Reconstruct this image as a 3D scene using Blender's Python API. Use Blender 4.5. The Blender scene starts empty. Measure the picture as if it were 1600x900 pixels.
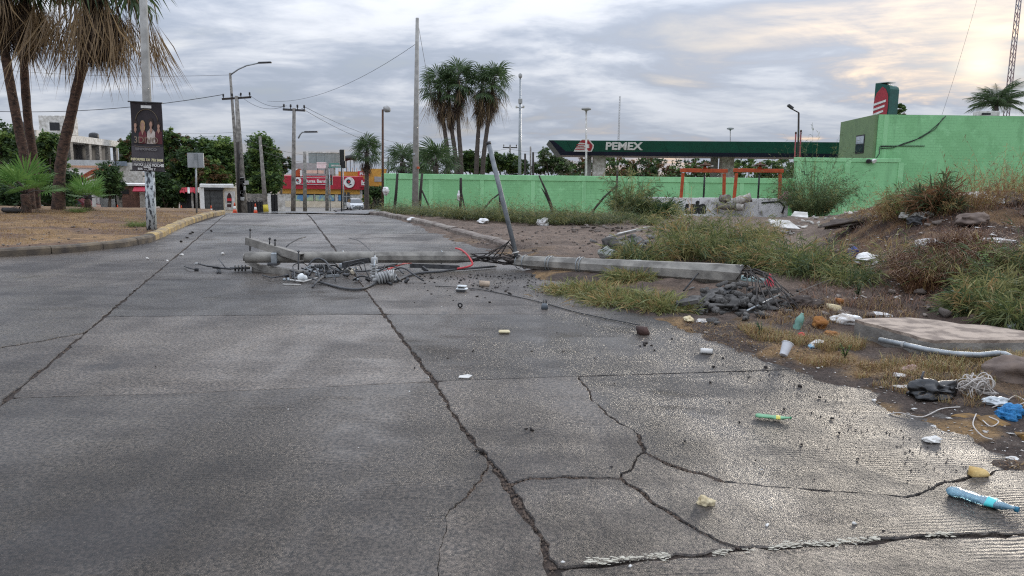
import bpy, bmesh, math, random
import numpy as np
from mathutils import Vector, Matrix, noise as mnoise

scene = bpy.context.scene
COL = scene.collection
R = math.radians

# ------------------------------------------------------------------ camera
CAM_H, FPX = 1.7, 1180.0
PITCH, ROLL = R(8.65), R(0.7)
cam_d = bpy.data.cameras.new('camera')
cam = bpy.data.objects.new('camera', cam_d)
COL.objects.link(cam)
cam_d.sensor_width = 36.0
cam_d.lens = 36.0 * FPX / 1600.0
cam_d.clip_start, cam_d.clip_end = 0.05, 3000.0
CAMR = Matrix.Rotation(math.pi / 2 - PITCH, 3, 'X') @ Matrix.Rotation(ROLL, 3, 'Z')
cam.matrix_world = Matrix.Translation((0, 0, CAM_H)) @ CAMR.to_4x4()
scene.camera = cam

# ------------------------------------------------------------------ sky and sun
def ray(px, py):
    return CAMR @ Vector(((px - 800) / FPX, (450 - py) / FPX, -1.0))

SUN = ray(1535, 96).normalized()
world = bpy.data.worlds.new('World')
scene.world = world
world.use_nodes = True
wn, wl = world.node_tree.nodes, world.node_tree.links
wn.clear()

def wnode(t, **kw):
    n = wn.new(t)
    for k, v in kw.items():
        setattr(n, k, v)
    return n

def wmath(op, a, b=None, c=None, clamp=False):
    n = wn.new('ShaderNodeMath'); n.operation = op; n.use_clamp = clamp
    for i, v in enumerate((a, b, c)):
        if v is None: continue
        if isinstance(v, (int, float)): n.inputs[i].default_value = v
        else: wl.new(v, n.inputs[i])
    return n.outputs[0]

def wmix(f, a, b):
    n = wn.new('ShaderNodeMix'); n.data_type = 'RGBA'
    for s, v in ((n.inputs[0], f), (n.inputs[6], a), (n.inputs[7], b)):
        if isinstance(v, tuple): s.default_value = v + (1,)
        elif isinstance(v, (int, float)): s.default_value = v
        else: wl.new(v, s)
    return n.outputs[2]

def wramp(x, lo, hi):
    n = wn.new('ShaderNodeMapRange'); n.interpolation_type = 'SMOOTHSTEP'
    wl.new(x, n.inputs[0]); n.inputs[1].default_value = lo; n.inputs[2].default_value = hi
    return n.outputs[0]

sky = wnode('ShaderNodeTexSky', sky_type='NISHITA', sun_disc=False)
sky.sun_elevation = math.asin(SUN.z)
sky.sun_rotation = math.atan2(SUN.x, SUN.y)
sky.air_density, sky.dust_density, sky.ozone_density = 1.0, 1.5, 1.0
tc = wnode('ShaderNodeTexCoord')
sep = wnode('ShaderNodeSeparateXYZ'); wl.new(tc.outputs['Generated'], sep.inputs[0])
zc = wmath('MAXIMUM', sep.outputs[2], 0.0)
den = wmath('ADD', zc, 0.15)
cu = wmath('DIVIDE', sep.outputs[0], den)
cv = wmath('DIVIDE', sep.outputs[1], den)
cmb = wnode('ShaderNodeCombineXYZ')
wl.new(wmath('MULTIPLY', cu, 1.1), cmb.inputs[0]); wl.new(wmath('MULTIPLY', cv, 1.35), cmb.inputs[1])

def wnoise(scale, detail, rough, dist, off):
    mp = wnode('ShaderNodeMapping'); wl.new(cmb.outputs[0], mp.inputs[0]); mp.inputs[1].default_value = off
    mp.inputs[2].default_value = (0, 0, 0.18)
    n = wnode('ShaderNodeTexNoise'); wl.new(mp.outputs[0], n.inputs['Vector'])
    n.inputs['Scale'].default_value = scale; n.inputs['Detail'].default_value = detail
    n.inputs['Roughness'].default_value = rough; n.inputs['Distortion'].default_value = dist
    return n.outputs[0]

n1 = wnoise(0.62, 7, 0.55, 0.5, (3.1, 1.7, 0))
n2 = wnoise(1.7, 8, 0.6, 0.4, (9.2, 4.4, 2))
n3 = wnoise(0.9, 6, 0.55, 0.8, (1.2, 7.7, 5))
body = wmath('ADD', wmath('MULTIPLY', n1, 0.65), wmath('MULTIPLY', n2, 0.35))
lit = wramp(body, 0.43, 0.60)
sunv = wnode('ShaderNodeVectorMath', operation='DOT_PRODUCT')
wl.new(tc.outputs['Generated'], sunv.inputs[0]); sunv.inputs[1].default_value = tuple(SUN)
sd = wmath('MAXIMUM', sunv.outputs['Value'], 0.0)
glow_w = wmath('POWER', sd, 300.0)
glow_n = wmath('POWER', sd, 4200.0)
cloud = wmix(lit, (0.272, 0.312, 0.388), (0.53, 0.552, 0.595))
bright = wmath('MULTIPLY', wramp(n3, 0.52, 0.72), wramp(n2, 0.42, 0.66))
warm = wmix(wmath('MULTIPLY', bright, 0.36), cloud, (0.68, 0.67, 0.63))
thin = wmath('MULTIPLY', wramp(n2, 0.40, 0.70), glow_w)
warm = wmix(wmath('MULTIPLY', thin, 0.38, clamp=True), warm, (0.72, 0.65, 0.50))
warm = wmix(wmath('MULTIPLY', wmath('MULTIPLY', glow_n, 0.45, clamp=True), wramp(body, 0.34, 0.52), clamp=True), warm, (1.45, 1.25, 0.90))
# overcast sky brightens towards the zenith (standard overcast luminance, about 1 : 3)
lum = wmath('ADD', wmath('MULTIPLY', zc, 2.6), 0.74)
hz = wmix(wmath('MULTIPLY', wmath('POWER', wmath('SUBTRACT', 1.0, zc, clamp=True), 22.0), 0.5), warm, (0.36, 0.415, 0.50))
vs = wnode('ShaderNodeVectorMath', operation='SCALE')
wl.new(hz, vs.inputs[0]); wl.new(lum, vs.inputs['Scale'])
nsc = wnode('ShaderNodeVectorMath', operation='SCALE'); nsc.inputs['Scale'].default_value = 0.10
wl.new(sky.outputs[0], nsc.inputs[0])
gap = wmath('MULTIPLY', wmath('SUBTRACT', 1.0, wramp(body, 0.30, 0.50)), 0.22)
fin = wmix(gap, vs.outputs[0], nsc.outputs[0])
bg = wnode('ShaderNodeBackground'); wl.new(fin, bg.inputs[0]); bg.inputs[1].default_value = 1.0
wo = wnode('ShaderNodeOutputWorld'); wl.new(bg.outputs[0], wo.inputs[0])

sun_d = bpy.data.lights.new('sun', 'SUN')
sun_d.energy, sun_d.angle, sun_d.color = 1.1, R(14), (1.0, 0.90, 0.76)
sun_o = bpy.data.objects.new('sun', sun_d)
sun_o.rotation_euler = SUN.to_track_quat('Z', 'Y').to_euler()
COL.objects.link(sun_o)

vs_ = scene.view_settings
scene.display_settings.display_device = 'sRGB'
vs_.view_transform, vs_.look, vs_.exposure, vs_.gamma = 'Standard', 'None', 0.55, 1.0
vs_.use_curve_mapping = False
scene.cycles.use_denoising = False
scene.cycles.filter_width = 1.2
scene.cycles.use_light_tree = True
scene.cycles.max_bounces = 6
scene.cycles.transparent_max_bounces = 6

# ------------------------------------------------------------------ small maths
def sstep(a, b, x):
    t = np.clip((np.asarray(x, float) - a) / (b - a), 0, 1)
    return t * t * (3 - 2 * t)

def vn(x, y, s=0):
    x = np.asarray(x, float); y = np.asarray(y, float)
    xi = np.floor(x); yi = np.floor(y); xf = x - xi; yf = y - yi
    def h(a, b):
        v = np.sin(a * 127.1 + b * 311.7 + s * 74.7) * 43758.5453
        return v - np.floor(v)
    u = xf * xf * (3 - 2 * xf); v = yf * yf * (3 - 2 * yf)
    a = h(xi, yi) * (1 - u) + h(xi + 1, yi) * u
    b = h(xi, yi + 1) * (1 - u) + h(xi + 1, yi + 1) * u
    return a * (1 - v) + b * v - 0.5

def fbm(x, y, s=0, o=4):
    t = 0; a = 1.0
    for i in range(o):
        t = t + a * vn(x * 2 ** i + i * 17.3, y * 2 ** i - i * 9.1, s + i); a *= 0.5
    return t

def G(px, py, z=0.0):
    d = ray(px, py); t = (z - CAM_H) / d.z
    return Vector((d.x * t, d.y * t, z))

def P(px, py, Y):
    d = ray(px, py); t = Y / d.y
    return Vector((d.x * t, Y, CAM_H + d.z * t))

def proj(p):
    q = CAMR.transposed() @ (Vector(p) - Vector((0, 0, CAM_H)))
    return 800 + FPX * q.x / -q.z, 450 - FPX * q.y / -q.z

# ------------------------------------------------------------------ lie of the land
EDGE_PX = [(590, 333), (640, 354), (700, 378), (765, 403), (815, 428), (870, 458), (935, 482), (1005, 503), (1100, 535), (1200, 575),
           (1275, 603), (1345, 640), (1410, 672), (1475, 706), (1545, 742), (1660, 800)]
EDGE = np.array([[G(*p).x, G(*p).y] for p in EDGE_PX])[::-1]      # near -> far
EDGE = np.vstack([[EDGE[0][0] + 0.75, -30.0], EDGE, [[-9.5, 42.0], [-10.5, 60.0], [-8.5, 90.0], [40.0, 125.0]]])
KERB_PX = [(-260, 409), (-60, 404), (60, 399), (130, 393), (195, 386), (235, 379), (256, 370), (272, 361), (296, 350), (325, 340), (352, 332.5)]
KERB = np.array([[G(*p).x, G(*p).y] for p in KERB_PX])
MED = np.vstack([KERB, [[KERB[-1][0] - 3, 36], [-60, 36], [-60, KERB[0][1]]]])

def pl_x(pl, y):
    return np.interp(y, pl[:, 1], pl[:, 0])

def seg_dist(pl, x, y):
    x = np.asarray(x, float); y = np.asarray(y, float)
    best = np.full(np.broadcast(x, y).shape, 1e9)
    for (ax, ay), (bx, by) in zip(pl[:-1], pl[1:]):
        dx, dy = bx - ax, by - ay
        t = np.clip(((x - ax) * dx + (y - ay) * dy) / (dx * dx + dy * dy + 1e-12), 0, 1)
        best = np.minimum(best, np.hypot(x - ax - t * dx, y - ay - t * dy))
    return best

def inside(poly, x, y):
    x = np.asarray(x, float); y = np.asarray(y, float)
    c = np.zeros(np.broadcast(x, y).shape, bool)
    n = len(poly)
    for i in range(n):
        x0, y0 = poly[i]; x1, y1 = poly[(i + 1) % n]
        if y0 == y1: continue
        m = ((y0 > y) != (y1 > y)) & (x < (x1 - x0) * (y - y0) / (y1 - y0) + x0)
        c ^= m
    return c

def base_z(y):
    y = np.asarray(y, float)
    f = lambda t: np.where(t < 30, 0, np.where(t < 55, -0.05 * (t - 30), np.where(t < 125, -1.25 - 0.0355 * (t - 55), -3.73)))
    return (f(y - 2.5) + f(y) + f(y + 2.5)) / 3

def heap_h(x, y):
    x0 = np.interp(y, [7, 9, 12, 17, 22, 30], [4.6, 4.3, 4.7, 6.2, 8.2, 11])
    side = sstep(0, 3.2, x - x0)
    h = np.interp(y, [6.4, 7.6, 9, 11, 13, 15.5, 18, 22, 28, 34], [0, .04, .20, .52, .84, 1.17, 1.22, 0.9, 0.35, 0])
    h = h * (1 + 0.028 * np.clip(x - 8, -3, 9))
    return side * h

def ground_z(x, y, rough=True):
    x = np.asarray(x, float); y = np.asarray(y, float)
    b = base_z(y) - 0.6 * sstep(45, 70, y) * sstep(-8, -22, x)
    dE = x - pl_x(EDGE, y)
    sE = np.where(dE > 0, 1, -1) * seg_dist(EDGE, x, y)
    verge = sstep(-0.45, 0.55, sE)
    z = b - 0.09 * (1 - verge) + verge * (0.02 + 0.05 * sstep(0, 2.0, sE))
    hp = heap_h(x, y) * verge
    z = z + hp
    m = inside(MED, x, y)
    kd = seg_dist(KERB, x, y)
    med = np.where(m, sstep(0.0, 0.2, kd), 0.0)
    z = z + med * (0.13 + 0.12 * sstep(0.5, 7, kd))
    if rough:
        amp = verge * sstep(40, 27, y) * (0.07 + 0.10 * np.clip(hp, 0, 1)) + med * 0.035
        z = z + amp * fbm(x * 1.3, y * 1.3, 3, 3) + (verge * 0.05 + med * 0.03) * sstep(32, 22, y) * fbm(x * 6, y * 6, 8, 3)
    return z

def gz(x, y):
    return float(ground_z(np.array([x]), np.array([y]))[0])

def GT(px, py):
    d = ray(px, py)
    ts = np.geomspace(2.0, 260.0, 150)
    for n in (0, 1):
        xs, ys, zs = d.x * ts, d.y * ts, CAM_H + d.z * ts
        hit = zs < ground_z(xs, ys)
        i = int(np.argmax(hit)) if hit.any() else len(ts) - 1
        if n == 0: ts = np.linspace(ts[max(i - 1, 0)], ts[i], 24)
    return Vector((xs[i], ys[i], gz(xs[i], ys[i])))

def onroad(px, py):
    return G(px, py, 0.0)

def col_at(px, Y):
    py = 330.0
    for _ in range(4):
        p = P(px, py, Y); z = gz(p.x, Y); py = proj((p.x, Y, z))[1]
    return Vector((p.x, Y, z))
# ------------------------------------------------------------------ materials
MATS = {}

def mat(name, c1, c2=None, scale=4.0, rough=0.8, bump=0.0, bscale=30.0, metal=0.0, spec=0.4, detail=5.0, lo=0.35, hi=0.65,
        c3=None, trans=0.0, emis=None, space='Object', stretch=(1, 1, 1), rough2=None, alpha=1.0, rand=0.0):
    if name in MATS: return MATS[name]
    m = bpy.data.materials.new(name); m.use_nodes = True
    nt = m.node_tree; N, L = nt.nodes, nt.links
    bs = N['Principled BSDF']
    bs.inputs['Roughness'].default_value = rough; bs.inputs['Metallic'].default_value = metal
    bs.inputs['Specular IOR Level'].default_value = spec
    if trans: bs.inputs['Transmission Weight'].default_value = trans
    if alpha < 1: bs.inputs['Alpha'].default_value = alpha
    tcn = N.new('ShaderNodeTexCoord'); mp = N.new('ShaderNodeMapping'); mp.inputs['Scale'].default_value = stretch
    if space == 'World':
        ge = N.new('ShaderNodeNewGeometry'); L.new(ge.outputs['Position'], mp.inputs[0])
    else:
        L.new(tcn.outputs[space], mp.inputs[0])
    nz = N.new('ShaderNodeTexNoise'); L.new(mp.outputs[0], nz.inputs['Vector'])
    nz.inputs['Scale'].default_value = scale; nz.inputs['Detail'].default_value = detail; nz.inputs['Roughness'].default_value = 0.52
    c2 = c2 or tuple(v * 0.72 for v in c1)
    rp = N.new('ShaderNodeValToRGB'); L.new(nz.outputs[0], rp.inputs[0])
    e = rp.color_ramp.elements
    e[0].position, e[0].color = lo, c2 + (1,); e[1].position, e[1].color = hi, c1 + (1,)
    if c3:
        k = rp.color_ramp.elements.new((lo + hi) / 2); k.color = c3 + (1,)
    out = rp.outputs[0]
    if rand:
        oi = N.new('ShaderNodeObjectInfo'); hs = N.new('ShaderNodeHueSaturation')
        mr = N.new('ShaderNodeMapRange'); L.new(oi.outputs['Random'], mr.inputs[0])
        mr.inputs[3].default_value = 1 - rand; mr.inputs[4].default_value = 1 + rand
        L.new(mr.outputs[0], hs.inputs['Value']); L.new(out, hs.inputs['Color']); out = hs.outputs[0]
    L.new(out, bs.inputs['Base Color'])
    if rough2 is not None:
        mr = N.new('ShaderNodeMapRange'); L.new(nz.outputs[0], mr.inputs[0]); mr.inputs[1].default_value = lo; mr.inputs[2].default_value = hi
        mr.inputs[3].default_value = rough; mr.inputs[4].default_value = rough2; L.new(mr.outputs[0], bs.inputs['Roughness'])
    if bump:
        n2 = N.new('ShaderNodeTexNoise'); L.new(mp.outputs[0], n2.inputs['Vector']); n2.inputs['Scale'].default_value = bscale
        n2.inputs['Detail'].default_value = 4
        bp = N.new('ShaderNodeBump'); bp.inputs['Strength'].default_value = bump; bp.inputs['Distance'].default_value = 0.02
        L.new(n2.outputs[0], bp.inputs['Height']); L.new(bp.outputs[0], bs.inputs['Normal'])
    if emis:
        bs.inputs['Emission Color'].default_value = emis[:3] + (1,); bs.inputs['Emission Strength'].default_value = emis[3]
    MATS[name] = m
    return m

def leafmat(name, c1, c2, rand=0.0, tl=0.35):
    if name in MATS: return MATS[name]
    m = bpy.data.materials.new(name); m.use_nodes = True
    N, L = m.node_tree.nodes, m.node_tree.links
    bs = N['Principled BSDF']; bs.inputs['Roughness'].default_value = 0.55; bs.inputs['Specular IOR Level'].default_value = 0.3
    ge = N.new('ShaderNodeNewGeometry'); rp = N.new('ShaderNodeMix'); rp.data_type = 'RGBA'
    L.new(ge.outputs['Random Per Island'], rp.inputs[0])
    rp.inputs[6].default_value = c1 + (1,); rp.inputs[7].default_value = c2 + (1,)
    L.new(rp.outputs[2], bs.inputs['Base Color'])
    tr = N.new('ShaderNodeBsdfTranslucent'); L.new(rp.outputs[2], tr.inputs[0])
    mx = N.new('ShaderNodeMixShader'); mx.inputs[0].default_value = tl
    L.new(bs.outputs[0], mx.inputs[1]); L.new(tr.outputs[0], mx.inputs[2]); L.new(mx.outputs[0], N['Material Output'].inputs[0])
    MATS[name] = m
    return m

def road_mat(name, asphalt=False):
    m = bpy.data.materials.new(name); m.use_nodes = True
    N, L = m.node_tree.nodes, m.node_tree.links
    bs = N['Principled BSDF']
    ge = N.new('ShaderNodeNewGeometry')
    def noi(scale, detail=4, st=(1, 1, 1), rot=0.0, rough=0.6):
        mp = N.new('ShaderNodeMapping'); mp.inputs['Scale'].default_value = st; mp.inputs['Rotation'].default_value = (0, 0, rot)
        L.new(ge.outputs['Position'], mp.inputs[0])
        n = N.new('ShaderNodeTexNoise'); n.inputs['Scale'].default_value = scale; n.inputs['Detail'].default_value = detail
        n.inputs['Roughness'].default_value = rough; L.new(mp.outputs[0], n.inputs['Vector']); return n.outputs[0]
    def mr(x, a, b, c, d):
        n = N.new('ShaderNodeMapRange'); n.interpolation_type = 'SMOOTHSTEP'; L.new(x, n.inputs[0])
        for i, v in enumerate((a, b, c, d)): n.inputs[i + 1].default_value = v
        return n.outputs[0]
    def ma(op, a, b):
        n = N.new('ShaderNodeMath'); n.operation = op
        for i, v in enumerate((a, b)):
            if isinstance(v, (int, float)): n.inputs[i].default_value = v
            else: L.new(v, n.inputs[i])
        return n.outputs[0]
    wet = noi(0.50, 4, (0.5, 1.0, 1), 0.3)              # broad damp patches
    lane = noi(0.9, 3, (1.0, 0.10, 1), 0.30)            # bands polished by tyres, running with the road
    patch = noi(2.6, 5, (0.7, 1.4, 1), 0.3)
    grit = noi(40, 6, (1, 0.85, 1), 0.1, rough=0.74)
    grit2 = noi(90, 3, rough=0.7)
    oi = N.new('ShaderNodeObjectInfo')
    damp = ma('ADD', ma('MULTIPLY', wet, 0.45), ma('ADD', ma('MULTIPLY', lane, 0.35), ma('MULTIPLY', patch, 0.20)))
    rp = N.new('ShaderNodeValToRGB'); L.new(damp, rp.inputs[0])
    e = rp.color_ramp.elements
    if asphalt: cols = (0.050, 0.050, 0.052), (0.085, 0.084, 0.084)
    else: cols = (0.023, 0.0172, 0.0142), (0.098, 0.079, 0.062)
    e[0].position, e[0].color = 0.42, cols[0] + (1,); e[1].position, e[1].color = 0.60, cols[1] + (1,)
    spk = N.new('ShaderNodeMix'); spk.data_type = 'RGBA'; spk.blend_type = 'MULTIPLY'; spk.inputs[0].default_value = 1.0
    g = N.new('ShaderNodeCombineColor')
    gv = mr(grit, 0.39, 0.62, 0.32, 2.1)
    for i in range(3): L.new(gv, g.inputs[i])
    L.new(rp.outputs[0], spk.inputs[6]); L.new(g.outputs[0], spk.inputs[7])
    pg = N.new('ShaderNodeMix'); pg.data_type = 'RGBA'; L.new(mr(grit2, 0.62, 0.70, 0, 0.7), pg.inputs[0])   # pale mineral grains
    L.new(spk.outputs[2], pg.inputs[6]); pg.inputs[7].default_value = (0.30, 0.26, 0.21, 1)
    oil = N.new('ShaderNodeMix'); oil.data_type = 'RGBA'; L.new(mr(noi(1.9, 3, (1.0, .55, 1), .3), 0.66, 0.74, 0, .6), oil.inputs[0]); L.new(pg.outputs[2], oil.inputs[6]); oil.inputs[7].default_value = (.012, .011, .011, 1); pg = oil   # old oil stains
    hv = N.new('ShaderNodeHueSaturation')
    L.new(mr(oi.outputs['Random'], 0, 1, 0.68, 1.32), hv.inputs['Value']); L.new(pg.outputs[2], hv.inputs['Color'])
    L.new(hv.outputs[0], bs.inputs['Base Color'])
    rg = ma('ADD', ma('ADD', mr(damp, 0.40, 0.60, 0.44, 0.20), mr(patch, 0.35, 0.65, 0.07, -0.05)), mr(oi.outputs['Random'], 0, 1, -0.04, 0.04))
    L.new(rg, bs.inputs['Roughness'])
    bs.inputs['Specular IOR Level'].default_value = 0.52
    # transverse tining left by the broom, worn away in places
    sx = N.new('ShaderNodeVectorMath'); sx.operation = 'DOT_PRODUCT'; L.new(ge.outputs['Position'], sx.inputs[0])
    sx.inputs[1].default_value = (-0.10, 0.995, 0)
    ph = ma('ADD', ma('MULTIPLY', sx.outputs['Value'], 210.0), ma('MULTIPLY', noi(5, 3), 11.0))
    tin = ma('SINE', ph, 0.0)
    tmask = mr(noi(0.8, 3, (0.6, 1.2, 1)), 0.48, 0.64, 0.0, 0.40)
    rough_amp = ma('MULTIPLY', mr(noi(1.1, 4, (1, .5, 1), 0.3), 0.40, 0.62, 0.35, 1.15), mr(damp, 0.44, 0.57, 1.0, 0.42))    # worn smooth in places
    hgt = ma('ADD', ma('MULTIPLY', ma('ADD', ma('MULTIPLY', grit, 1.9), ma('MULTIPLY', noi(22, 3), 1.2)), rough_amp), ma('MULTIPLY', ma('MULTIPLY', tin, tmask), 0.8) if not asphalt else 0.0)
    bp = N.new('ShaderNodeBump'); bp.inputs['Strength'].default_value = 1.0; bp.inputs['Distance'].default_value = 0.017
    L.new(hgt, bp.inputs['Height']); L.new(bp.outputs[0], bs.inputs['Normal'])
    return m

def ground_mat():
    m = bpy.data.materials.new('soil'); m.use_nodes = True
    N, L = m.node_tree.nodes, m.node_tree.links
    bs = N['Principled BSDF']; bs.inputs['Roughness'].default_value = 0.85; bs.inputs['Specular IOR Level'].default_value = 0.25
    at = N.new('ShaderNodeAttribute'); at.attribute_name = 'soil'
    ge = N.new('ShaderNodeNewGeometry')
    def noi(s, d=5):
        n = N.new('ShaderNodeTexNoise'); n.inputs['Scale'].default_value = s; n.inputs['Detail'].default_value = d
        n.inputs['Roughness'].default_value = 0.65; L.new(ge.outputs['Position'], n.inputs['Vector']); return n.outputs[0]
    def mr(x, a, b, c, d):
        n = N.new('ShaderNodeMapRange'); L.new(x, n.inputs[0])
        for i, v in enumerate((a, b, c, d)): n.inputs[i + 1].default_value = v
        return n.outputs[0]
    v1 = mr(noi(3.0), 0.3, 0.7, 0.6, 1.45); v2 = mr(noi(34, 3), 0.3, 0.7, 0.55, 1.5)
    mu = N.new('ShaderNodeMath'); mu.operation = 'MULTIPLY'; L.new(v1, mu.inputs[0]); L.new(v2, mu.inputs[1])
    hs = N.new('ShaderNodeHueSaturation'); L.new(at.outputs['Color'], hs.inputs['Color']); L.new(mu.outputs[0], hs.inputs['Value'])
    # straw and pale crumbs
    mx = N.new('ShaderNodeMix'); mx.data_type = 'RGBA'; L.new(mr(noi(58, 2), 0.66, 0.72, 0, 0.6), mx.inputs[0])
    L.new(hs.outputs[0], mx.inputs[6]); mx.inputs[7].default_value = (0.30, 0.26, 0.21, 1)
    L.new(mx.outputs[2], bs.inputs['Base Color'])
    ad = N.new('ShaderNodeMath'); ad.operation = 'ADD'; L.new(noi(14, 5), ad.inputs[0]); L.new(noi(60, 3), ad.inputs[1])
    bp = N.new('ShaderNodeBump'); bp.inputs['Strength'].default_value = 0.9; bp.inputs['Distance'].default_value = 0.03
    L.new(ad.outputs[0], bp.inputs['Height']); L.new(bp.outputs[0], bs.inputs['Normal'])
    return m

def wall_mat(name, c1, c2, blocks=True):
    m = bpy.data.materials.new(name); m.use_nodes = True; MATS[name] = m
    N, L = m.node_tree.nodes, m.node_tree.links
    bs = N['Principled BSDF']; bs.inputs['Roughness'].default_value = 0.8; bs.inputs['Specular IOR Level'].default_value = 0.25
    ge = N.new('ShaderNodeNewGeometry')
    def noi(sc, st, d=5):
        mp = N.new('ShaderNodeMapping'); mp.inputs['Scale'].default_value = st; L.new(ge.outputs['Position'], mp.inputs[0])
        n = N.new('ShaderNodeTexNoise'); n.inputs['Scale'].default_value = sc; n.inputs['Detail'].default_value = d; n.inputs['Roughness'].default_value = 0.65
        L.new(mp.outputs[0], n.inputs['Vector']); return n.outputs[0]
    def mr(x, a, b, c, d):
        n = N.new('ShaderNodeMapRange'); n.interpolation_type = 'SMOOTHSTEP'; L.new(x, n.inputs[0])
        for i, v in enumerate((a, b, c, d)): n.inputs[i + 1].default_value = v
        return n.outputs[0]
    def mix(f, a, col, bt='MIX'):
        n = N.new('ShaderNodeMix'); n.data_type = 'RGBA'; n.blend_type = bt; L.new(f, n.inputs[0]); L.new(a, n.inputs[6]); n.inputs[7].default_value = col + (1,); return n.outputs[2]
    r0 = N.new('ShaderNodeRGB'); r0.outputs[0].default_value = c1 + (1,)
    c = mix(mr(noi(0.45, (1, 1, 1), 6), 0.46, 0.54, 0, 1), r0.outputs[0], c2)                       # repainted patches
    c = mix(mr(noi(2.2, (1, 1, .12), 4), 0.52, 0.72, 0, .35), c, tuple(v * .62 for v in c2))         # rain streaks
    c = mix(mr(noi(1.6, (1, 1, 1), 6), 0.58, 0.72, 0, .5), c, tuple(min(1, v * 1.25 + .06) for v in c1))   # sun-bleached areas
    c = mix(mr(noi(9, (1, 1, 1), 4), 0.64, 0.70, 0, .3), c, (.34, .42, .32))                         # scuffs and flaking
    if blocks:
        cx = N.new('ShaderNodeSeparateXYZ'); L.new(ge.outputs['Position'], cx.inputs[0]); cc = N.new('ShaderNodeCombineXYZ'); L.new(cx.outputs[0], cc.inputs[0]); L.new(cx.outputs[2], cc.inputs[1])
        bt = N.new('ShaderNodeTexBrick'); L.new(cc.outputs[0], bt.inputs['Vector']); bt.inputs['Scale'].default_value = 1.0
        bt.inputs['Brick Width'].default_value = .4; bt.inputs['Row Height'].default_value = .2; bt.inputs['Mortar Size'].default_value = .012; bt.inputs['Mortar Smooth'].default_value = .4
        mm = N.new('ShaderNodeMath'); mm.operation = 'MULTIPLY'; L.new(bt.outputs['Fac'], mm.inputs[0]); L.new(mr(noi(.7, (1, 1, 1), 3), .42, .62, .0, .5), mm.inputs[1])
        c = mix(mm.outputs[0], c, tuple(v * .55 for v in c2))
        bp = N.new('ShaderNodeBump'); bp.inputs['Strength'].default_value = .35; bp.inputs['Distance'].default_value = .01; bp.invert = True; L.new(bt.outputs['Fac'], bp.inputs['Height']); L.new(bp.outputs[0], bs.inputs['Normal'])
    L.new(c, bs.inputs['Base Color'])
    return m

# ------------------------------------------------------------------ object helpers
def wloc(o):
    v = Vector((0, 0, 0))
    while o is not None:
        v += o.location; o = o.parent
    return v

def tag(o, label=None, cat=None, group=None, kind=None):
    if label: o['label'] = label
    if cat: o['category'] = cat
    if group: o['group'] = group
    if kind: o['kind'] = kind
    return o

def thing(name, label, cat, loc=(0, 0, 0), group=None):
    o = bpy.data.objects.new(name, None); COL.objects.link(o); o.location = loc; o.empty_display_size = 0.2
    return tag(o, label, cat, group)

def link(name, me, parent=None, world_coords=True):
    o = bpy.data.objects.new(name, me); COL.objects.link(o)
    if parent is not None:
        if world_coords: o.location = -wloc(parent)
        o.parent = parent
    return o

def copy_tree(o, parent=None):
    c = o.copy(); COL.objects.link(c); c.parent = parent
    for ch in list(o.children): copy_tree(ch, c)
    return c

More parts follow.
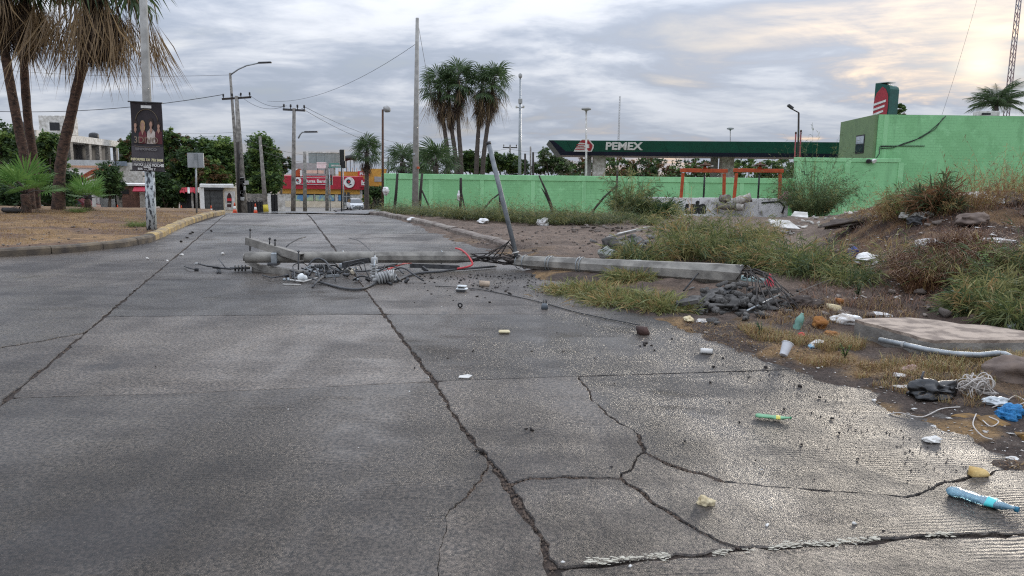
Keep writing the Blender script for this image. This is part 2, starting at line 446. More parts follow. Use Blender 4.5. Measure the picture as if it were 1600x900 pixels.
class MB:
    def __init__(s): s.v, s.f, s.m, s.sm = [], [], [], []
    def add(s, vs, fs, mi=0, smooth=False):
        o = len(s.v); s.v += [tuple(v) for v in vs]
        for f in fs: s.f.append(tuple(i + o for i in f)); s.m.append(mi); s.sm.append(smooth)
        return s
    def box(s, c, size, rot=None, mi=0, bev=0.0):
        hx, hy, hz_ = (v / 2 for v in size)
        c = Vector(c)
        if bev:
            b = min(bev, hx * .9, hy * .9, hz_ * .9); vs = []
            for sz in (-1, 1):
                for inz in (0, 1) if sz < 0 else (1, 0):
                    zz = sz * (hz_ - (b if inz else 0)); k = 0 if inz else b
                    for sx, sy in ((-1, -1), (1, -1), (1, 1), (-1, 1)): vs.append(Vector((sx * (hx - k), sy * (hy - k), zz)))
            fs = [(3, 2, 1, 0), (12, 13, 14, 15)]
            for r in range(3):
                for i in range(4): fs.append((r * 4 + i, r * 4 + (i + 1) % 4, r * 4 + 4 + (i + 1) % 4, r * 4 + 4 + i))
        else:
            vs = [Vector((x, y, z)) for z in (-hz_, hz_) for x, y in ((-hx, -hy), (hx, -hy), (hx, hy), (-hx, hy))]
            fs = [(3, 2, 1, 0), (4, 5, 6, 7)] + [(i, (i + 1) % 4, 4 + (i + 1) % 4, 4 + i) for i in range(4)]
        if rot is not None: vs = [rot @ v for v in vs]
        return s.add([v + c for v in vs], fs, mi)
    def span(s, a, b, mi=0, bev=0.0):
        a, b = Vector(a), Vector(b)
        return s.box((a + b) / 2, [max(abs(v), 1e-4) for v in (b - a)], None, mi, bev)
    def plank(s, p0, p1, z0, z1, th, mi=0, bev=0.0):
        p0, p1 = Vector((p0[0], p0[1], 0)), Vector((p1[0], p1[1], 0)); d = p1 - p0
        rot = Matrix.Rotation(math.atan2(d.y, d.x), 3, 'Z'); c = (p0 + p1) / 2; c.z = (z0 + z1) / 2
        return s.box(c, (d.length, th, z1 - z0), rot, mi, bev)
    def beam(s, a, b, w, h, mi=0, up=Vector((0, 0, 1)), bev=0.0):
        a, b = Vector(a), Vector(b); x = (b - a); ln = x.length; x.normalize()
        y = up.cross(x)
        y = y.normalized() if y.length > 1e-4 else Vector((0, 1, 0)); z = x.cross(y)
        rot = Matrix((x, y, z)).transposed()
        return s.box((a + b) / 2, (ln, w, h), rot, mi, bev)
    def tube(s, pts, r, n=8, mi=0, cap=True, smooth=True):
        pts = [Vector(p) for p in pts]
        rs = r if isinstance(r, (list, tuple)) else [r] * len(pts)
        rings = []; prev = None
        for i, p in enumerate(pts):
            t = (pts[min(i + 1, len(pts) - 1)] - pts[max(i - 1, 0)])
            t = t.normalized() if t.length > 1e-9 else Vector((0, 0, 1))
            if prev is None:
                u = t.cross(Vector((0, 0, 1)))
                if u.length < 0.05: u = t.cross(Vector((1, 0, 0)))
            else:
                u = prev - t * prev.dot(t)
                if u.length < 1e-5: u = t.cross(Vector((0.3, 0.5, 0.8)))
            u.normalize(); prev = u; w = t.cross(u)
            rings.append([p + (u * math.cos(2 * math.pi * k / n) + w * math.sin(2 * math.pi * k / n)) * rs[i] for k in range(n)])
        vs = [v for rg in rings for v in rg]; fs = []
        for i in range(len(pts) - 1):
            for k in range(n): fs.append((i * n + k, i * n + (k + 1) % n, (i + 1) * n + (k + 1) % n, (i + 1) * n + k))
        s.add(vs, fs, mi, smooth)
        if cap:
            o = len(s.v) - len(vs)
            s.f += [tuple(o + k for k in range(n - 1, -1, -1)), tuple(o + (len(pts) - 1) * n + k for k in range(n))]
            s.m += [mi, mi]; s.sm += [False, False]
        return s
    def lathe(s, base, axis, prof, n=14, mi=0):
        axis = Vector(axis).normalized(); base = Vector(base)
        return s.tube_rings(base, axis, prof, n, mi)
    def tube_rings(s, base, axis, prof, n, mi):
        u = axis.cross(Vector((0, 0, 1)))
        if u.length < 0.05: u = Vector((1, 0, 0))
        u.normalize(); w = axis.cross(u); vs = []; fs = []
        for r, h in prof:
            for k in range(n): vs.append(base + axis * h + (u * math.cos(2 * math.pi * k / n) + w * math.sin(2 * math.pi * k / n)) * r)
        for i in range(len(prof) - 1):
            for k in range(n): fs.append((i * n + k, i * n + (k + 1) % n, (i + 1) * n + (k + 1) % n, (i + 1) * n + k))
        s.add(vs, fs, mi, True)
        o = len(s.v) - len(vs)
        s.f += [tuple(o + k for k in range(n - 1, -1, -1)), tuple(o + (len(prof) - 1) * n + k for k in range(n))]
        s.m += [mi, mi]; s.sm += [False, False]
        return s
    def prism(s, poly, d, mi=0):           # poly: 3-D outline, d: extrusion vector
        d = Vector(d); n = len(poly); vs = [Vector(p) for p in poly] + [Vector(p) + d for p in poly]
        return s.add(vs, [tuple(range(n - 1, -1, -1)), tuple(range(n, 2 * n))] + [(i, (i + 1) % n, n + (i + 1) % n, n + i) for i in range(n)], mi)
    def build(s, name, mats, parent=None, world_coords=True):
        me = s.mesh(name, mats)
        return link(name, me, parent, world_coords)
    def mesh(s, name, mats):
        me = bpy.data.meshes.new(name); me.from_pydata(s.v, [], s.f)
        for m in (mats if isinstance(mats, (list, tuple)) else [mats]): me.materials.append(m)
        me.polygons.foreach_set('material_index', s.m); me.polygons.foreach_set('use_smooth', s.sm)
        me.update(); return me

def np_mesh(name, V, F, mats, mi=None, smooth=False):
    V = np.asarray(V, np.float32); F = np.asarray(F, np.int32); k = F.shape[1]
    me = bpy.data.meshes.new(name)
    me.vertices.add(len(V)); me.vertices.foreach_set('co', V.ravel())
    me.loops.add(F.size); me.loops.foreach_set('vertex_index', F.ravel())
    me.polygons.add(len(F)); me.polygons.foreach_set('loop_start', np.arange(0, F.size, k, dtype=np.int32))
    for m in (mats if isinstance(mats, (list, tuple)) else [mats]): me.materials.append(m)
    if mi is not None: me.polygons.foreach_set('material_index', np.asarray(mi, np.int32))
    if smooth: me.polygons.foreach_set('use_smooth', np.ones(len(F), bool))
    me.update(calc_edges=True); return me

_ICO = {}
def ico(sub):
    if sub not in _ICO:
        b = bmesh.new(); bmesh.ops.create_icosphere(b, subdivisions=sub, radius=1.0)
        b.verts.index_update()
        _ICO[sub] = (np.array([v.co[:] for v in b.verts]), np.array([[v.index for v in f.verts] for f in b.faces])); b.free()
    return _ICO[sub]

def lump(seed, size, sub=2, amp=0.35, freq=1.6, sharp=True):
    V, F = ico(sub); out = []
    for v in V:
        p = Vector(v) * freq + Vector((seed * 3.17, seed * 1.31, seed * 7.7))
        k = 1 + amp * (mnoise.noise(p) * 1.3 + 0.6 * (abs(mnoise.noise(p * 2.7)) if sharp else mnoise.noise(p * 2.3)))
        out.append((v[0] * k * size[0], v[1] * k * size[1], v[2] * k * size[2]))
    return np.array(out), F

_HR = {}
def hull_rock(seed, n=15, dims=(1, .8, .62)):
    key = (seed, n, dims)
    if key not in _HR:
        r2 = random.Random(seed * 13 + 5); b = bmesh.new()
        for _ in range(n):
            v = Vector((r2.uniform(-1, 1), r2.uniform(-1, 1), r2.uniform(-1, 1))); k_ = max(abs(v.x), abs(v.y), abs(v.z)); v = v / k_ * r2.uniform(.75, 1.0)
            b.verts.new((v.x * dims[0], v.y * dims[1], max(v.z, -.7) * dims[2]))
        r = bmesh.ops.convex_hull(b, input=b.verts[:])
        bmesh.ops.delete(b, geom=[g for g in set(r['geom_interior']) | set(r['geom_unused']) if isinstance(g, bmesh.types.BMVert)], context='VERTS')
        bmesh.ops.triangulate(b, faces=b.faces[:]); b.verts.index_update()
        _HR[key] = (np.array([v.co[:] for v in b.verts]), np.array([[v.index for v in f.verts] for f in b.faces])); b.free()
    return _HR[key]

def crumple(seed, size, amp=.45, freq=1.5):
    V, F = ico(4); out = []
    for v in V:
        p = Vector(v) * freq + Vector((seed * 3.17, seed * 1.31, seed * 7.7)); d = mnoise.voronoi(p)[0]; d2 = mnoise.voronoi(p * 2.3)[0]
        k = 1 + amp * (1.5 * (d[0] - .45) + .55 * (d2[0] - .45)) + amp * .9 * mnoise.noise(Vector(v) * .9 + Vector((seed, 0, 0)))
        q = [v[0] * k * size[0], v[1] * k * size[1], v[2] * k * size[2]]; q[2] = max(q[2], -.55 * size[2]); out.append(q)
    return np.array(out), F

def rock_stuff(name, label, cat, spots, m, seed, flat=1.0):
    g = random.Random(seed); Vs, Fs, o = [], [], 0
    for p, s_ in spots:
        v, f = hull_rock(seed + g.randrange(9), 9); rot = np.array(Matrix.Rotation(g.uniform(0, 6.3), 3, 'Z') @ Matrix.Rotation(g.uniform(-.5, .5), 3, 'X'))
        Vs.append((v * np.array([s_, s_ * g.uniform(.7, 1.2), s_ * g.uniform(.6, 1.1) * flat])) @ rot.T + np.array([p[0], p[1], p[2] + s_ * .3 * flat])); Fs.append(f + o); o += len(v)
    return tag(link(name, np_mesh(name, np.vstack(Vs), np.vstack(Fs), m)), label, cat, None, 'stuff')

def lump_obj(name, m, loc, size, seed, parent=None, sub=2, amp=0.35, freq=1.6, rz=0.0, sink=0.25, smooth=False):
    V, F = lump(seed, size, sub, amp, freq)
    me = np_mesh(name, V, F, m, smooth=smooth)
    o = link(name, me, parent, False)
    o.location = Vector(loc) + Vector((0, 0, size[2] * (1 - sink))); o.rotation_euler = (0, 0, rz)
    return o

def text_part(name, s, size, m, parent, origin, xdir, up, depth=0.01, align='CENTER', bold=0.0, sx=1.0, world_coords=True):
    cu_ = bpy.data.curves.new('t', 'FONT'); cu_.body = s; cu_.size = size; cu_.extrude = depth; cu_.align_x = align; cu_.align_y = 'CENTER'
    cu_.offset = bold; cu_.resolution_u = 3
    t = bpy.data.objects.new('t', cu_); COL.objects.link(t)
    dg = bpy.context.evaluated_depsgraph_get(); dg.update()
    me = bpy.data.meshes.new_from_object(t.evaluated_get(dg)); me.name = name
    bpy.data.objects.remove(t); bpy.data.curves.remove(cu_)
    x = Vector(xdir).normalized(); u = Vector(up).normalized(); nrm = x.cross(u)
    M4 = Matrix((x * sx, u, nrm)).transposed().to_4x4(); M4.translation = Vector(origin)
    me.transform(M4); me.materials.clear(); me.materials.append(m)
    return link(name, me, parent, world_coords)

rng = np.random.default_rng(7)
random.seed(7)
# ------------------------------------------------------------------ shared materials
M_ROAD = road_mat('wet_concrete'); M_ASPH = road_mat('asphalt', True)
M_SOIL = ground_mat()
M_JOINT = mat('joint_dirt', (0.060, 0.042, 0.032), (0.022, 0.016, 0.013), 18, 0.9, 0.8, 60, space='World')
M_CONC = mat('pole_concrete', (0.30, 0.28, 0.245), (0.145, 0.135, 0.12), 5, 0.85, 0.35, 60, c3=(0.23, 0.215, 0.19))
M_POLE = mat('standing_pole', (0.36, 0.35, 0.325), (0.25, 0.24, 0.22), 4, 0.85, 0.2, 50)
M_CONCW = mat('weathered_concrete', (0.29, 0.27, 0.24), (0.12, 0.11, 0.098), 4.5, 0.85, 0.35, 40)
M_CONCD = mat('broken_concrete', (0.155, 0.146, 0.135), (0.045, 0.042, 0.039), 7, 0.9, 0.6, 50, rand=0.25)
M_KERB = mat('kerb_paint', (0.42, 0.295, 0.115), (0.20, 0.155, 0.105), 3.0, 0.85, 0.4, 40, c3=(0.32, 0.24, 0.13), space='World', lo=0.40, hi=0.62)
M_KERBD = mat('kerb_dirty', (0.16, 0.125, 0.085), (0.055, 0.046, 0.040), 3.5, 0.85, 0.4, 40, space='World', c3=(0.10, 0.08, 0.06))
M_KERBG = mat('kerb_grey', (0.27, 0.235, 0.20), (0.13, 0.10, 0.085), 3.0, 0.9, 0.4, 40, space='World')
M_GREEN = wall_mat('green_wall_paint', (0.255, 0.555, 0.268), (0.222, 0.495, 0.232))
M_GREENL = wall_mat('green_trim_paint', (0.295, 0.60, 0.305), (0.255, 0.54, 0.265), False)
M_OLIVE = mat('olive_wall_paint', (0.17, 0.25, 0.12), (0.14, 0.21, 0.105), 1.5, 0.8, 0.1, 12, space='World')
M_STEEL = mat('galvanised_steel', (0.36, 0.38, 0.39), (0.22, 0.24, 0.25), 9, 0.45, 0.05, 60, metal=0.5)
M_DSTEEL = mat('dark_steel', (0.085, 0.085, 0.088), (0.035, 0.035, 0.036), 12, 0.5, 0.1, 60, metal=0.4)
M_REBAR = mat('rebar_steel', (0.060, 0.052, 0.047), (0.025, 0.022, 0.021), 12, 0.8, 0.2, 60, spec=.25)
M_RUST = mat('rusty_steel', (0.13, 0.065, 0.038), (0.055, 0.034, 0.026), 9, 0.8, 0.3, 60, metal=0.2)
M_BLACK = mat('black_rubber', (0.022, 0.022, 0.023), (0.012, 0.012, 0.012), 9, 0.45)
M_CABLE = mat('cable_grey', (0.07, 0.07, 0.072), (0.04, 0.04, 0.04), 9, 0.5)
M_WIRE = mat('overhead_wire', (0.055, 0.058, 0.062), None, 9, 0.6)
M_WHITE = mat('white_paint', (0.78, 0.77, 0.74), (0.62, 0.60, 0.56), 2.5, 0.7, 0.1, 20)
M_WHITED = mat('dirty_white', (0.66, 0.64, 0.60), (0.36, 0.34, 0.30), 3.0, 0.8, 0.15, 20)
M_CREAM = mat('cream_paint', (0.68, 0.60, 0.47), (0.55, 0.47, 0.35), 2.5, 0.8)
M_GREY = mat('grey_paint', (0.38, 0.38, 0.37), (0.29, 0.29, 0.28), 2.5, 0.8)
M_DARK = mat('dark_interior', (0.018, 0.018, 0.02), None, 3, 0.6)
M_GLASS = mat('window_glass', (0.045, 0.055, 0.065), (0.03, 0.035, 0.04), 2, 0.08, spec=0.7)
M_BRICKW = mat('brown_brick', (0.20, 0.105, 0.075), (0.11, 0.06, 0.048), 4, 0.85, 0.5, 18)
M_SHUT = mat('roller_shutter', (0.085, 0.088, 0.085), (0.055, 0.056, 0.055), 5, 0.6)
M_RED = mat('red_paint', (0.42, 0.018, 0.035), (0.33, 0.014, 0.03), 2.5, 0.55)
M_REDB = mat('bright_red', (0.62, 0.03, 0.035), (0.5, 0.02, 0.03), 4, 0.5)
M_YEL = mat('ochre_paint', (0.60, 0.33, 0.06), (0.48, 0.25, 0.05), 2.5, 0.75)
M_ORNG = mat('orange_paint', (0.47, 0.080, 0.020), (0.32, 0.055, 0.016), 5, 0.6, 0.1, 30)
M_PGREEN = mat('canopy_green', (0.006, 0.085, 0.055), (0.005, 0.068, 0.044), 1.5, 0.4)
M_NAVY = mat('canopy_navy', (0.006, 0.012, 0.032), None, 2, 0.4)
M_SOFFIT = mat('canopy_soffit', (0.36, 0.34, 0.35), (0.20, 0.18, 0.19), 1.4, 0.5, stretch=(0.25, 2.5, 1), space='World')
M_TILE = mat('clay_tile', (0.36, 0.10, 0.05), (0.24, 0.065, 0.035), 6, 0.85)
M_TANK = mat('black_tank', (0.03, 0.03, 0.032), None, 4, 0.5)
M_STONE = mat('field_stone', (0.20, 0.165, 0.14), (0.10, 0.08, 0.068), 9, 0.9, 0.5, 45, rand=0.3)
M_DSTONE = mat('dark_chip', (0.055, 0.045, 0.040), (0.022, 0.019, 0.017), 14, 0.8, 0.4, 60, rand=0.3)
M_REDST = mat('reddish_rock', (0.085, 0.045, 0.036), (0.040, 0.024, 0.020), 9, 0.75, 0.6, 40)
M_BAG = mat('white_plastic', (0.74, 0.73, 0.71), (0.34, 0.30, 0.26), 5, 0.45, 0.3, 30, space='World', lo=.36, hi=.50)
M_PAPER = mat('white_paper', (0.72, 0.70, 0.66), (0.56, 0.54, 0.50), 9, 0.8, rand=0.15)
M_FOAM = mat('yellow_foam', (0.62, 0.45, 0.19), (0.45, 0.29, 0.10), 14, 0.9, 0.5, 60)
M_BARK = mat('tree_bark', (0.10, 0.075, 0.055), (0.05, 0.038, 0.03), 9, 0.9, 0.6, 25, stretch=(1, 1, 0.3))
M_PBARK = mat('palm_bark', (0.115, 0.066, 0.046), (0.028, 0.018, 0.015), 7, 0.9, 1.0, 16, stretch=(1, 1, 1.6))
M_PBARKG = mat('palm_bark_grey', (0.11, 0.088, 0.075), (0.06, 0.048, 0.042), 5, 0.9, 0.6, 14, stretch=(0.6, 0.6, 3.0))
M_WOOD = mat('weathered_post', (0.052, 0.043, 0.036), (0.022, 0.018, 0.016), 7, 0.9, 0.5, 30, stretch=(1, 1, 0.2))
L_PALM = leafmat('palm_leaf', (0.100, 0.150, 0.058), (0.042, 0.072, 0.034))
L_PALMY = leafmat('young_palm_leaf', (0.17, 0.30, 0.075), (0.10, 0.21, 0.05))
L_DEAD = leafmat('dead_palm_leaf', (0.105, 0.066, 0.042), (0.032, 0.021, 0.016), tl=0.12)
L_DEADY = leafmat('straw_palm_leaf', (0.27, 0.185, 0.092), (0.15, 0.10, 0.055), tl=0.25)
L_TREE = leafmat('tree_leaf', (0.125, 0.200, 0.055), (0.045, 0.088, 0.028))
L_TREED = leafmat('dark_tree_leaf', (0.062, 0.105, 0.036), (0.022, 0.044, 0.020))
L_TREEB = leafmat('bright_tree_leaf', (0.20, 0.27, 0.065), (0.085, 0.15, 0.038))
L_TREER = leafmat('rusty_tree_leaf', (0.16, 0.085, 0.035), (0.08, 0.06, 0.026))
L_WEED = leafmat('weed_green', (0.25, 0.27, 0.095), (0.055, 0.080, 0.030))
L_WEEDY = leafmat('weed_yellow', (0.33, 0.30, 0.12), (0.20, 0.19, 0.075))
L_WEEDD = leafmat('weed_dark', (0.105, 0.147, 0.063), (0.0532, 0.084, 0.0392))
L_STRAW = leafmat('straw', (0.42, 0.29, 0.125), (0.27, 0.17, 0.075))
L_STRAWB = leafmat('brown_straw', (0.24, 0.125, 0.058), (0.125, 0.068, 0.036))
L_TWIG = leafmat('red_twig', (0.17, 0.078, 0.040), (0.075, 0.038, 0.024), tl=0.1)
L_SCRAP = leafmat('scrap_mix', (0.74, 0.72, 0.68), (0.25, 0.20, 0.16), tl=0.05)
L_SAGE = leafmat('sage_leaf', (0.20, 0.215, 0.135), (0.10, 0.125, 0.07))

# ------------------------------------------------------------------ ground sheet
def build_ground():
    ang = np.concatenate([np.arange(-180, -52, 6), np.arange(-52, 52.01, 0.28), np.arange(58, 180, 6)])
    rad = np.concatenate([[0.02, 0.6, 1.2], np.geomspace(1.8, 34, 250), np.geomspace(35, 140, 70), np.geomspace(150, 1500, 20)])
    A, Rr = np.meshgrid(np.radians(ang), rad)
    X, Y = Rr * np.sin(A), Rr * np.cos(A)
    Z = ground_z(X.ravel(), Y.ravel()).reshape(X.shape)
    V = np.stack([X, Y, Z], -1).reshape(-1, 3)
    nr, na = X.shape
    i = np.arange(nr - 1)[:, None] * na; j = np.arange(na)[None, :]; j2 = (j + 1) % na
    F = np.stack([i + j, i + j2, i + na + j2, i + na + j], -1).reshape(-1, 4)
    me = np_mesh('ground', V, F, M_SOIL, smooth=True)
    x, y = V[:, 0], V[:, 1]
    dE = x - pl_x(EDGE, y); hp = heap_h(x, y); m = inside(MED, x, y)
    c = np.tile(np.array([0.150, 0.108, 0.082]), (len(V), 1))
    def blend(c, col, w): return c * (1 - w[:, None]) + np.array(col) * w[:, None]
    c = blend(c, (0.115, 0.082, 0.062), sstep(0.1, -0.2, fbm(x * 0.8, y * 0.8, 5, 3)) * (dE > 0))
    c = blend(c, (0.048, 0.029, 0.021), np.clip(sstep(0.03, 0.35, hp) + sstep(13, 8, y) * sstep(0.9, 2.2, dE), 0, 1))
    near = sstep(2.0, 0.2, np.abs(dE - 0.3)) * sstep(22, 14, y)
    c = blend(c, (0.055, 0.040, 0.033), near * 0.9)
    straw = near * sstep(-0.02, 0.22, fbm(x * 2.2, y * 2.2, 12, 3))
    c = blend(c, (0.22, 0.135, 0.060), straw * 0.85)
    c = blend(c, (0.20, 0.120, 0.055), sstep(0.05, 0.3, hp) * sstep(0.02, 0.25, fbm(x * 1.5, y * 1.5, 22, 3)) * 0.6)
    mm = m.astype(float)
    c = blend(c, (0.155, 0.098, 0.066), mm)
    c = blend(c, (0.265, 0.165, 0.078), mm * sstep(-0.1, 0.2, fbm(x * 0.9, y * 1.6, 31, 3)) * 0.75)
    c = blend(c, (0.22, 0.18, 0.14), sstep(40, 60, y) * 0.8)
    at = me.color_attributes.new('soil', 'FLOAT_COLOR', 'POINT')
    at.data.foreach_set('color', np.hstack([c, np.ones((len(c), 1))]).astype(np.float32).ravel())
    return tag(link('ground', me), 'dry brown earth of the verges, median and rubble heap', None, None, 'structure')
build_ground()

# ------------------------------------------------------------------ road: slabs with open joints and cracks
ROAD = link('road', None); ROAD.empty_display_size = 0.3
tag(ROAD, 'wet grey concrete road of cracked slabs', None, None, 'structure')

def zoff(x, y):
    return base_z(y)

def sub_poly(px, jit, step, world=False):
    w = [np.array(p if world else G(*p)[:2]) for p in px]; out = [w[0]]
    for a, b in zip(w[:-1], w[1:]):
        n = max(1, int(np.linalg.norm(b - a) / step))
        d = (b - a) / max(np.linalg.norm(b - a), 1e-6); nm = np.array([-d[1], d[0]])
        for k in range(1, n + 1):
            p = a + (b - a) * k / n
            if k < n or b is not w[-1]:
                p = p + nm * jit * 2 * float(fbm(p[0] * 9 + 31.0, p[1] * 9, 4, 3))
            out.append(p)
    return out

PTS = {}
def edge(name, px, gap, jit=0.006, step=0.10, world=False):
    PTS[name] = (sub_poly(px, jit, step, world), gap)

def slab(name_list, label=None, dz=0.0, tilt=(0, 0)):
    ring, gaps = [], []
    for nm in name_list:
        rev = nm.startswith('-'); pts, gap = PTS[nm.lstrip('-')]
        pts = pts[::-1] if rev else pts
        ring += pts[:-1]; gaps += [gap] * (len(pts) - 1)
    ring = np.array(ring); gaps = np.array(gaps)
    area = 0.5 * np.sum(ring[:, 0] * np.roll(ring[:, 1], -1) - np.roll(ring[:, 0], -1) * ring[:, 1])
    if area < 0: ring, gaps = ring[::-1], np.roll(gaps[::-1], -1)
    n = len(ring); d1 = np.roll(ring, -1, 0) - ring; d0 = ring - np.roll(ring, 1, 0)
    nrm = lambda d: np.stack([-d[:, 1], d[:, 0]], 1) / (np.linalg.norm(d, axis=1)[:, None] + 1e-9)
    n0, n1 = nrm(d0), nrm(d1); g = np.maximum(gaps, np.roll(gaps, 1)) / 2
    av = n0 + n1; av /= np.maximum(np.sum(av * n1, 1), 0.55)[:, None]
    wob = 1 + 2.2 * np.array([float(fbm(p[0] * 14, p[1] * 14, 9, 3)) for p in ring])
    top = ring + av * (g * np.clip(wob, 0.25, 2.6))[:, None]
    ch = np.clip(0.004 + 0.010 * np.array([float(vn(p[0] * 11, p[1] * 11, 6)) + 0.3 for p in ring]), 0.002, 0.014)
    inn = top + av * (np.minimum(ch, g * .7) * (g > 0))[:, None]
    c = ring.mean(0)
    def z(p): return float(zoff(p[0], p[1])) + dz + tilt[0] * (p[0] - c[0]) + tilt[1] * (p[1] - c[1])
    vs = [(p[0], p[1], z(p)) for p in inn] + [(p[0], p[1], z(p) - 0.007) for p in top] + [(p[0], p[1], z(p) - 0.07) for p in top]
    fs = [tuple(range(n))]
    for r in range(2): fs += [(r * n + (i + 1) % n, r * n + i, (r + 1) * n + i, (r + 1) * n + (i + 1) % n) for i in range(n)]
    b = MB(); b.add(vs, fs)
    o = b.build('slab', M_ROAD, ROAD)
    if label: o['label'] = label
    return o

C_PX = [(864, 892), (845, 840), (815, 794), (788, 756), (766, 722), (743, 696), (713, 654), (679, 596)]
cA, cB = G(679, 596), G(510, 372)
lA, lB = G(12, 622), G(350, 337)
C_dir = (cB - cA).normalized(); L_dir = (lB - lA).normalized()
def Cat(Y): return np.array([cA.x + C_dir.x / C_dir.y * (Y - cA.y), Y])
def Lat(Y): return np.array([lA.x + L_dir.x / L_dir.y * (Y - lA.y), Y])
def Eat(Y): return np.array([float(pl_x(EDGE, Y)) + 0.6, Y])
yB, y1, y2 = G(864, 892).y, cA.y, G(599, 491).y
ROWS = [y2 + 2.95 * k for k in range(0, 9)]
def Loff(Y): return Lat(Y - 0.35)
def Eoff(Y): return Eat(Y + 0.25)
w = lambda p: (p[0], p[1])
# --- near right lane, broken by cracks
edge('C1a', C_PX[:4], 0.032, 0.012, 0.06); edge('C1b', C_PX[3:], 0.028, 0.012, 0.06)
edge('T1a', [(679, 596), (790, 592), (902, 588)], 0.016, 0.005)
T1e = Eoff(G(1100, 584).y)
edge('T1b', [w(G(902, 588)[:2]), w(T1e)], 0.012, 0.004, world=True)
edge('A1', [(902, 588), (920, 612), (935, 636), (966, 661), (998, 678), (1007, 706)], 0.015, 0.022, 0.035)
edge('A2', [(1007, 706), (1060, 730), (1130, 753)], 0.016, 0.018, 0.035)
edge('B', [(1007, 706), (988, 724), (972, 748)], 0.010, 0.020, 0.035)
edge('C', [(788, 756), (830, 748), (880, 745), (972, 748)], 0.015, 0.018, 0.035)
edge('C2', [(972, 748), (1050, 751), (1130, 753)], 0.010, 0.012, 0.035)
Aend = Eoff(G(1540, 742).y + 0.0)
edge('A3', [w(G(1130, 753)[:2]), w(G(1300, 768)[:2]), w(G(1412, 775)[:2]), w(G(1490, 752)[:2]), w(Aend)], 0.016, 0.018, 0.035, True)
edge('D', [(972, 748), (1010, 775), (1060, 810), (1108, 838), (1160, 859)], 0.012, 0.020, 0.035)
edge('K1', [(864, 892), (1000, 876), (1160, 859)], 0.03, 0.02, 0.06)
Kend = Eoff(G(1600, 834).y)
edge('K2', [w(G(1160, 859)[:2]), w(G(1440, 841)[:2]), w(G(1600, 834)[:2]), w(Kend)], 0.03, 0.02, 0.06, True)
edge('E2', [w(Aend), w(T1e)], 0, 0, 0.5, True); edge('E1', [w(Kend), w(Aend)], 0, 0, 0.5, True)
slab(['C1b', 'T1a', 'A1', 'B', '-C'], dz=0.002)
slab(['A1', 'A2', 'A3', 'E2', '-T1b'], dz=-0.003)
slab(['B', 'C2', '-A2'], dz=-0.004)
slab(['C1a', 'C', 'D', '-K1'], dz=-0.002)
slab(['D', 'K2', 'E1', '-A3', '-C2'], dz=0.003)
# --- apron in front (tined slabs under the camera)
Ka = G(864, 892)
edge('Kd', [w(Ka[:2]), (Ka.x + 1.0, -6.0)], 0.03, 0.01, 0.2, True); edge('Kr', [w(Kend), (Kend[0] + 1.0, -6.0)], 0, 0, 2, True)
edge('Kb', [(Ka.x + 1.0, -6.0), (Kend[0] + 1.0, -6.0)], 0, 0, 2, True)
slab(['Kd', 'Kb', '-Kr', '-K2', '-K1'], dz=0.004)
# --- near left lane (a corner crack splits it)
L1 = Lat(lA.y)
edge('TL2', [w(L1), w(G(292, 614)[:2]), w(G(465, 606)[:2]), w(cA[:2])], 0.012, 0.004, 0.1, True)
edge('X1a', [(766, 722), (757, 750), (735, 766), (702, 796)], 0.008, 0.022, 0.035); edge('X1b', [(702, 796), (690, 835), (684, 905)], 0.0014, 0.022, 0.035)
edge('C1c', C_PX[4:], 0.028, 0.012, 0.06); edge('C1d', C_PX[:5], 0.032, 0.012, 0.06)
Xe = G(684, 905)
edge('Xd', [w(Xe[:2]), (Xe.x + 0.3, -6.0)], 0.001, 0.01, 0.2, True)
edge('Nb', [(Xe.x + 0.3, -6.0), (Ka.x + 1.0, -6.0)], 0, 0, 2, True)
slab(['-Kd', 'C1d', 'X1a', 'X1b', 'Xd', 'Nb'], dz=-0.003)
Lm = Lat(-6.0)
edge('LJ0', [w(Lm), w(L1)], 0.03, 0.012, 0.1, True); edge('Nb2', [w(Lm), (Xe.x + 0.3, -6.0)], 0, 0, 2, True)
slab(['LJ0', 'TL2', '-C1c', 'X1a', 'X1b', 'Xd', '-Nb2'])
# --- second row and beyond
Lr, Er, Cr = [L1], [T1e], [np.array(cA[:2])]
for Y in ROWS:
    Lr.append(Loff(Y)); Er.append(Eoff(Y)); Cr.append(Cat(Y))
for k in range(len(Lr) - 1):
    st = 0.1 if k < 3 else 0.6
    edge('CJ%d' % k, [w(Cr[k]), w(Cr[k + 1])], 0.028 if k < 2 else 0.04, 0.010, st, True)
    edge('LJ%d' % (k + 1), [w(Lr[k]), w(Lr[k + 1])], 0.03, 0.010, st, True)
    edge('EJ%d' % k, [w(Er[k]), w(Er[k + 1])], 0, 0, 2, True)
    if k: edge('TL_%d' % k, [w(Lr[k]), w(Cr[k])], 0.016, 0.004, st, True); edge('TR_%d' % k, [w(Cr[k]), w(Er[k])], 0.013, 0.004, st, True)
kl = len(Lr) - 1
edge('TL_%d' % kl, [w(Lr[kl]), w(Cr[kl])], 0.0, 0, 2, True); edge('TR_%d' % kl, [w(Cr[kl]), w(Er[kl])], 0.0, 0, 2, True)
PTS['TL_0'] = PTS['TL2']
edge('TR_0', [w(cA[:2]), w(G(902, 588)[:2]), w(T1e)], 0.014, 0.005, 0.1, True)
rr = random.Random(3)
for k in range(kl):
    slab(['TL_%d' % k, 'CJ%d' % k, '-TL_%d' % (k + 1), '-LJ%d' % (k + 1)], dz=rr.uniform(-.004, .004))
    slab((['T1a', 'T1b'] if k == 0 else ['TR_%d' % k]) + ['EJ%d' % k, '-TR_%d' % (k + 1), '-CJ%d' % k], dz=rr.uniform(-.004, .004))
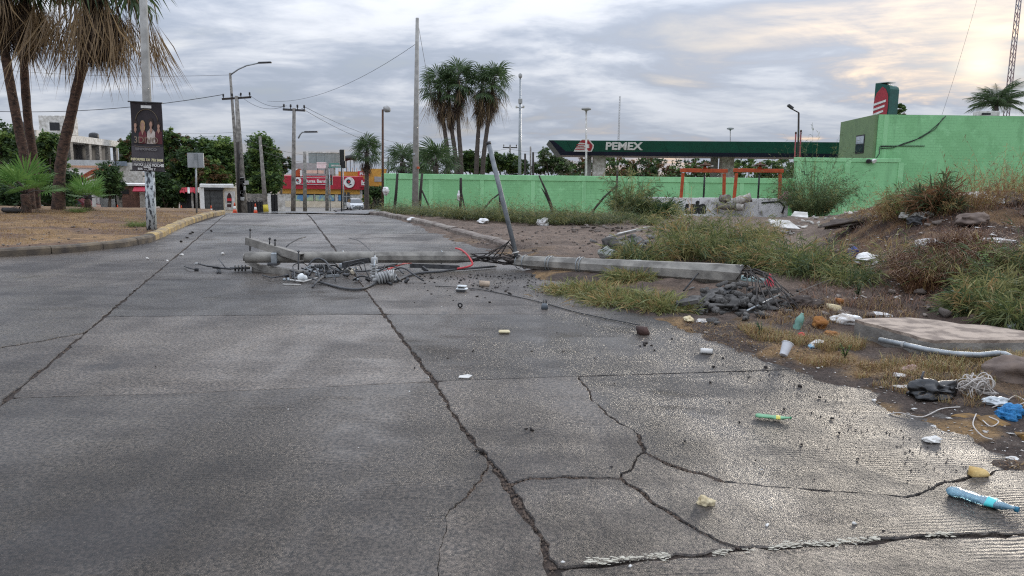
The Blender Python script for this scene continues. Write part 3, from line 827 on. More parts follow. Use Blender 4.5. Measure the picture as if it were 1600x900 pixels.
# --- turning area left of the joint
def lft(p, d=26.0): return np.array([p[0] - d, p[1] - d * 0.06])
LF = [Lm, L1] + [Lr[1], Lr[2]] + [Lr[3], Lr[4], Lr[5], Lr[6], Lr[7], Lr[8], Lr[9]]
gA, gB, gC = Lat(G(130, 520).y), Lat(G(213, 447).y), Lat(G(263, 407).y)
edge('g0', [w(Lm), w(L1), w(gA)], 0.03, 0.012, 0.1, True); edge('g1', [w(gA), w(gB)], 0.03, 0.012, 0.1, True)
edge('g2', [w(gB), w(gC)], 0.03, 0.01, 0.2, True); edge('g3', [w(gC), w(Lr[9])], 0.03, 0.01, 0.5, True)
f0, f1, f2, f3 = lft(Lm), w(G(-700, 560)[:2]), lft(gB), lft(gC)
edge('h1', [w(gA), w(G(60, 534)[:2]), w(G(0, 543)[:2]), f1], 0.012, 0.03, 0.06, True)
edge('h2', [w(gB), w(G(0, 449)[:2]), w(f2)], 0.025, 0.006, 0.2, True); edge('h3', [w(gC), w(G(167, 408)[:2]), w(f3)], 0.025, 0.006, 0.2, True)
edge('e0', [w(f0), w(f1)], 0, 0, 5, True); edge('e1', [w(f1), w(f2)], 0, 0, 5, True); edge('e2', [w(f2), w(f3)], 0, 0, 5, True)
edge('hb', [w(Lm), w(f0)], 0, 0, 5, True)
slab(['g0', 'h1', '-e0', '-hb'], dz=-0.003); slab(['g1', 'h2', '-e1', '-h1'], dz=0.003); slab(['g2', 'h3', '-e2', '-h2'], dz=-0.002)
far_l = Lr[9]
edge('h4', [w(f3), (-60, KERB[0][1] + 1.2), (KERB[2][0], KERB[2][1] + 1), (KERB[5][0] - .6, KERB[5][1] + .9), (KERB[-1][0] - 0.8, KERB[-1][1]), (KERB[-1][0] - .8, far_l[1]), w(far_l)], 0, 0, 5, True)
slab(['g3', '-h4', '-h3'], dz=0.0)
# bed under the joints: soil, weeds' grit
b = MB()
xs = np.linspace(-34, 14, 25); ys = np.concatenate([[-8, 0], np.linspace(4, 32, 29)])
vs = [(x, y, float(base_z(y)) - 0.016) for y in ys for x in xs]
vs = [(min(v[0], float(pl_x(EDGE, v[1])) + 0.9), v[1], v[2]) for v in vs]
b.add(vs, [(j * 25 + i, j * 25 + i + 1, (j + 1) * 25 + i + 1, (j + 1) * 25 + i) for j in range(len(ys) - 1) for i in range(24)])
b.build('joint_filling', M_JOINT, ROAD)['label'] = 'dark dirt lying in the joints and cracks'
# lumps of spilt white mortar along the near joint
def mortar():
    V, F, o = [], [], 0
    r2 = random.Random(5)
    for i in range(1100):
        t = r2.random(); px = 915 + t * 575; wv = math.sin(px * 0.021) + 0.6 * math.sin(px * .057) + .4 * math.sin(px * .13)
        if wv < -.25 - .5 * r2.random(): continue
        py = 886 - t * 46 + r2.gauss(0, 2.4) - 3 - max(0, wv) * 2
        p = G(px, py); s = .002 + .008 * r2.random() ** 3; n = 9; z = .005 + i * .000012
        ring = [(p.x + math.cos(6.283 * k / n) * s * r2.uniform(.5, 1.5) * 1.5, p.y + math.sin(6.283 * k / n) * s * r2.uniform(.4, 1.1), z) for k in range(n)]
        V += ring + [(p.x, p.y, z + s * .12)]; F += [(o + k, o + (k + 1) % n, o + n) for k in range(n)]; o += n + 1
    return np.array(V), np.array(F)
V, F = mortar()
tag(link('mortar_crumbs', np_mesh('mortar_crumbs', V, F, mat('pale_mortar', (0.52, 0.49, 0.40), (0.36, 0.33, 0.27), 20, 0.8, .4, 80))),
    'pale mortar crumbs spilt along the nearest joint', 'mortar', None, 'stuff')

# ------------------------------------------------------------------ asphalt beyond the crest, forecourt
b = MB(); rows = [(31.6, 400, 596), (36, 424, 594), (44, 455, 594), (55, 488, 594), (70, 515, 600), (85, 528, 630), (100, 520, 720), (112, 500, 820)]
vs = []
for Y, x0, x1 in rows:
    for k in range(9):
        p = P(x0 + (x1 - x0) * k / 8, 326, Y); vs.append((p.x, Y, float(ground_z(np.array([p.x]), np.array([Y]), False)[0]) + 0.14))
b.add(vs, [(j * 9 + i, j * 9 + i + 1, (j + 1) * 9 + i + 1, (j + 1) * 9 + i) for j in range(len(rows) - 1) for i in range(8)])
tag(b.build('asphalt_street', M_ASPH), 'dark asphalt street curving away past the shop', None, None, 'structure')
b = MB(); rows = [(82, 380, 524), (95, 370, 520), (112, 360, 560)]
vs = []
for Y, x0, x1 in rows:
    for k in range(5):
        p = P(x0 + (x1 - x0) * k / 4, 324, Y); vs.append((p.x, Y, float(ground_z(np.array([p.x]), np.array([Y]), False)[0]) + 0.17 + (.2 if Y > 100 else 0)))
b.add(vs, [(j * 5 + i, j * 5 + i + 1, (j + 1) * 5 + i + 1, (j + 1) * 5 + i) for j in range(2) for i in range(4)])
tag(b.build('pavement', M_CONCW), 'pale concrete pavement in front of the red shop', None, None, 'structure')

# ------------------------------------------------------------------ kerbs
def kerb(name, label, pl, m_of, h, wd, seg, z_of=None, jit=0.012):
    root = thing(name, label, 'kerb', (pl[0][0], pl[0][1], 0))
    d = np.concatenate([[0], np.cumsum(np.hypot(*np.diff(pl, axis=0).T))]); r3 = random.Random(len(pl))
    n = int(d[-1] / seg)
    at = lambda t: np.array([np.interp(t, d, pl[:, 0]), np.interp(t, d, pl[:, 1])])
    for i in range(n):
        t0, t1 = d[-1] * i / n + .008, d[-1] * (i + 1) / n - .008
        k = 3; sec = []
        for q in range(k):
            t = t0 + (t1 - t0) * q / (k - 1); p = at(t); tn = at(min(t + .05, d[-1])) - at(max(t - .05, 0)); tn /= np.linalg.norm(tn) + 1e-9
            nl = np.array([-tn[1], tn[0]]); z = float(base_z(p[1])) + r3.uniform(-jit, jit)
            j2 = r3.uniform(-jit, jit)
            prof = [(0, -.1), (0.0, h * .72), (0.035, h * .95), (0.07, h), (wd, h), (wd, -.1)]
            sec.append([(p[0] + nl[0] * (o + j2), p[1] + nl[1] * (o + j2), z + hh) for o, hh in prof])
        vs = [v for s_ in sec for v in s_]; m6 = 6
        fs = [(a * m6 + c, a * m6 + (c + 1) % m6, (a + 1) * m6 + (c + 1) % m6, (a + 1) * m6 + c) for a in range(k - 1) for c in range(m6)]
        fs += [tuple(range(m6 - 1, -1, -1)), tuple((k - 1) * m6 + c for c in range(m6))]
        bb = MB(); bb.add(vs, fs); bb.build('kerbstone', m_of(at((t0 + t1) / 2)), root)
    return root
corner_y = KERB[6][1]
kerb('median_kerb', 'yellow painted kerb round the dry median with palms', KERB, lambda p: M_KERB if p[1] > KERB[5][1] + .1 else M_KERBD, 0.155, 0.22, 1.1)
fk = np.array([G(*p)[:2] for p in [(790, 392), (760, 379), (720, 369), (680, 357), (640, 347), (606, 338), (592, 334), (575, 331.8)]])
fk = np.vstack([fk[:-1], [fk[-1]]])
kerb('verge_kerb', 'dusty grey kerb beside the bare earth right of the road', fk[::-1].copy(), lambda p: M_KERBG, 0.15, 0.22, 1.2, jit=.02)
nk = np.array([G(*p, .05)[:2] for p in [(1490, 640), (1530, 655), (1570, 668), (1640, 692)]])
kerb('buried_kerb', 'yellow kerb half buried in dirt at the right edge', nk, lambda p: mat('kerb_ochre', (.24, .135, .035), (.10, .06, .03), 14, .85, .4, 40, space="World"), 0.035, 0.16, 0.17, jit=.03)
# ------------------------------------------------------------------ green boundary wall
def gzs(x, y): return float(ground_z(np.array([x]), np.array([y]), False)[0])
WY = 59.0
wtop = P(600, 271, WY).z
wx = [P(px, 276, WY).x for px in (600, 673, 753, 833, 913, 993, 1074, 1160, 1243)]
zb = gzs(5, WY) - 0.6
wall = thing('boundary_wall', 'long green painted block wall behind the weeds', 'wall', (wx[0], WY, zb))
for a, c in zip(wx[:-1], wx[1:]):
    MB().span((a + .16, WY, zb), (c - .16, WY + .15, wtop - .42)).build('panel', M_GREEN, wall)
for x in wx:
    MB().span((x - .16, WY - .035, zb), (x + .16, WY + .19, wtop - .42), bev=.01).build('pilaster', M_GREENL, wall)
MB().span((wx[0] - .2, WY - .06, wtop - .42), (wx[-1] + .2, WY + .2, wtop), bev=.02).build('cap_beam', M_GREENL, wall)
MB().span((wx[0] - .16, WY + .19, zb), (wx[0], WY + 30, wtop - .42)).build('return_panel', M_GREEN, wall)
for k in range(5):
    MB().span((wx[0] - .03, WY + .2 + k * 6, wtop - .42), (wx[0] + .2, WY + .2 + k * 6 + 5.95, wtop), bev=.02).build('return_cap', M_GREENL, wall)

# taller wall and station building on the right
SY = 57.6
st = thing('station_building', 'two-storey light green station building with olive side and flat roof', 'building', (29, 60, zb))
ztl = P(1300, 246.5, SY).z; zt2 = P(1480, 180, 58.3).z
xl, xr = P(1243, 247, SY).x, P(1408, 247, SY).x
lw = thing('side_wall', 'taller green wall with stepped crack joining the station building', 'wall', (xl, SY, zb))
MB().span((xl, SY, zb), (xr, SY + .2, ztl - .3)).build('wall_panel', M_GREEN, lw)
MB().span((xl - .04, SY - .05, ztl - .3), (xr, SY + .24, ztl), bev=.02).build('cap_beam', M_GREENL, lw)
for px in (1246, 1322, 1405):
    x = P(px, 290, SY).x; MB().span((x - .2, SY - .05, zb), (x + .2, SY, ztl - .3)).build('pilaster', M_GREENL, lw)
bb = MB()
for (ax, ay, cx, cy) in ((1249, 256, 1249, 262), (1249, 262, 1252, 262), (1252, 262, 1252, 268), (1252, 268, 1257, 268), (1257, 268, 1257, 273), (1257, 273, 1264, 273)):
    a, c = P(ax, ay, SY - .01), P(cx, cy, SY - .01); bb.beam(a, c, .03, .05)
bb.build('crack', M_DARK, lw)
cxr = P(1372, 200, 58.3).x; bx0, bx1 = P(1315, 200, 67).x, P(1900, 180, 58.3).x
MB().span((cxr, 58.3, zb), (bx1, 58.5, zt2)).build('front_wall', M_GREEN, st)
MB().span((cxr + .4, 58.28, zb), (cxr + .75, 58.3, zt2 - .02)).build('corner_strip', M_GREENL, st)
MB().plank((cxr - .12, 58.4), (bx0, 67.0), zb, zt2, .2).build('side_face', M_OLIVE, st)
MB().span((bx0, 67.0, zb), (bx1, 67.2, zt2 - .02)).build('rear_wall', M_OLIVE, st)
MB().span((bx0 + .3, 58.5, zt2 - .45), (bx1, 67.0, zt2 - .25)).build('roof', M_GREY, st)
d_ = Vector((bx0 - cxr + .12, 8.6, 0)).normalized(); nrm_ = Vector((-d_.y, d_.x, 0))
o0 = Vector((cxr - .12, 58.4, 0))
def sidept(t, z, off): p = o0 + d_ * t + nrm_ * off; return (p.x, p.y, z)
zw0, zw1 = P(1350, 240, 61.5).z, P(1350, 211, 61.5).z
wd = MB(); a, c = sidept(2.0, 0, .1), sidept(4.1, 0, .1)
wf = MB().plank(a, c, zw0, zw1, .06).build('window', M_DARK, st)
MB().plank(sidept(2.15, 0, .14), sidept(3.95, 0, .14), zw0 + .1, (zw0 + zw1) / 2 - .03, .03).build('pane', M_GLASS, wf)
MB().plank(sidept(2.15, 0, .14), sidept(3.95, 0, .14), (zw0 + zw1) / 2 + .03, zw1 - .1, .03).build('pane', mat('pale_glass', (.42, .46, .50), None, 2, .1), wf)
pp = [P(x, y, 58.24) for x, y in ((1478, 181), (1470, 190), (1452, 206), (1430, 219), (1405, 228), (1376, 229))]
pq = [P(x, y, 58.24) for x, y in ((1474, 184), (1462, 201), (1440, 215), (1412, 224), (1395, 231), (1376, 232))]
MB().tube(pp, .03, 5).build('cable', M_BLACK, st); MB().tube(pq, .025, 5).build('cable', M_BLACK, st)
MB().tube([P(1376, 228, 58.24), P(1445, 228, 58.24)], .03, 5).build('conduit', M_DSTEEL, st)
MB().tube([P(1375, 229, 58.24), P(1374, 240, 58.24), P(1368, 249, 58.24)], .03, 5).build('conduit', M_DSTEEL, st)
fl = thing('flood_light', 'small twin floodlight fixed on top of the green wall', 'lamp', P(1361, 250, 57.5))
bb = MB(); p = P(1361, 250, 57.5); bb.tube([p, p + Vector((0, 0, -.15))], .05, 6); bb.build('bracket', M_DSTEEL, fl)
for s in (-1, 1):
    q = P(1361 + s * 4, 251, 57.4); MB().lathe(q, (s * .3, -.8, -.5), [(.08, -.1), (.16, 0), (.19, .12), (.15, .14)], 10).build('lamp_head', M_WHITE if s > 0 else M_DSTEEL, fl)
ac = thing('roof_unit', 'small pale box on the roof edge beside the coconut palm', 'roof unit', P(1541, 179, 60))
MB().span(P(1532, 181, 60), P(1550, 175, 61), bev=.03).build('casing', M_WHITED, ac); MB().span(P(1534, 179.5, 59.98), P(1548, 176.5, 60.0)).build('grille', M_DARK, ac)

# ------------------------------------------------------------------ filling station canopy
CYL, CYR = 77.0, 73.4
cn = thing('station_canopy', 'dark green filling station canopy with white lettering and red emblem', 'canopy', (20, 80, gzs(20, 80)))
LT, LB_ = P(862, 219.5, CYL), P(876, 242.5, CYL + .55)
zt_, zbm = LT.z, LB_.z
RT = P(1390, 222, CYR); RBm = P(1390, 246, CYR + .55)
znv = zbm + (zt_ - zbm) * .27
def fpt(t, s, off=0.0):      # t along the front, s 0 bottom..1 top
    a = LB_.lerp(RBm, t); c = LT.lerp(RT, t); p = a.lerp(c, s); p.z = zbm + (zt_ - zbm) * s; p.y -= off; return p
bk = 11.0
def quad_slab(p, th, m, name, parent): return MB().prism(p, th).build(name, m, parent)
seams = [0, .045, .225, .34, .42, .56, .70, .84, 1.0]
for i in range(1, 8):
    a, c = seams[i] + .0002, seams[i + 1] - .0002
    quad_slab([fpt(a, .27), fpt(c, .27), fpt(c, 1), fpt(a, 1)], (0, .12, 0), M_PGREEN, 'fascia_panel', cn)
quad_slab([fpt(0.024, .27), fpt(seams[1] - .0006, .27), fpt(seams[1] - .0006, 1), fpt(.006, 1)][:4], (0, .12, 0), M_PGREEN, 'fascia_panel', cn)
quad_slab([fpt(0.0, 0.0), fpt(.024, .27), fpt(.006, 1), fpt(-.008, 1)], (0, .12, 0), M_NAVY, 'corner_trim', cn)
quad_slab([fpt(0, 0), fpt(1, 0), fpt(1, .27), fpt(.024, .27)], (0, .14, 0), M_NAVY, 'lower_trim', cn)
A0, A1 = fpt(0, 0), fpt(-.008, 1)
quad_slab([A0 + Vector((0, .15, 0)), A1 + Vector((0, .15, 0)), A1 + Vector((.2, bk, 0)), A0 + Vector((.2, bk, 0))], (.12, 0, 0), mat('canopy_side', (.11, .14, .14), None, 2, .5), 'side_fascia', cn)
quad_slab([A1 + Vector((0, .15, -.06)), fpt(1, 1) + Vector((0, .15, -.06)), fpt(1, 1) + Vector((0, bk, -.06)), A1 + Vector((.2, bk, -.06))], (0, 0, .1), M_PGREEN, 'roof_sheet', cn)
for k in range(9):      # ceiling boards
    y0, y1 = .2 + k * 1.2, .2 + (k + 1) * 1.2 - .04
    quad_slab([A0 + Vector((.15, y0, .05)), fpt(1, 0) + Vector((0, y0, .05)), fpt(1, 0) + Vector((0, y1, .05)), A0 + Vector((.15, y1, .05))], (0, 0, .05), M_SOFFIT, 'ceiling_board', cn)
for px in (936, 1136):
    x = P(px, 260, 79).x
    MB().span((x - .62, 78.6, gzs(x, 79) - .2), (x + .62, 79.8, zbm + .1), bev=.03).build('column', M_WHITED, cn)
    MB().span((x - 1.35, 79.9, gzs(x, 79) - .2), (x - .7, 80.5, zbm + .1), bev=.03).build('column', M_GREY, cn)
fx = (RT - LT).normalized(); fup = Vector((0, -.55, 1.6)).normalized(); fn = fx.cross(fup); fn = fn if fn.y < 0 else -fn
def on_fascia(px, py, off=.03):
    t = (px - 862) / (1390 - 862.); s = (243.5 + (px - 870) * .007 - py) / 23.7
    return fpt(t, s) + fn * off
t1, t2 = on_fascia(947, 236), on_fascia(1003, 236); ctr = on_fascia(974.5, 229.0)
text_part('lettering', 'PEMEX', 1.06, M_WHITE, cn, ctr, fx, fup, .03, bold=.035, sx=1.13)
text_part('lettering', '.', .5, M_WHITE, cn, on_fascia(1003.5, 232.5), fx, fup, .02)
quad_slab([fpt(.02, .27, -.14), fpt(1, .27, -.14), fpt(1, .98, -.14), fpt(.01, .98, -.14)], (0, .02, 0), M_NAVY, 'backing', cn)
# eagle-like round emblem: red drop with white bars
def emblem(parent, place, m_red, m_wh):
    outer = [(-1.0, -.95), (-.82, -.35), (-.62, -.1), (-.60, .25), (-.42, .50), (-.36, .85), (-.15, 1.0), (.45, 1.0), (.72, .55), (.98, .1), (.98, -.3), (.80, -.95)]
    e = MB().prism([place(x * 1.04, y * 1.06, .02) for x, y in outer], place(0, 0, .05) - place(0, 0, .02)).build('emblem', m_wh, parent)
    red = [(-.55, .52), (-.25, .90), (.42, .90), (.64, .5), (.88, .08), (.88, -.3), (.74, -.85), (.5, -.85), (.30, -.5), (.55, -.1), (.55, .2), (.2, .42)]
    MB().prism([place(x, y, .052) for x, y in red], place(0, 0, .07) - place(0, 0, .052)).build('emblem_field', m_red, e)
    for k in range(4):
        y = .22 - k * .27; MB().prism([place(x, yy, .052) for x, yy in ((-.72 - .05 * k, y), (.30 - .06 * k, y), (.26 - .06 * k, y - .11), (-.78 - .05 * k, y - .11))], place(0, 0, .072) - place(0, 0, .052)).build('emblem_stripe', m_red, e)
    MB().prism([place(x, y, .075) for x, y in ((.05, .1), (.42, .02), (.60, -.25), (.45, -.42), (.2, -.2), (-.05, -.1))], place(0, 0, .09) - place(0, 0, .075)).build('emblem_head', m_wh, e)
ec = on_fascia(910.5, 227.5)
emblem(cn, lambda x, y, o: ec + fx * (x * .96) + fup * (y * .62) + fn * o, mat('emblem_red', (.40, .035, .05), None, 4, .5), M_WHITE)

# upright brand sign behind the building
sg = thing('totem_sign', 'tall red, white and green totem sign behind the building roof', 'sign', (40, 80, gzs(40, 80)))
sa = P(1364, 180, 82); ztp = P(1364, 130.5, 82).z; z0_ = sa.z - 2.5
sx_ = Vector((.5, -.866, 0)); sl = 1.75; sn = Vector((-.866, -.5, 0))
sth = 1.5
out = []
for t, z in ((0, z0_), (sl, z0_), (sl, ztp - .7), (sl - .1, ztp - .45), (sl - .35, ztp - .3), (.5, ztp), (0, ztp)): out.append(Vector((sa.x, sa.y, 0)) + sx_ * t + Vector((0, 0, z)))
MB().prism(out, -sn * sth).build('cabinet', mat('sign_green', (.01, .09, .07), None, 2, .4), sg)
red = [(.02, z0_ + .2), (sl * .86, z0_ + .2), (sl * .95, ztp - 2.2), (sl * .90, ztp - 1.3), (sl * .72, ztp - .65), (sl * .5, ztp - .4), (sl * .15, ztp - 1.0), (.02, ztp - 1.9)]
MB().prism([Vector((sa.x, sa.y, 0)) + sx_ * t + Vector((0, 0, z)) + sn * .03 for t, z in red], sn * .03).build('face', mat('sign_red', (.42, .04, .055), None, 4, .5), sg)
for k in range(6):
    zz = ztp - 1.75 - k * .52; t0, t1_ = .02 + .0 * k, sl * (.80 - .06 * k)
    MB().prism([Vector((sa.x, sa.y, 0)) + sx_ * t + Vector((0, 0, z)) + sn * .07 for t, z in ((t0, zz - .35), (t1_, zz), (t1_, zz - .22), (t0, zz - .57))], sn * .03).build('stripe', M_WHITE, sg)
MB().prism([Vector((sa.x, sa.y, 0)) + sx_ * t + Vector((0, 0, ztp + .01)) for t in (0, sl * .8)] + [Vector((sa.x, sa.y, 0)) + sx_ * t + Vector((0, 0, ztp + .01)) - sn * (sth * .9) for t in (sl * .8, 0)], (0, 0, .06)).build('top_trim', M_WHITE, sg)
MB().tube([Vector((sa.x, sa.y, gzs(40, 80))) + sx_ * (sl / 2) - sn * .5, Vector((sa.x, sa.y, z0_ + .1)) + sx_ * (sl / 2) - sn * .5], .3, 10).build('post', M_STEEL, sg)

# ------------------------------------------------------------------ low painted wall with orange frames
GY = 40.0
gxa, gxb = P(1000, 320, GY).x, P(1232, 320, GY).x
gtop = P(1110, 309, GY).z; gb = gzs(10, GY) - .5
M_GRAF = mat('peeling_whitewash', (.68, .67, .66), (.26, .24, .23), 2.2, .85, .3, 20, c3=(.58, .57, .56), space='World', lo=.32, hi=.50)
gw = thing('low_wall', 'low whitewashed wall with black graffiti under the orange frames', 'wall', (gxa, GY, gb))
n = 5
for k in range(n):
    a, c = gxa + (gxb - gxa) * k / n, gxa + (gxb - gxa) * (k + 1) / n - .015
    MB().span((a, GY, gb), (c, GY + .25, gtop - .02 * (k % 2)), bev=.015).build('wall_block', M_GRAF, gw)
text_part('graffiti', 'uia', .95, M_DARK, gw, Vector((P(1087, 323, GY).x, GY - .012, gtop - .52)), (1, 0, 0), (0.18, 0, 1), .003, bold=.05, sx=1.05)
for k, (x0, y0, x1, y1) in enumerate(((1190, 317, 1218, 315), (1218, 315, 1226, 322), (1226, 322, 1222, 333), (1008, 322, 1030, 315), (1030, 315, 1046, 324))):
    MB().beam(P(x0, y0, GY - .012), P(x1, y1, GY - .012), .006, .09).build('graffiti_stroke', M_DARK, gw)
def oframe(px0, px1, label):
    a, c = P(px0, 310, GY + .12).x, P(px1, 310, GY + .12).x; zt3 = P((px0 + px1) / 2, 263.5, GY).z
    t = thing('orange_gantry', label, 'gantry', ((a + c) / 2, GY + .12, gtop), 'orange steel gantries on the low wall')
    for x, s in ((a, 1), (c, -1)):
        MB().beam((x, GY + .12, gtop - .03), (x + s * .05, GY + .12, zt3 - .24), .14, .17, up=Vector((0, 1, 0)), bev=.01).build('upright', M_ORNG, t)
    MB().span((a - .1, GY + .02, zt3 - .2), (c + .1, GY + .22, zt3), bev=.012).build('top_rail', M_ORNG, t)
    x = (a + c) / 2 + .06
    MB().tube([(x, GY + .12, gtop - .02), (x, GY + .12, zt3 - .24)], .05, 8).build('pipe', M_BLACK, t)
    v = MB().lathe((x, GY + .12, zt3), (0, 0, 1), [(.12, 0), (.12, .06), (.06, .08), (.06, .16)], 12).build('valve_base', M_ORNG, t)
    MB().lathe((x, GY + .12, zt3 + .16), (0, 0, 1), [(.30, 0), (.32, .03), (.28, .06), (.08, .10), (.05, .2)], 14).build('hand_wheel', M_RUST, v)
    MB().span((x - .42, GY + .08, zt3 + .12), (x + .42, GY + .16, zt3 + .17)).build('collar', M_WHITED, v)
    return t
oframe(1064, 1131, 'orange steel gantry with black pipe, left of the pair')
oframe(1147, 1218, 'orange steel gantry with black pipe, right of the pair')
bx_ = thing('pink_box', 'pink carton on the end of the low wall', 'box', P(1228, 312, GY - .3))
p = P(1228, 310, GY - .2); MB().box((p.x, GY - .05, gtop + .10), (.55, .35, .2), Matrix.Rotation(.1, 3, 'Y'), bev=.01).build('carton', mat('pink_card', (.75, .22, .36), None, 4, .7), bx_)
MB().box((p.x + .05, GY - .05, gtop + .30), (.2, .2, .16), bev=.01).build('small_carton', mat('pale_pink', (.78, .40, .50), None, 4, .7), bx_)
bp_ = thing('black_board', 'black sheet leaning against the end of the low wall', 'panel', P(1243, 325, GY - .4))
p = P(1243, 322, GY - .3); MB().box((p.x, GY - .3, gtop - .35), (.5, .06, 1.0), Matrix.Rotation(-.35, 3, 'Y'), bev=.01).build('sheet', M_BLACK, bp_)
# bundle of rolled carpets dumped against the wall
M_RUG = mat('old_carpet', (.30, .27, .24), (.10, .09, .085), 7, .95, .6, 40, stretch=(1, 6, 1))
M_RUGW = mat('pale_carpet', (.50, .47, .42), (.24, .21, .18), 6, .95, .6, 40)
rk = 0
for (px, py, L_, r_, a, tl, mm, lab) in ((1134, 322, .9, .18, .1, .0, M_RUG, 'lowest roll, lying flat'), (1133, 310, .5, .19, 1.1, .1, M_RUG, 'short roll showing its round end'), (1160, 312, .9, .22, .25, .3, M_RUGW, 'pale roll on top of the bundle'), (1152, 323, .7, .2, .6, -.1, M_RUGW, 'roll half hidden by weeds')):
    c = P(px, py, GY - .45); t = thing('carpet_roll', 'dumped old carpet by the graffiti wall, ' + lab, 'carpet roll', c, 'dumped carpet rolls')
    dv = Vector((math.cos(a) * math.cos(tl), -math.sin(a) * math.cos(tl), math.sin(tl))) * (L_ / 2)
    pts = [c - dv + (dv * 2) * (i / 5) for i in range(6)]
    rs = [r_ * (1 + .14 * math.sin(i * 2.1 + px)) for i in range(6)]
    rl = MB().tube(pts, rs, 12).build('roll', mm, t)
    sp = [c - dv * 1.01 + Vector((math.cos(a + 1.57) * math.cos(q), -math.sin(a + 1.57) * math.cos(q), math.sin(q))) * (r_ * (.15 + .7 * q / 14)) for q in [i * .7 for i in range(20)]]
    MB().tube(sp, .012, 4).build('rolled_end', M_DARK, rl)

# ------------------------------------------------------------------ poles, lamps and lines
def pole_thing(name, label, cat, pxb, Y, pxt, pyt, r0, r1, m, n=8, group=None, deep=.3, baseless=False):
    b_ = col_at(pxb, Y); t_ = P(pxt, pyt, Y)
    o = thing(name, label, cat, b_, group)
    MB().tube([b_ - Vector((0, 0, deep)), b_.lerp(t_, .5), t_], [r0, (r0 + r1) / 2, r1], n).build('shaft', m, o)
    return o, b_, t_

def cobra(o, t_, tip, m=M_STEEL):
    a = Vector(t_); c = Vector(tip); mid = a.lerp(c, .55) + Vector((0, 0, .12))
    MB().tube([a - Vector((0, 0, .15)), a.lerp(mid, .5), mid, c], .055, 6).build('arm', m, o)
    d = (c - mid).normalized(); d.z *= .2; d.normalize()
    MB().beam(c - d * .1, c + d * .85, .26, .12, bev=.04).build('lamp_head', M_DSTEEL, o)

def crossarm(o, c, half, m, ins=3, tilt=0.0):
    d = Vector((half, 0, tilt)); ca = MB().beam(c - d, c + d, .12, .14, bev=.01).build('crossarm', m, o)
    for k in range(ins):
        q = c - d + d * 2 * ((k + .15) / (ins - .7))
        MB().lathe(q + Vector((0, 0, .07)), (0, 0, 1), [(.03, 0), (.03, .1), (.08, .12), (.05, .2), (.08, .22), (.04, .3)], 8).build('insulator', M_DSTEEL, ca)

# banner pole on the median
o, b0, t0 = pole_thing('banner_pole', 'pale concrete pole with flaking dark paint, carrying the event banner', 'pole', 237, 20.6, 223, -25, .135, .10, M_POLE, 8)
M_FLAKE = mat('flaking_paint', (.46, .50, .51), (.045, .052, .06), 16, .7, .2, 30, lo=.42, hi=.50, stretch=(1, 1, .45))
MB().tube([b0 - Vector((0, 0, .1)), b0.lerp(t0, .26)], [.139, .131], 8).build('painted_sleeve', M_FLAKE, o)
# banner
by = 20.6 - .22
bn = thing('event_banner', 'dark vertical concert banner with four portraits, strapped to the pole', 'banner', P(229, 265, by))
c00, c10, c01, c11 = P(203, 158.5, by), P(253, 161, by), P(206, 266, by), P(257, 268, by)
M_BAN = mat('banner_cloth', (.030, .022, .026), (.016, .013, .016), 3, .6)
M_BANG = mat('banner_grey', (.072, .064, .070), (.055, .048, .054), 3, .6)
def bpt(u, v, o_=0.0):
    a = c00.lerp(c10, u); c = c01.lerp(c11, u); q = a.lerp(c, v)
    q.y += .03 * math.sin(u * 5 + v * 2) + .02 * math.sin(v * 6) - o_; return q
def bpatch(name, pts, m, o_, parent, th=.004):
    return MB().prism([bpt(u, v, o_) for u, v in pts], (0, th, 0)).build(name, m, parent)
nu, nv = 8, 14; bb = MB()
vs = [bpt(i / nu, j / nv) for j in range(nv + 1) for i in range(nu + 1)]
vs2 = [v + Vector((0, .006, 0)) for v in vs]; k9 = nu + 1; N_ = len(vs)
fs = [(j * k9 + i, j * k9 + i + 1, (j + 1) * k9 + i + 1, (j + 1) * k9 + i) for j in range(nv) for i in range(nu)]
bb.add(vs, fs[:nu * 9], 0, True); bb.add(vs, fs[nu * 9:], 1, True); bb.add(vs2, [f[::-1] for f in fs], 0, True)
cl = bb.build('cloth', [M_BAN, M_BANG], bn)
ring = [(.5 + .36 * math.cos(a), .27 + .17 * math.sin(a)) for a in [i * math.pi / 16 - math.pi for i in range(17)]]
MB().tube([bpt(u, v, .012) for u, v in ring], .009, 5).build('printed_ring', mat('dull_gold', (.16, .12, .075), None, 4, .5), cl)
M_SKIN = mat('printed_skin', (.42, .25, .18), (.30, .17, .12), 5, .6); M_HAIR = mat('printed_hair', (.035, .022, .018), None, 5, .6); M_BLOND = mat('printed_blonde', (.42, .27, .14), (.22, .13, .07), 8, .6)
def ell(cu_, cv_, ru, rv, n=14, a0=0, a1=2 * math.pi): return [(cu_ + ru * math.cos(a0 + (a1 - a0) * i / n), cv_ + rv * math.sin(a0 + (a1 - a0) * i / n)) for i in range(n if a1 - a0 > 6 else n + 1)]
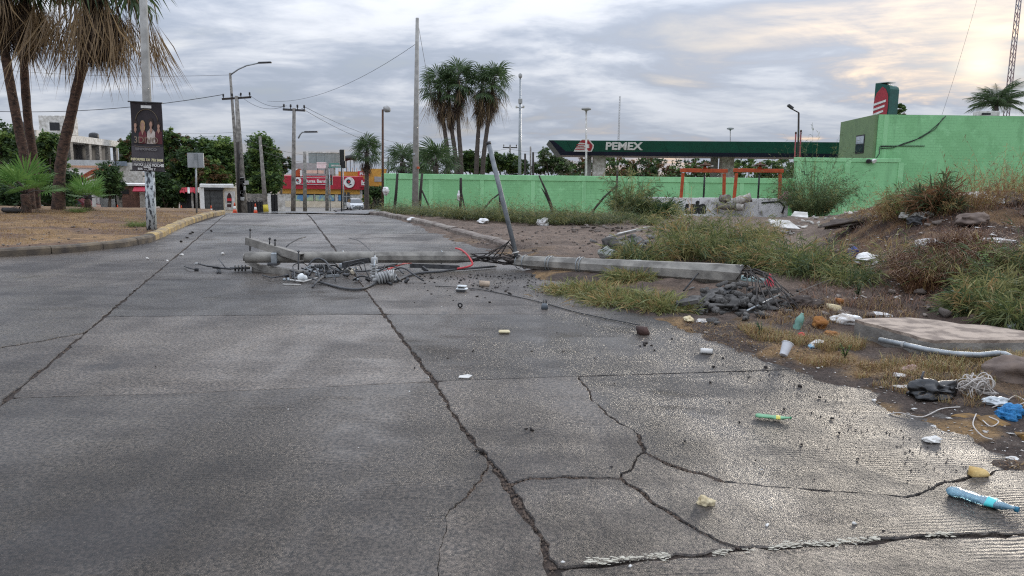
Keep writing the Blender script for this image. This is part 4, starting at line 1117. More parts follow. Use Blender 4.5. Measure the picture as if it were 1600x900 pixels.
for (u, v, s, coat, hair) in ((.13, .335, .8, M_DARK, M_HAIR), (.88, .335, .75, mat('printed_maroon', (.10, .02, .025), None, 5, .6), M_HAIR), (.36, .33, 1.0, mat('printed_wine', (.17, .025, .035), (.10, .015, .02), 8, .6), M_BLOND), (.64, .31, 1.0, mat('printed_cream', (.52, .45, .40), (.36, .30, .27), 8, .6), M_HAIR)):
    fg = bpatch('printed_figure', [(u - .135 * s, .60), (u - .125 * s, v + .12 * s), (u - .05 * s, v + .075 * s), (u + .05 * s, v + .075 * s), (u + .125 * s, v + .12 * s), (u + .135 * s, .60)], coat, .010, cl)
    bpatch('printed_hair', ell(u, v + (.018 if hair is M_BLOND else -.012), .088 * s, (.088 if hair is M_BLOND else .072) * s), hair, .016, fg)
    bpatch('printed_face', ell(u, v + .008, .048 * s, .043 * s), M_SKIN, .022, fg)
    bpatch('printed_neck', [(u - .03, v + .05 * s), (u + .03, v + .05 * s), (u + .04, v + .095 * s), (u, v + .15 * s), (u - .04, v + .095 * s)], M_SKIN, .022, fg)
M_GOLD = mat('printed_gold', (.26, .20, .14), None, 5, .5); M_PWH = mat('printed_white', (.72, .71, .68), None, 5, .6); M_PGR = mat('printed_grey', (.20, .19, .19), None, 5, .6)
bxd = (c10 - c00).normalized(); bud = (c00 - c01).normalized()
for s, u, v, sz, m, sp in (('3DIVO', .50, .555, .235, M_GOLD, .95), ('SINFONICO', .5, .685, .085, M_PGR, 1.25), ('INFORMES 331 752 5008', .52, .838, .088, mat('printed_yellow', (.72, .66, .40), None, 5, .6), .92),
                        ('TEATRO INGENIO', .52, .882, .085, M_PGR, 1.05), ('31 MAYO | LOS MOCHIS', .51, .914, .105, M_PWH, .80), ('boletos', .52, .945, .06, M_PWH, 1.0), ('BOX   - -   VIVE  Y', .5, .975, .07, M_PWH, .85)):
    text_part('lettering', s, sz, m, cl, bpt(u, v, .045), bxd, bud, .003, bold=.004 if m is not M_GOLD else 0, sx=sp)
bpatch('sponsor_mark', [(.32, .045), (.67, .045), (.67, .085), (.32, .085)], M_PWH, .012, cl)
MB().tube([bpt(.1, .64, .014), bpt(.5, .655, .014), bpt(.9, .635, .014)], .006, 4).build('printed_flourish', M_GOLD, cl)
for v_ in (0.0, 1.0): MB().tube([bpt(-.06, v_), bpt(1.03, v_)], .018, 6).build('banner_rod', M_DSTEEL, bn)
for v_ in (.01, .99):
    q = bpt(.5, v_); MB().tube([q, q + Vector((0, .2, 0))], .02, 5).build('strap', M_STEEL, bn)
# blank sign plate seen from behind
o, b0, t0 = pole_thing('sign_post', 'blank grey traffic sign seen from behind on a thin post', 'sign', 307, 29.5, 306, 240, .035, .035, M_STEEL, 6)
MB().span(P(294, 262, 29.46), P(317.5, 239, 29.42), bev=.01).build('plate', mat('sign_back', (.36, .38, .39), (.28, .30, .31), 3, .5, metal=.3), o)
MB().span(P(304, 262, 29.42), P(308, 239.5, 29.39)).build('stiffener', M_STEEL, o)

# leaning street lamp and its neighbours left of the crest
o, b0, t0 = pole_thing('street_lamp', 'tall leaning street lamp with long arm, left of the road crest', 'street lamp', 376, 57, 359.5, 114, .17, .09, M_CONCW, 8)
cobra(o, t0, P(406, 98, 57))
o, b0, t0 = pole_thing('utility_pole', 'leaning concrete pole with crossarm and black boxes, beside the leaning lamp', 'utility pole', 380.5, 56, 369.5, 150, .34, .13, M_CONCW, 8)
crossarm(o, t0 - Vector((0, 0, .15)), 1.05, M_WOOD, 4, .08); P1T = t0
rb = random.Random(4)
for k in range(13):
    px, py = 380 + rb.uniform(-5, 5), 280 + 5.0 * (k // 2) + rb.uniform(-1, 1)
    q = P(px, py, 55.6); MB().box(q, (rb.uniform(.2, .38), .2, rb.uniform(.18, .32)), Matrix.Rotation(rb.uniform(-.2, .2), 3, 'Y'), bev=.02).build('meter_box', M_BLACK if k % 3 else M_GREY, o)
o, b0, t0 = pole_thing('wooden_pole', 'short dark wooden pole wrapped in cables between two leaning poles', 'pole', 373.5, 55.5, 371.5, 222, .13, .11, M_WOOD, 7)
MB().tube([P(373 + math.sin(i * 1.3) * 1.6, 235 + i * 8, 55.3) for i in range(12)], .035, 5).build('cable', M_BLACK, o)
o, b0, t0 = pole_thing('stub_pole', 'bare leaning concrete pole with yellow band before the dense tree', 'pole', 416, 55, 406, 213, .19, .10, M_CONCW, 8)
MB().tube([b0 + Vector((0, 0, .15)), b0.lerp(t0, .13)], [.2, .19], 8).build('yellow_band', mat('band_yellow', (.62, .50, .05), None, 5, .6), o)
o, b0, t0 = pole_thing('utility_pole', 'straight concrete pole with wide crossarm in front of the shop sign', 'utility pole', 458, 52, 459.5, 169, .17, .11, M_CONCW, 8); P2T = t0
crossarm(o, t0 - Vector((0, 0, .12)), .75, M_DSTEEL, 4, -.03)
cobra(o, P(466, 213, 56), P(478, 206, 56))
o, b0, t0 = pole_thing('concrete_post', 'plain concrete post between the crossarm pole and traffic lights', 'pole', 476.5, 62, 476, 237, .17, .13, M_CONCW, 8)
o, b0, t0 = pole_thing('traffic_light', 'traffic signal post before the shop windows', 'traffic light', 511, 92, 511, 258, .22, .16, M_CONCW, 8)
TLP = t0
MB().tube([P(513, 262, 91.8), P(538, 259, 91.8)], .08, 6).build('mast_arm', M_DSTEEL, o)
for (px, py, w_, h_) in ((516.5, 281, .45, 1.3),):
    q = P(px, py, 91.6); hd = MB().box(q, (w_, .35, h_), bev=.04).build('signal_head', M_DSTEEL, o)
    for k, c in enumerate(((.25, .02, .02), (.25, .14, .02), (.02, .12, .06))):
        qq = q + Vector((0, -.18, .4 - k * .4)); MB().lathe(qq, (0, -1, 0), [(.15, 0), (.15, .03), (.12, .06)], 12).build('lens', mat('lens%d' % k, c, None, 3, .2), hd)
o, b0, t0 = pole_thing('traffic_light', 'black hanging signal head on a pole left of the fan palm', 'traffic light', 534, 84, 533.5, 236, .09, .07, M_DSTEEL, 6)
hd = MB().box(P(535, 246, 83.7), (.5, .35, 1.7), bev=.05).build('signal_head', M_BLACK, o)
MB().box(P(531.3, 246, 83.8), (.10, .3, 1.7), bev=.02).build('backplate', M_WHITED, hd)
hd = MB().box(P(537.5, 257, 83.6), (.4, .35, .8), bev=.05).build('lower_head', M_BLACK, o)
# road-name board
o = thing('street_name_board', 'pale green street name board over the junction', 'sign', P(525, 259, 88))
MB().span(P(514, 262, 88), P(536.5, 255, 87.9)).build('board', mat('board_green', (.12, .30, .25), (.09, .24, .2), 4, .5), o)
MB().span(P(517, 260, 87.88), P(533, 257.5, 87.87)).build('printed_line', M_WHITED, o)
for px in (514.5, 536): q = P(px, 262, 88); MB().tube([q, (q.x, q.y, gzs(q.x, q.y))], .06, 6).build('post', M_STEEL, o)

# lamp posts along the green wall
def lamp_post(label, px, Y, py, r, kind, m, pxt=None):
    o, b0, t0 = pole_thing('lamp_post', label, 'lamp post', px, Y, pxt or px, py, r, r * .75, m, 8)
    if kind == 'round': MB().lathe(t0 + Vector((.22, 0, -.1)), (.55, 0, .85), [(.05, -.1), (.2, 0), (.3, .1), (.3, .2), (.18, .36), (.03, .4)], 12).build('lamp_head', M_GREY, o)
    if kind == 'disc': MB().lathe(t0 + Vector((0, 0, 0)), (0, 0, 1), [(.05, 0), (.1, .15), (.38, .22), (.40, .32), (.2, .42)], 14).build('lamp_head', M_GREY, o)
    if kind == 'arm':
        MB().tube([t0, t0 + Vector((-.25, 0, .12)), t0 + Vector((-.6, 0, .3))], .05, 6).build('arm', m, o)
        MB().box(t0 + Vector((-.7, 0, .45)), (.5, .3, .22), Matrix.Rotation(.6, 3, 'Y'), bev=.04).build('lamp_head', M_DSTEEL, o)
    return o
lamp_post('rusty lamp post at the street end of the green wall', 598, 56.5, 171, .10, 'round', M_RUST)
lamp_post('thin rusty lamp post in front of the canopy emblem', 916, 62, 176, .09, 'disc', M_WHITED)
lamp_post('lamp post with angled head above the taller green wall', 1246, 62, 176, .10, 'arm', M_WOOD, 1248)
lamp_post('small dark lamp sticking up behind the canopy roof', 1141, 86, 205, .05, 'disc', M_DSTEEL)
for px, lab in ((1243.5, 'left'), (1251.5, 'right')):
    a, t_ = P(px, 250, 60.5), P(px, 206 + (px < 1245) * 3, 60.5)
    o = thing('red_pipe', 'thin red pipe rising by the angled lamp, ' + lab + ' one', 'pipe', (a.x, a.y, gzs(a.x, a.y)), 'red vent pipes')
    MB().tube([(a.x, a.y, gzs(a.x, a.y)), t_], .055, 6).build('pipe', mat('red_pipe_paint', (.26, .04, .04), (.14, .03, .03), 5, .6), o)
    MB().lathe(t_, (0, 0, 1), [(.08, 0), (.08, .1), (.03, .16)], 8).build('vent_cap', M_RUST, o)
o, b0, t0 = pole_thing('camera_mast', 'slender grey mast with cameras behind the green wall', 'mast', 811.5, 66, 813, 122, .17, .08, M_STEEL, 8)
MB().lathe(t0, (0, 0, 1), [(.1, 0), (.16, .1), (.16, .3), (.05, .4)], 10).build('top_camera', M_GREY, o)
q = P(813, 158, 66); MB().box(q, (.34, .3, .4), bev=.03).build('cabinet', M_GREY, o)
MB().tube([P(807, 168, 66), P(818, 168, 66)], .04, 5).build('camera_arm', M_STEEL, o)
for s in (807, 818): MB().box(P(s, 167, 66), (.16, .3, .2), bev=.03).build('camera', M_WHITED, o)
# tall smooth pole by the weeds
o, b0, t0 = pole_thing('tall_pole', 'tall plain grey concrete pole by the weeds in front of the wall', 'pole', 648.5, 36, 652, 28, .165, .075, M_POLE, 8); TPT = t0
MB().tube([P(648, 240, 36), P(648, 243, 36)], .135, 8).build('clamp', M_STEEL, o)
MB().box(P(653.5, 262, 35.8), (.12, .1, .1)).build('orange_tag', M_ORNG, o)
# far poles behind the wall
for (px, Y, py, lab, arm) in ((797, 95, 228, 'pale utility pole with a short crossarm behind the wall, left of the mast', 1), (829, 90, 229, 'bare grey pole behind the wall, right of the mast', 0),
                              (606.5, 130, 245, 'far dark pole between the rusty lamp and tall pole', 1), (629.5, 100, 243, 'thin pale pole beside the low palm', 0)):
    o, b0, t0 = pole_thing('far_pole', lab, 'utility pole', px, Y, px, py, .14, .11, M_CONCW if px != 606.5 else M_WOOD, 6)
    if arm: crossarm(o, t0 - Vector((0, 0, .2)), .9, M_DSTEEL, 3)
for px, lab in ((820.5, 'dark wooden pole stub behind the wall, left of two'), (833, 'dark wooden pole stub behind the wall, right of two')):
    pole_thing('wooden_stub', lab, 'pole', px, 75, px, 240 if px < 825 else 238, .13, .11, M_WOOD, 6)
# radio masts
def lattice(name, label, px, Y, pyt, wdt, m, red=True):
    b0 = col_at(px, Y); t0 = P(px, pyt, Y); o = thing(name, label, 'mast', b0); H = t0.z - b0.z
    for k in range(3):
        a = k * 2.094; d = Vector((math.cos(a), math.sin(a), 0)) * wdt
        MB().tube([b0 + d, Vector((b0.x, b0.y, t0.z)) + d * .6], .06 if wdt > .3 else .045, 5).build('leg', m, o)
    bb = MB(); n = int(H / (wdt * 2.2))
    for i in range(n):
        z0, z1 = b0.z + H * i / n, b0.z + H * (i + 1) / n; f0, f1 = 1 - .4 * i / n, 1 - .4 * (i + 1) / n
        for k in range(3):
            a, c = k * 2.094, (k + 1) * 2.094
            bb.tube([(b0.x + math.cos(a) * wdt * f0, b0.y + math.sin(a) * wdt * f0, z0), (b0.x + math.cos(c) * wdt * f1, b0.y + math.sin(c) * wdt * f1, z1)], .035 if wdt > .3 else .02, 4, cap=False)
    tag(bb.build('bracing', m, o), None, None, None, 'stuff')
    return o
lattice('radio_mast', 'thin lattice mast rising far behind the canopy', 963, 150, 150, .22, M_GREY)
lattice('lattice_tower', 'tall lattice radio tower at the right edge behind the coconut palm', 1556, 95, -60, .42, mat('mast_paint', (.26, .15, .14), (.22, .22, .24), 1, .6))

# ------------------------------------------------------------------ overhead lines
def wire(label, a, b, sag, r=.018, n=14):
    r = r * .55
    a, b = Vector(a), Vector(b); pts = [a.lerp(b, i / n) - Vector((0, 0, sag * 4 * (i / n) * (1 - i / n))) for i in range(n + 1)]
    o = MB().tube(pts, r, 5).build('overhead_wire', M_WIRE); tag(o, label, 'wire', 'overhead wires'); return o
def arm_pt(t, k): return t + Vector((-.95 + k * .62, 0, .12))
wire('thick wire crossing behind the banner to the leaning crossarm pole', P(-30, 173, 62), P1T + Vector((-.9, 0, .1)), .5, .045)
wire('thin high wire from the left edge to the leaning lamp top', P(-30, 106, 70), P(360, 117, 57), .35, .022)
wire('upper line between the two crossarm poles', arm_pt(P1T, 3), P2T + Vector((-.5, 0, .15)), .35, .022)
wire('lower line between the two crossarm poles', arm_pt(P1T, 1.8), P2T + Vector((-.7, 0, .1)), .5, .022)
wire('line running from the second crossarm right behind the tall pole, upper', P2T + Vector((.7, 0, .1)), P(668, 224, 100), .9, .026)
wire('line running from the second crossarm right behind the tall pole, lower', P2T + Vector((.5, 0, 0)), P(668, 230, 100), 1.2, .026)
wire('long wire rising from the crossarm poles to the tall grey pole top', P(418, 158, 56), TPT - Vector((0, 0, 1.1)), .8, .018)
wire('wire falling from the tall grey pole top into the palm cluster', TPT - Vector((0, 0, .05)), P(697, 235, 70), .9, .018)
wire('far low wire between the left trees and the leaning poles, upper', P(250, 208, 75), P(378, 206, 60), .1, .02)
wire('far low wire between the left trees and the leaning poles, lower', P(250, 212, 75), P(378, 211, 60), .15, .02)
wire('low wire from the boxes pole across to the traffic lights, upper', P(384, 217, 57), P(533, 238, 84), .7, .028)
wire('low wire from the boxes pole across to the traffic lights, lower', P(384, 226, 57), P(533, 252, 84), .7, .028)
wire('faint wire behind the wall from pale pole to the right', P(797, 233, 95), P(880, 236, 110), .3, .03)
wire('faint wire behind the wall from the palms to pale pole', P(690, 228, 100), P(797, 232, 95), .5, .03)
wire('guy wire slanting down over the station roof edge', P(1532, -20, 70), P(1471, 182, 58.6), .4, .02)
# ------------------------------------------------------------------ far shop and houses
def fbox(name, m, parent, x0, x1, y0, y1, Y, dep, bev=0.0, extend=None):
    a, c = P(x0, y1, Y), P(x1, y0, Y); a.z = P((x0 + x1) / 2, y1, Y).z; c.z = P((x0 + x1) / 2, y0, Y).z
    if extend: a.z = extend
    sl_x = .5 * (a.x + c.x) / Y * 1.0
    bb = MB().prism([(a.x, Y, a.z), (c.x, Y, a.z), (c.x, Y, c.z), (a.x, Y, c.z)], (sl_x * dep, dep, 0))
    return bb.build(name, m, parent)
SH = 110.0
sb_ = col_at(500, SH)
sh = thing('corner_shop', 'red and ochre corner shop with round logos and long windows', 'shop', sb_)
gz0 = sb_.z - .8
fbox('wall', M_WHITED, sh, 437, 566, 296, 321, SH, 14, extend=gz0)
fbox('yellow_band', M_YEL, sh, 437, 562, 295.5, 303, SH - .15, .14)
fbox('fascia', M_RED, sh, 437, 568, 275.5, 295.5, SH - .6, 14.2)
fbox('plinth', M_CREAM, sh, 446, 536, 314.5, 321, SH - .25, .24, extend=gz0)
M_POST = mat('window_posters', (.42, .50, .30), (.10, .24, .42), .55, .4, lo=.45, hi=.55, space='World')
for (x0, x1) in ((460.5, 474), (478, 490), (492.5, 508), (513, 522.5), (528.5, 534)):
    wd = fbox('window', M_DARK, sh, x0, x1, 300.5, 314, SH - .12, .1)
    fbox('poster_pane', M_POST, wd, x0 + .5, x1 - .5, 305, 313.6, SH - .16, .03)
for (x0, x1) in ((535.5, 541), (541.6, 547)):
    dr = fbox('door', M_GREY, sh, x0, x1, 299, 320, SH - .14, .1)
    fbox('pane', M_GLASS, dr, x0 + .7, x1 - .7, 300.5, 306, SH - .2, .05); fbox('pane', M_GLASS, dr, x0 + .7, x1 - .7, 307.5, 316, SH - .2, .05)
sn_ = fbox('sign_board', mat('sign_crimson', (.55, .02, .06), None, 3, .5), sh, 461, 509.5, 277.3, 288.3, SH - .75, .14)
for (x0, x1, y0, y1) in ((461, 509.5, 277.3, 278.0), (461, 509.5, 287.7, 288.3), (508.8, 509.5, 277.3, 288.3)): fbox('sign_rim', M_WHITE, sn_, x0, x1, y0, y1, SH - .80, .04)
text_part('lettering', 'Nursa Barsi', .62, M_WHITE, sn_, P(492, 283.2, SH - .80), (1, 0, 0), (0, 0, 1), .02, bold=.02, sx=1.1)
def round_logo(px, py, rad):
    c = P(px, py, SH - .85); d = MB().lathe(c, (0, 1, 0), [(rad, 0), (rad * 1.02, .03), (rad * 1.02, .2)], 24).build('round_logo', M_WHITE, sh)
    for (dx, dz, rr_, m) in ((-.12, .2, .42, M_NAVY), (-.05, .17, .2, M_REDB)):
        MB().lathe(c + Vector((dx * rad, -.02, dz * rad)), (0, -1, 0), [(rr_ * rad, 0), (rr_ * rad, .02 if m is M_NAVY else .05)], 18).build('logo_mark', m, d)
    MB().beam(c + Vector((-.1 * rad, -.03, -.5 * rad)), c + Vector((.45 * rad, -.03, -.3 * rad)), .03, .16 * rad).build('logo_line', M_NAVY, d)
round_logo(465.5, 282.6, .47); round_logo(545.6, 285.2, .74)
t = thing('shop_letter_sign', 'small red sign with white lettering on the shop corner', 'sign', P(568, 285, SH - 1))
fbox('board', M_RED, t, 562, 570, 280, 292, SH - .9, .2); text_part('lettering', 'k', .9, M_WHITE, t, P(567, 286, SH - .95), (1, 0, 0), (0, 0, 1), .02, bold=.04)
# upper floor behind the shop
up = thing('ochre_building', 'ochre building with louvred wall behind the shop corner', 'building', col_at(575, 124))
fbox('upper_wall', M_YEL, up, 529, 572, 268, 280, 122, 10, extend=gz0); fbox('side_block', M_YEL, up, 566, 604, 263.5, 300, 120, 10, extend=P(580, 291, 120).z)
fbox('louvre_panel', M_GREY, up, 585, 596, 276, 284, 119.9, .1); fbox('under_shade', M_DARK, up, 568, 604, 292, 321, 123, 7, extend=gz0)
for k in range(6): fbox('roof_post', M_CREAM, up, 529 + k * 7, 530.2 + k * 7, 262, 269, 122, .2)
fbox('parapet_slab', M_CREAM, up, 478, 506, 266, 271, 118, 6); fbox('rear_wall', M_GREY, up, 462, 520, 255, 276, 126, 6)
t = thing('rooftop_sign', 'red rooftop sign with slanted white letters by the fan palm', 'sign', P(569, 272, 118))
fbox('board', M_REDB, t, 559, 577, 267.5, 275, 118, .3); text_part('lettering', 'Rz', .7, M_WHITE, t, P(567.5, 271.5, 117.97), (1, 0, 0), (.2, 0, 1), .03, bold=.03, sx=1.6)
for px in (561, 575): fbox('leg', M_DSTEEL, t, px, px + .8, 274, 281, 118.2, .12)
t = thing('orange_banner_sign', 'small orange and white sign above the shop fascia', 'sign', P(465, 270, 109.2))
fbox('board', M_ORNG, t, 460, 470, 263.5, 275.5, 109.2, .3); fbox('white_stripe', M_WHITE, t, 469, 471.5, 266, 275.5, 109.1, .3)
MB().prism([P(460, 268, 109.15), P(466, 263.6, 109.15), P(460, 263.6, 109.15)], (0, .04, 0)).build('white_corner', M_WHITE, t)
# billboard back
t = thing('billboard', 'grey back of a wide billboard on posts above the shop', 'billboard', col_at(507, 132))
for k in range(4): fbox('panel', mat('billboard_back', (.26, .28, .27), (.20, .22, .21), 2, .7), t, 482.5 + k * 12.2, 494.4 + k * 12.2, 239, 262, 132, .2)
fbox('top_rail', M_WHITED, t, 476, 532, 237, 239, 131.9, .5)
for k in range(4): fbox('post', M_WHITED, t, 476.5 + k * 15, 478.5 + k * 15, 239, 300, 132.3, .3, extend=gz0 - .4)
t = thing('blank_board', 'blank white board on the roof left of the signal post', 'sign', P(502, 258, 116))
fbox('board', M_WHITE, t, 495, 510, 253.5, 263, 116, .2); fbox('leg', M_DSTEEL, t, 496, 496.8, 262, 272, 116.1, .1); fbox('leg', M_DSTEEL, t, 508, 508.8, 262, 272, 116.1, .1)
t = thing('roof_shelter', 'dark arched roof shelter on thin posts beside the signal head', 'shelter', P(550, 262, 121))
MB().tube([P(537, 249, 121), P(543, 246.8, 121), P(550, 246, 121), P(557, 248, 121)], .45, 6).build('canopy_sheet', M_BLACK, t)
for px in (541, 547, 553): fbox('post', M_DSTEEL, t, px, px + .6, 248, 269, 121.2, .1)

# white hatchback coming up the street
cb = col_at(555, 100); CW = 1.72
car = thing('hatchback_car', 'small white hatchback driving up the street by the shop', 'car', (0, 0, 0))
M_CAR = mat('car_paint', (.80, .81, .82), (.74, .75, .76), 2, .2, spec=.6); M_CGL = mat('car_glass', (.05, .06, .07), None, 2, .06, spec=.8)
sec = [(-1.95, .28, .62, .74), (-1.88, .24, .80, .80), (-1.2, .22, .92, .86), (-.95, .22, .98, .86), (-.2, .22, 1.0, .87), (1.2, .22, 1.0, .87), (1.75, .24, .98, .83), (1.9, .30, .86, .76)]
bb = MB(); vs = []
for y, z0, z1, hw in sec:
    for x, z in ((-hw * .9, z0), (-hw, z0 + .2), (-hw, z1 - .12), (-hw * .93, z1), (hw * .93, z1), (hw, z1 - .12), (hw, z0 + .2), (hw * .9, z0)): vs.append((x, y, z))
fs = [(i * 8 + k, i * 8 + (k + 1) % 8, (i + 1) * 8 + (k + 1) % 8, (i + 1) * 8 + k) for i in range(len(sec) - 1) for k in range(8)] + [tuple(range(7, -1, -1)), tuple(56 + k for k in range(8))]
bb.add(vs, fs, 0, True); bb.build('body', M_CAR, car, False)
cabin = [(-1.05, .96, .80), (-.35, 1.46, .60), (.2, 1.52, .60), (1.2, 1.48, .60), (1.82, .96, .76)]
vs = [(s * hw, y, z) for y, z, hw in cabin for s in (-1, 1)]; lows = [(s * .8, y, .95) for y, z, hw in cabin for s in (-1, 1)]
bb = MB(); bb.add(vs, [(1, 3, 2, 0)], 1); bb.add(vs, [(3, 5, 4, 2), (5, 7, 6, 4)], 0); bb.add(vs, [(7, 9, 8, 6)], 1)
bb.add(vs, [(0, 2, 4, 6, 8), (9, 7, 5, 3, 1)], 1); bb.build('cabin', [M_CAR, M_CGL], car, False)
for s in (-1, 1):
    for y in (-1.2, 1.25):
        wh = MB().lathe((s * .72, y, .31), (s, 0, 0), [(.2, 0), (.31, .02), (.31, .14), (.26, .16)], 16).build('wheel', M_BLACK, car, False)
        MB().lathe((s * .87, y, .31), (s, 0, 0), [(.19, 0), (.17, .02), (.05, .03)], 12).build('rim', M_STEEL, wh, False)
    MB().box((s * .62, -1.9, .68), (.34, .12, .17), Matrix.Rotation(-s * .3, 3, 'Z'), bev=.03).build('headlight', mat('headlight_glass', (.6, .62, .65), None, 3, .1), car, False)
    MB().box((s * .92, -.75, .98), (.18, .1, .12), bev=.03).build('mirror', M_CAR, car, False)
MB().box((0, -1.96, .62), (.8, .04, .10), bev=.01).build('grille', M_BLACK, car, False)
MB().box((0, -1.965, .40), (1.3, .05, .14), bev=.02).build('lower_grille', M_BLACK, car, False)
MB().box((0, -2.0, .52), (.42, .02, .12)).build('number_plate', M_WHITED, car, False)
car.location = (cb.x, 100, gzs(cb.x, 100) + .14); car.rotation_euler = (0, 0, R(22))

# ------------------------------------------------------------------ houses on the left
HB = 78.0
def house(name, label, cat, px, Y): return thing(name, label, cat, col_at(px, Y))
# two-storey house with open upper gallery, receding to the right
h = house('gallery_house', 'white two-storey house with open columned upper gallery', 'house', 140, 90)
pa, pb = P(56, 240, 74), P(197, 240, 106); hd_ = (pb - pa); hd_.z = 0; hn = Vector((hd_.y, -hd_.x, 0)).normalized()
def hp(t, off): q = pa + (pb - pa) * t - hn * off; return (q.x, q.y)
zr, zf = P(56, 203, 74).z, P(56, 247, 74).z
zr1, zf0 = zr - .75, zr - 2.75
zg = gzs(-50, 90) - .3
MB().plank(hp(0, .1), hp(1, .1), zr1, zr, .5).build('roof_beam', M_WHITED, h)
MB().plank(hp(0, 4.5), hp(1, 4.5), zr1 - .02, zr - .15, 8.0).build('roof', M_WHITED, h)
MB().plank(hp(0, .15), hp(1.0, .15), zf0 - 2.0, zf0, .3).build('parapet', M_WHITE, h)
MB().plank(hp(0, 4.2), hp(1, 4.2), zf0 - .4, zf0 - .1, 7.4).build('floor_slab', M_GREY, h)
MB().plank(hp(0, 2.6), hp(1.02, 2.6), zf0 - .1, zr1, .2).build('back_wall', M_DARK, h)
MB().plank(hp(0, .6), hp(1, .6), zg, zf0 - 2.0, .3).build('ground_wall', M_WHITED, h)
for t_ in (.30, .50, .62, .735, .845, .93): MB().plank(hp(t_, .15), hp(t_ + .028, .15), zf0, zr1, .4).build('column', M_CONCW, h)
for t_, hh in ((.20, .55), (.62, .55), (.9, .5)):
    q = hp(t_, 3); o = thing('roof_tank', 'black water tank on the gallery house roof, ' + {.20: 'behind the leaning palm', .62: 'middle one', .9: 'right one'}[t_], 'water tank', (q[0], q[1], zr), 'roof water tanks')
    MB().lathe((q[0], q[1], zr - .1), (0, 0, 1), [(.6, 0), (.62, .3), (.58, .35), (.62, .4), (.62, .9), (.5, 1.1), (.2, 1.2)], 16).build('tank', M_TANK, o)
q = P(92, 200, 80); o = thing('roof_room', 'small white rooftop room on the gallery house', 'roof room', (q.x, q.y, zr))
rm = MB().box((q.x, q.y, zr + .75), (2.6, 2.4, 1.9), bev=.03).build('wall', M_WHITED, o); MB().box((q.x + .3, q.y - 1.21, zr + .6), (1.0, .06, .8)).build('opening', M_DARK, o)
# middle house with tiled porch
h = house('porch_house', 'white house with red tiled porch behind the small fan palm', 'house', 128, 66)
fbox('wall', M_WHITE, h, 98, 152, 262, 330, 66, 6, extend=zg); fbox('cornice', mat('peach_paint', (.62, .36, .22), None, 3, .8), h, 97, 152.5, 258.5, 261.8, 65.85, .3)
fbox('upper_block', M_GREY, h, 100, 178, 250, 264, 70, 5, extend=zg)
pr = [P(118, 282, 63), P(143, 268, 63), P(146, 272, 63), P(120, 287, 63)]
rf = MB().prism(pr, (0, 3, .4)).build('porch_roof', M_TILE, h)
for k in range(9):
    a, c = pr[0].lerp(pr[1], k / 8), pr[0].lerp(pr[1], k / 8) + Vector((0, 3, .5)); MB().tube([a + Vector((0, -.02, .04)), c], .09, 6).build('tile', M_TILE, rf)
MB().prism([P(119, 286.5, 62.9), P(146, 271.2, 62.9), P(146, 273.5, 62.9), P(119, 289, 62.9)], (0, .2, 0)).build('barge_board', M_CREAM, rf)
for px in (105.5, 147): fbox('post', M_WHITED, h, px - 2, px + 2, 300, 330, 62.8, .25, extend=zg)
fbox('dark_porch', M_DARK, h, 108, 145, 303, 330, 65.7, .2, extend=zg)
rc = thing('parked_car', 'dark red car parked in the shade of the porch', 'car', col_at(122, 64.5)); q = col_at(122, 64.3)
bb = MB(); pf = [(-1.6, .3), (-1.62, .75), (-.9, .85), (-.5, 1.3), (.6, 1.32), (1.1, .9), (1.6, .8), (1.6, .3)]
bb.prism([(q.x + x, q.y - .8, q.z + z) for x, z in pf], (0, 1.5, 0)); bb.build('body', mat('maroon_paint', (.16, .02, .03), None, 2, .3), rc)
MB().prism([(q.x + x, q.y - .82, q.z + z) for x, z in ((-.75, .88), (-.42, 1.2), (.52, 1.22), (.9, .9))], (0, .03, 0)).build('side_window', M_CGL, rc)
for x in (-1, 1): MB().lathe((q.x + x, q.y - .84, q.z + .32), (0, 1, 0), [(.3, 0), (.32, .03), (.32, .18)], 14).build('wheel', M_BLACK, rc)
# brick house with red awning
h = house('brick_house', 'low brown brick house with red awning left of the trees', 'house', 210, HB)
fbox('wall', M_BRICKW, h, 187, 232, 290.5, 330, HB, 5, extend=zg); fbox('roof_slab', M_WHITE, h, 185.5, 234, 287.5, 290.3, HB - .3, 5.5)
fbox('window', M_DARK, h, 190.5, 201, 296, 303, HB - .06, .1)
fbox('door', M_WHITED, h, 219.5, 226, 300, 328, HB - .08, .1, extend=zg); fbox('doorway', M_DARK, h, 226.5, 231, 300, 328, HB - .05, .1, extend=zg)
MB().prism([P(207, 299.5, HB - 1.2), P(229, 299.5, HB - 1.2), P(229, 292, HB - .05), P(210, 292, HB - .05)], (0, 0, .06)).build('awning', mat('awning_cloth', (.42, .02, .05), None, 3, .7), h)
fbox('gable_wall', M_WHITED, h, 180, 222, 254, 288, 92, 4, extend=P(200, 296, 92).z); fbox('blue_grey_roof', mat('blue_grey_sheet', (.22, .26, .31), None, 2, .5), h, 178, 198, 252, 259, 91.5, 4)
q = thing('gate_post', 'concrete gate post left of the brick house', 'post', col_at(183, 70)); fbox('post', M_CONCW, q, 181, 188, 270, 330, 70, .4, extend=zg); fbox('lamp_box', M_DARK, q, 186, 189, 305, 312, 69.9, .2)
MB().tube([P(182, 272, 70), P(180, 240, 70), P(181, 236, 70)], .05, 5).build('bracket', M_DSTEEL, q)
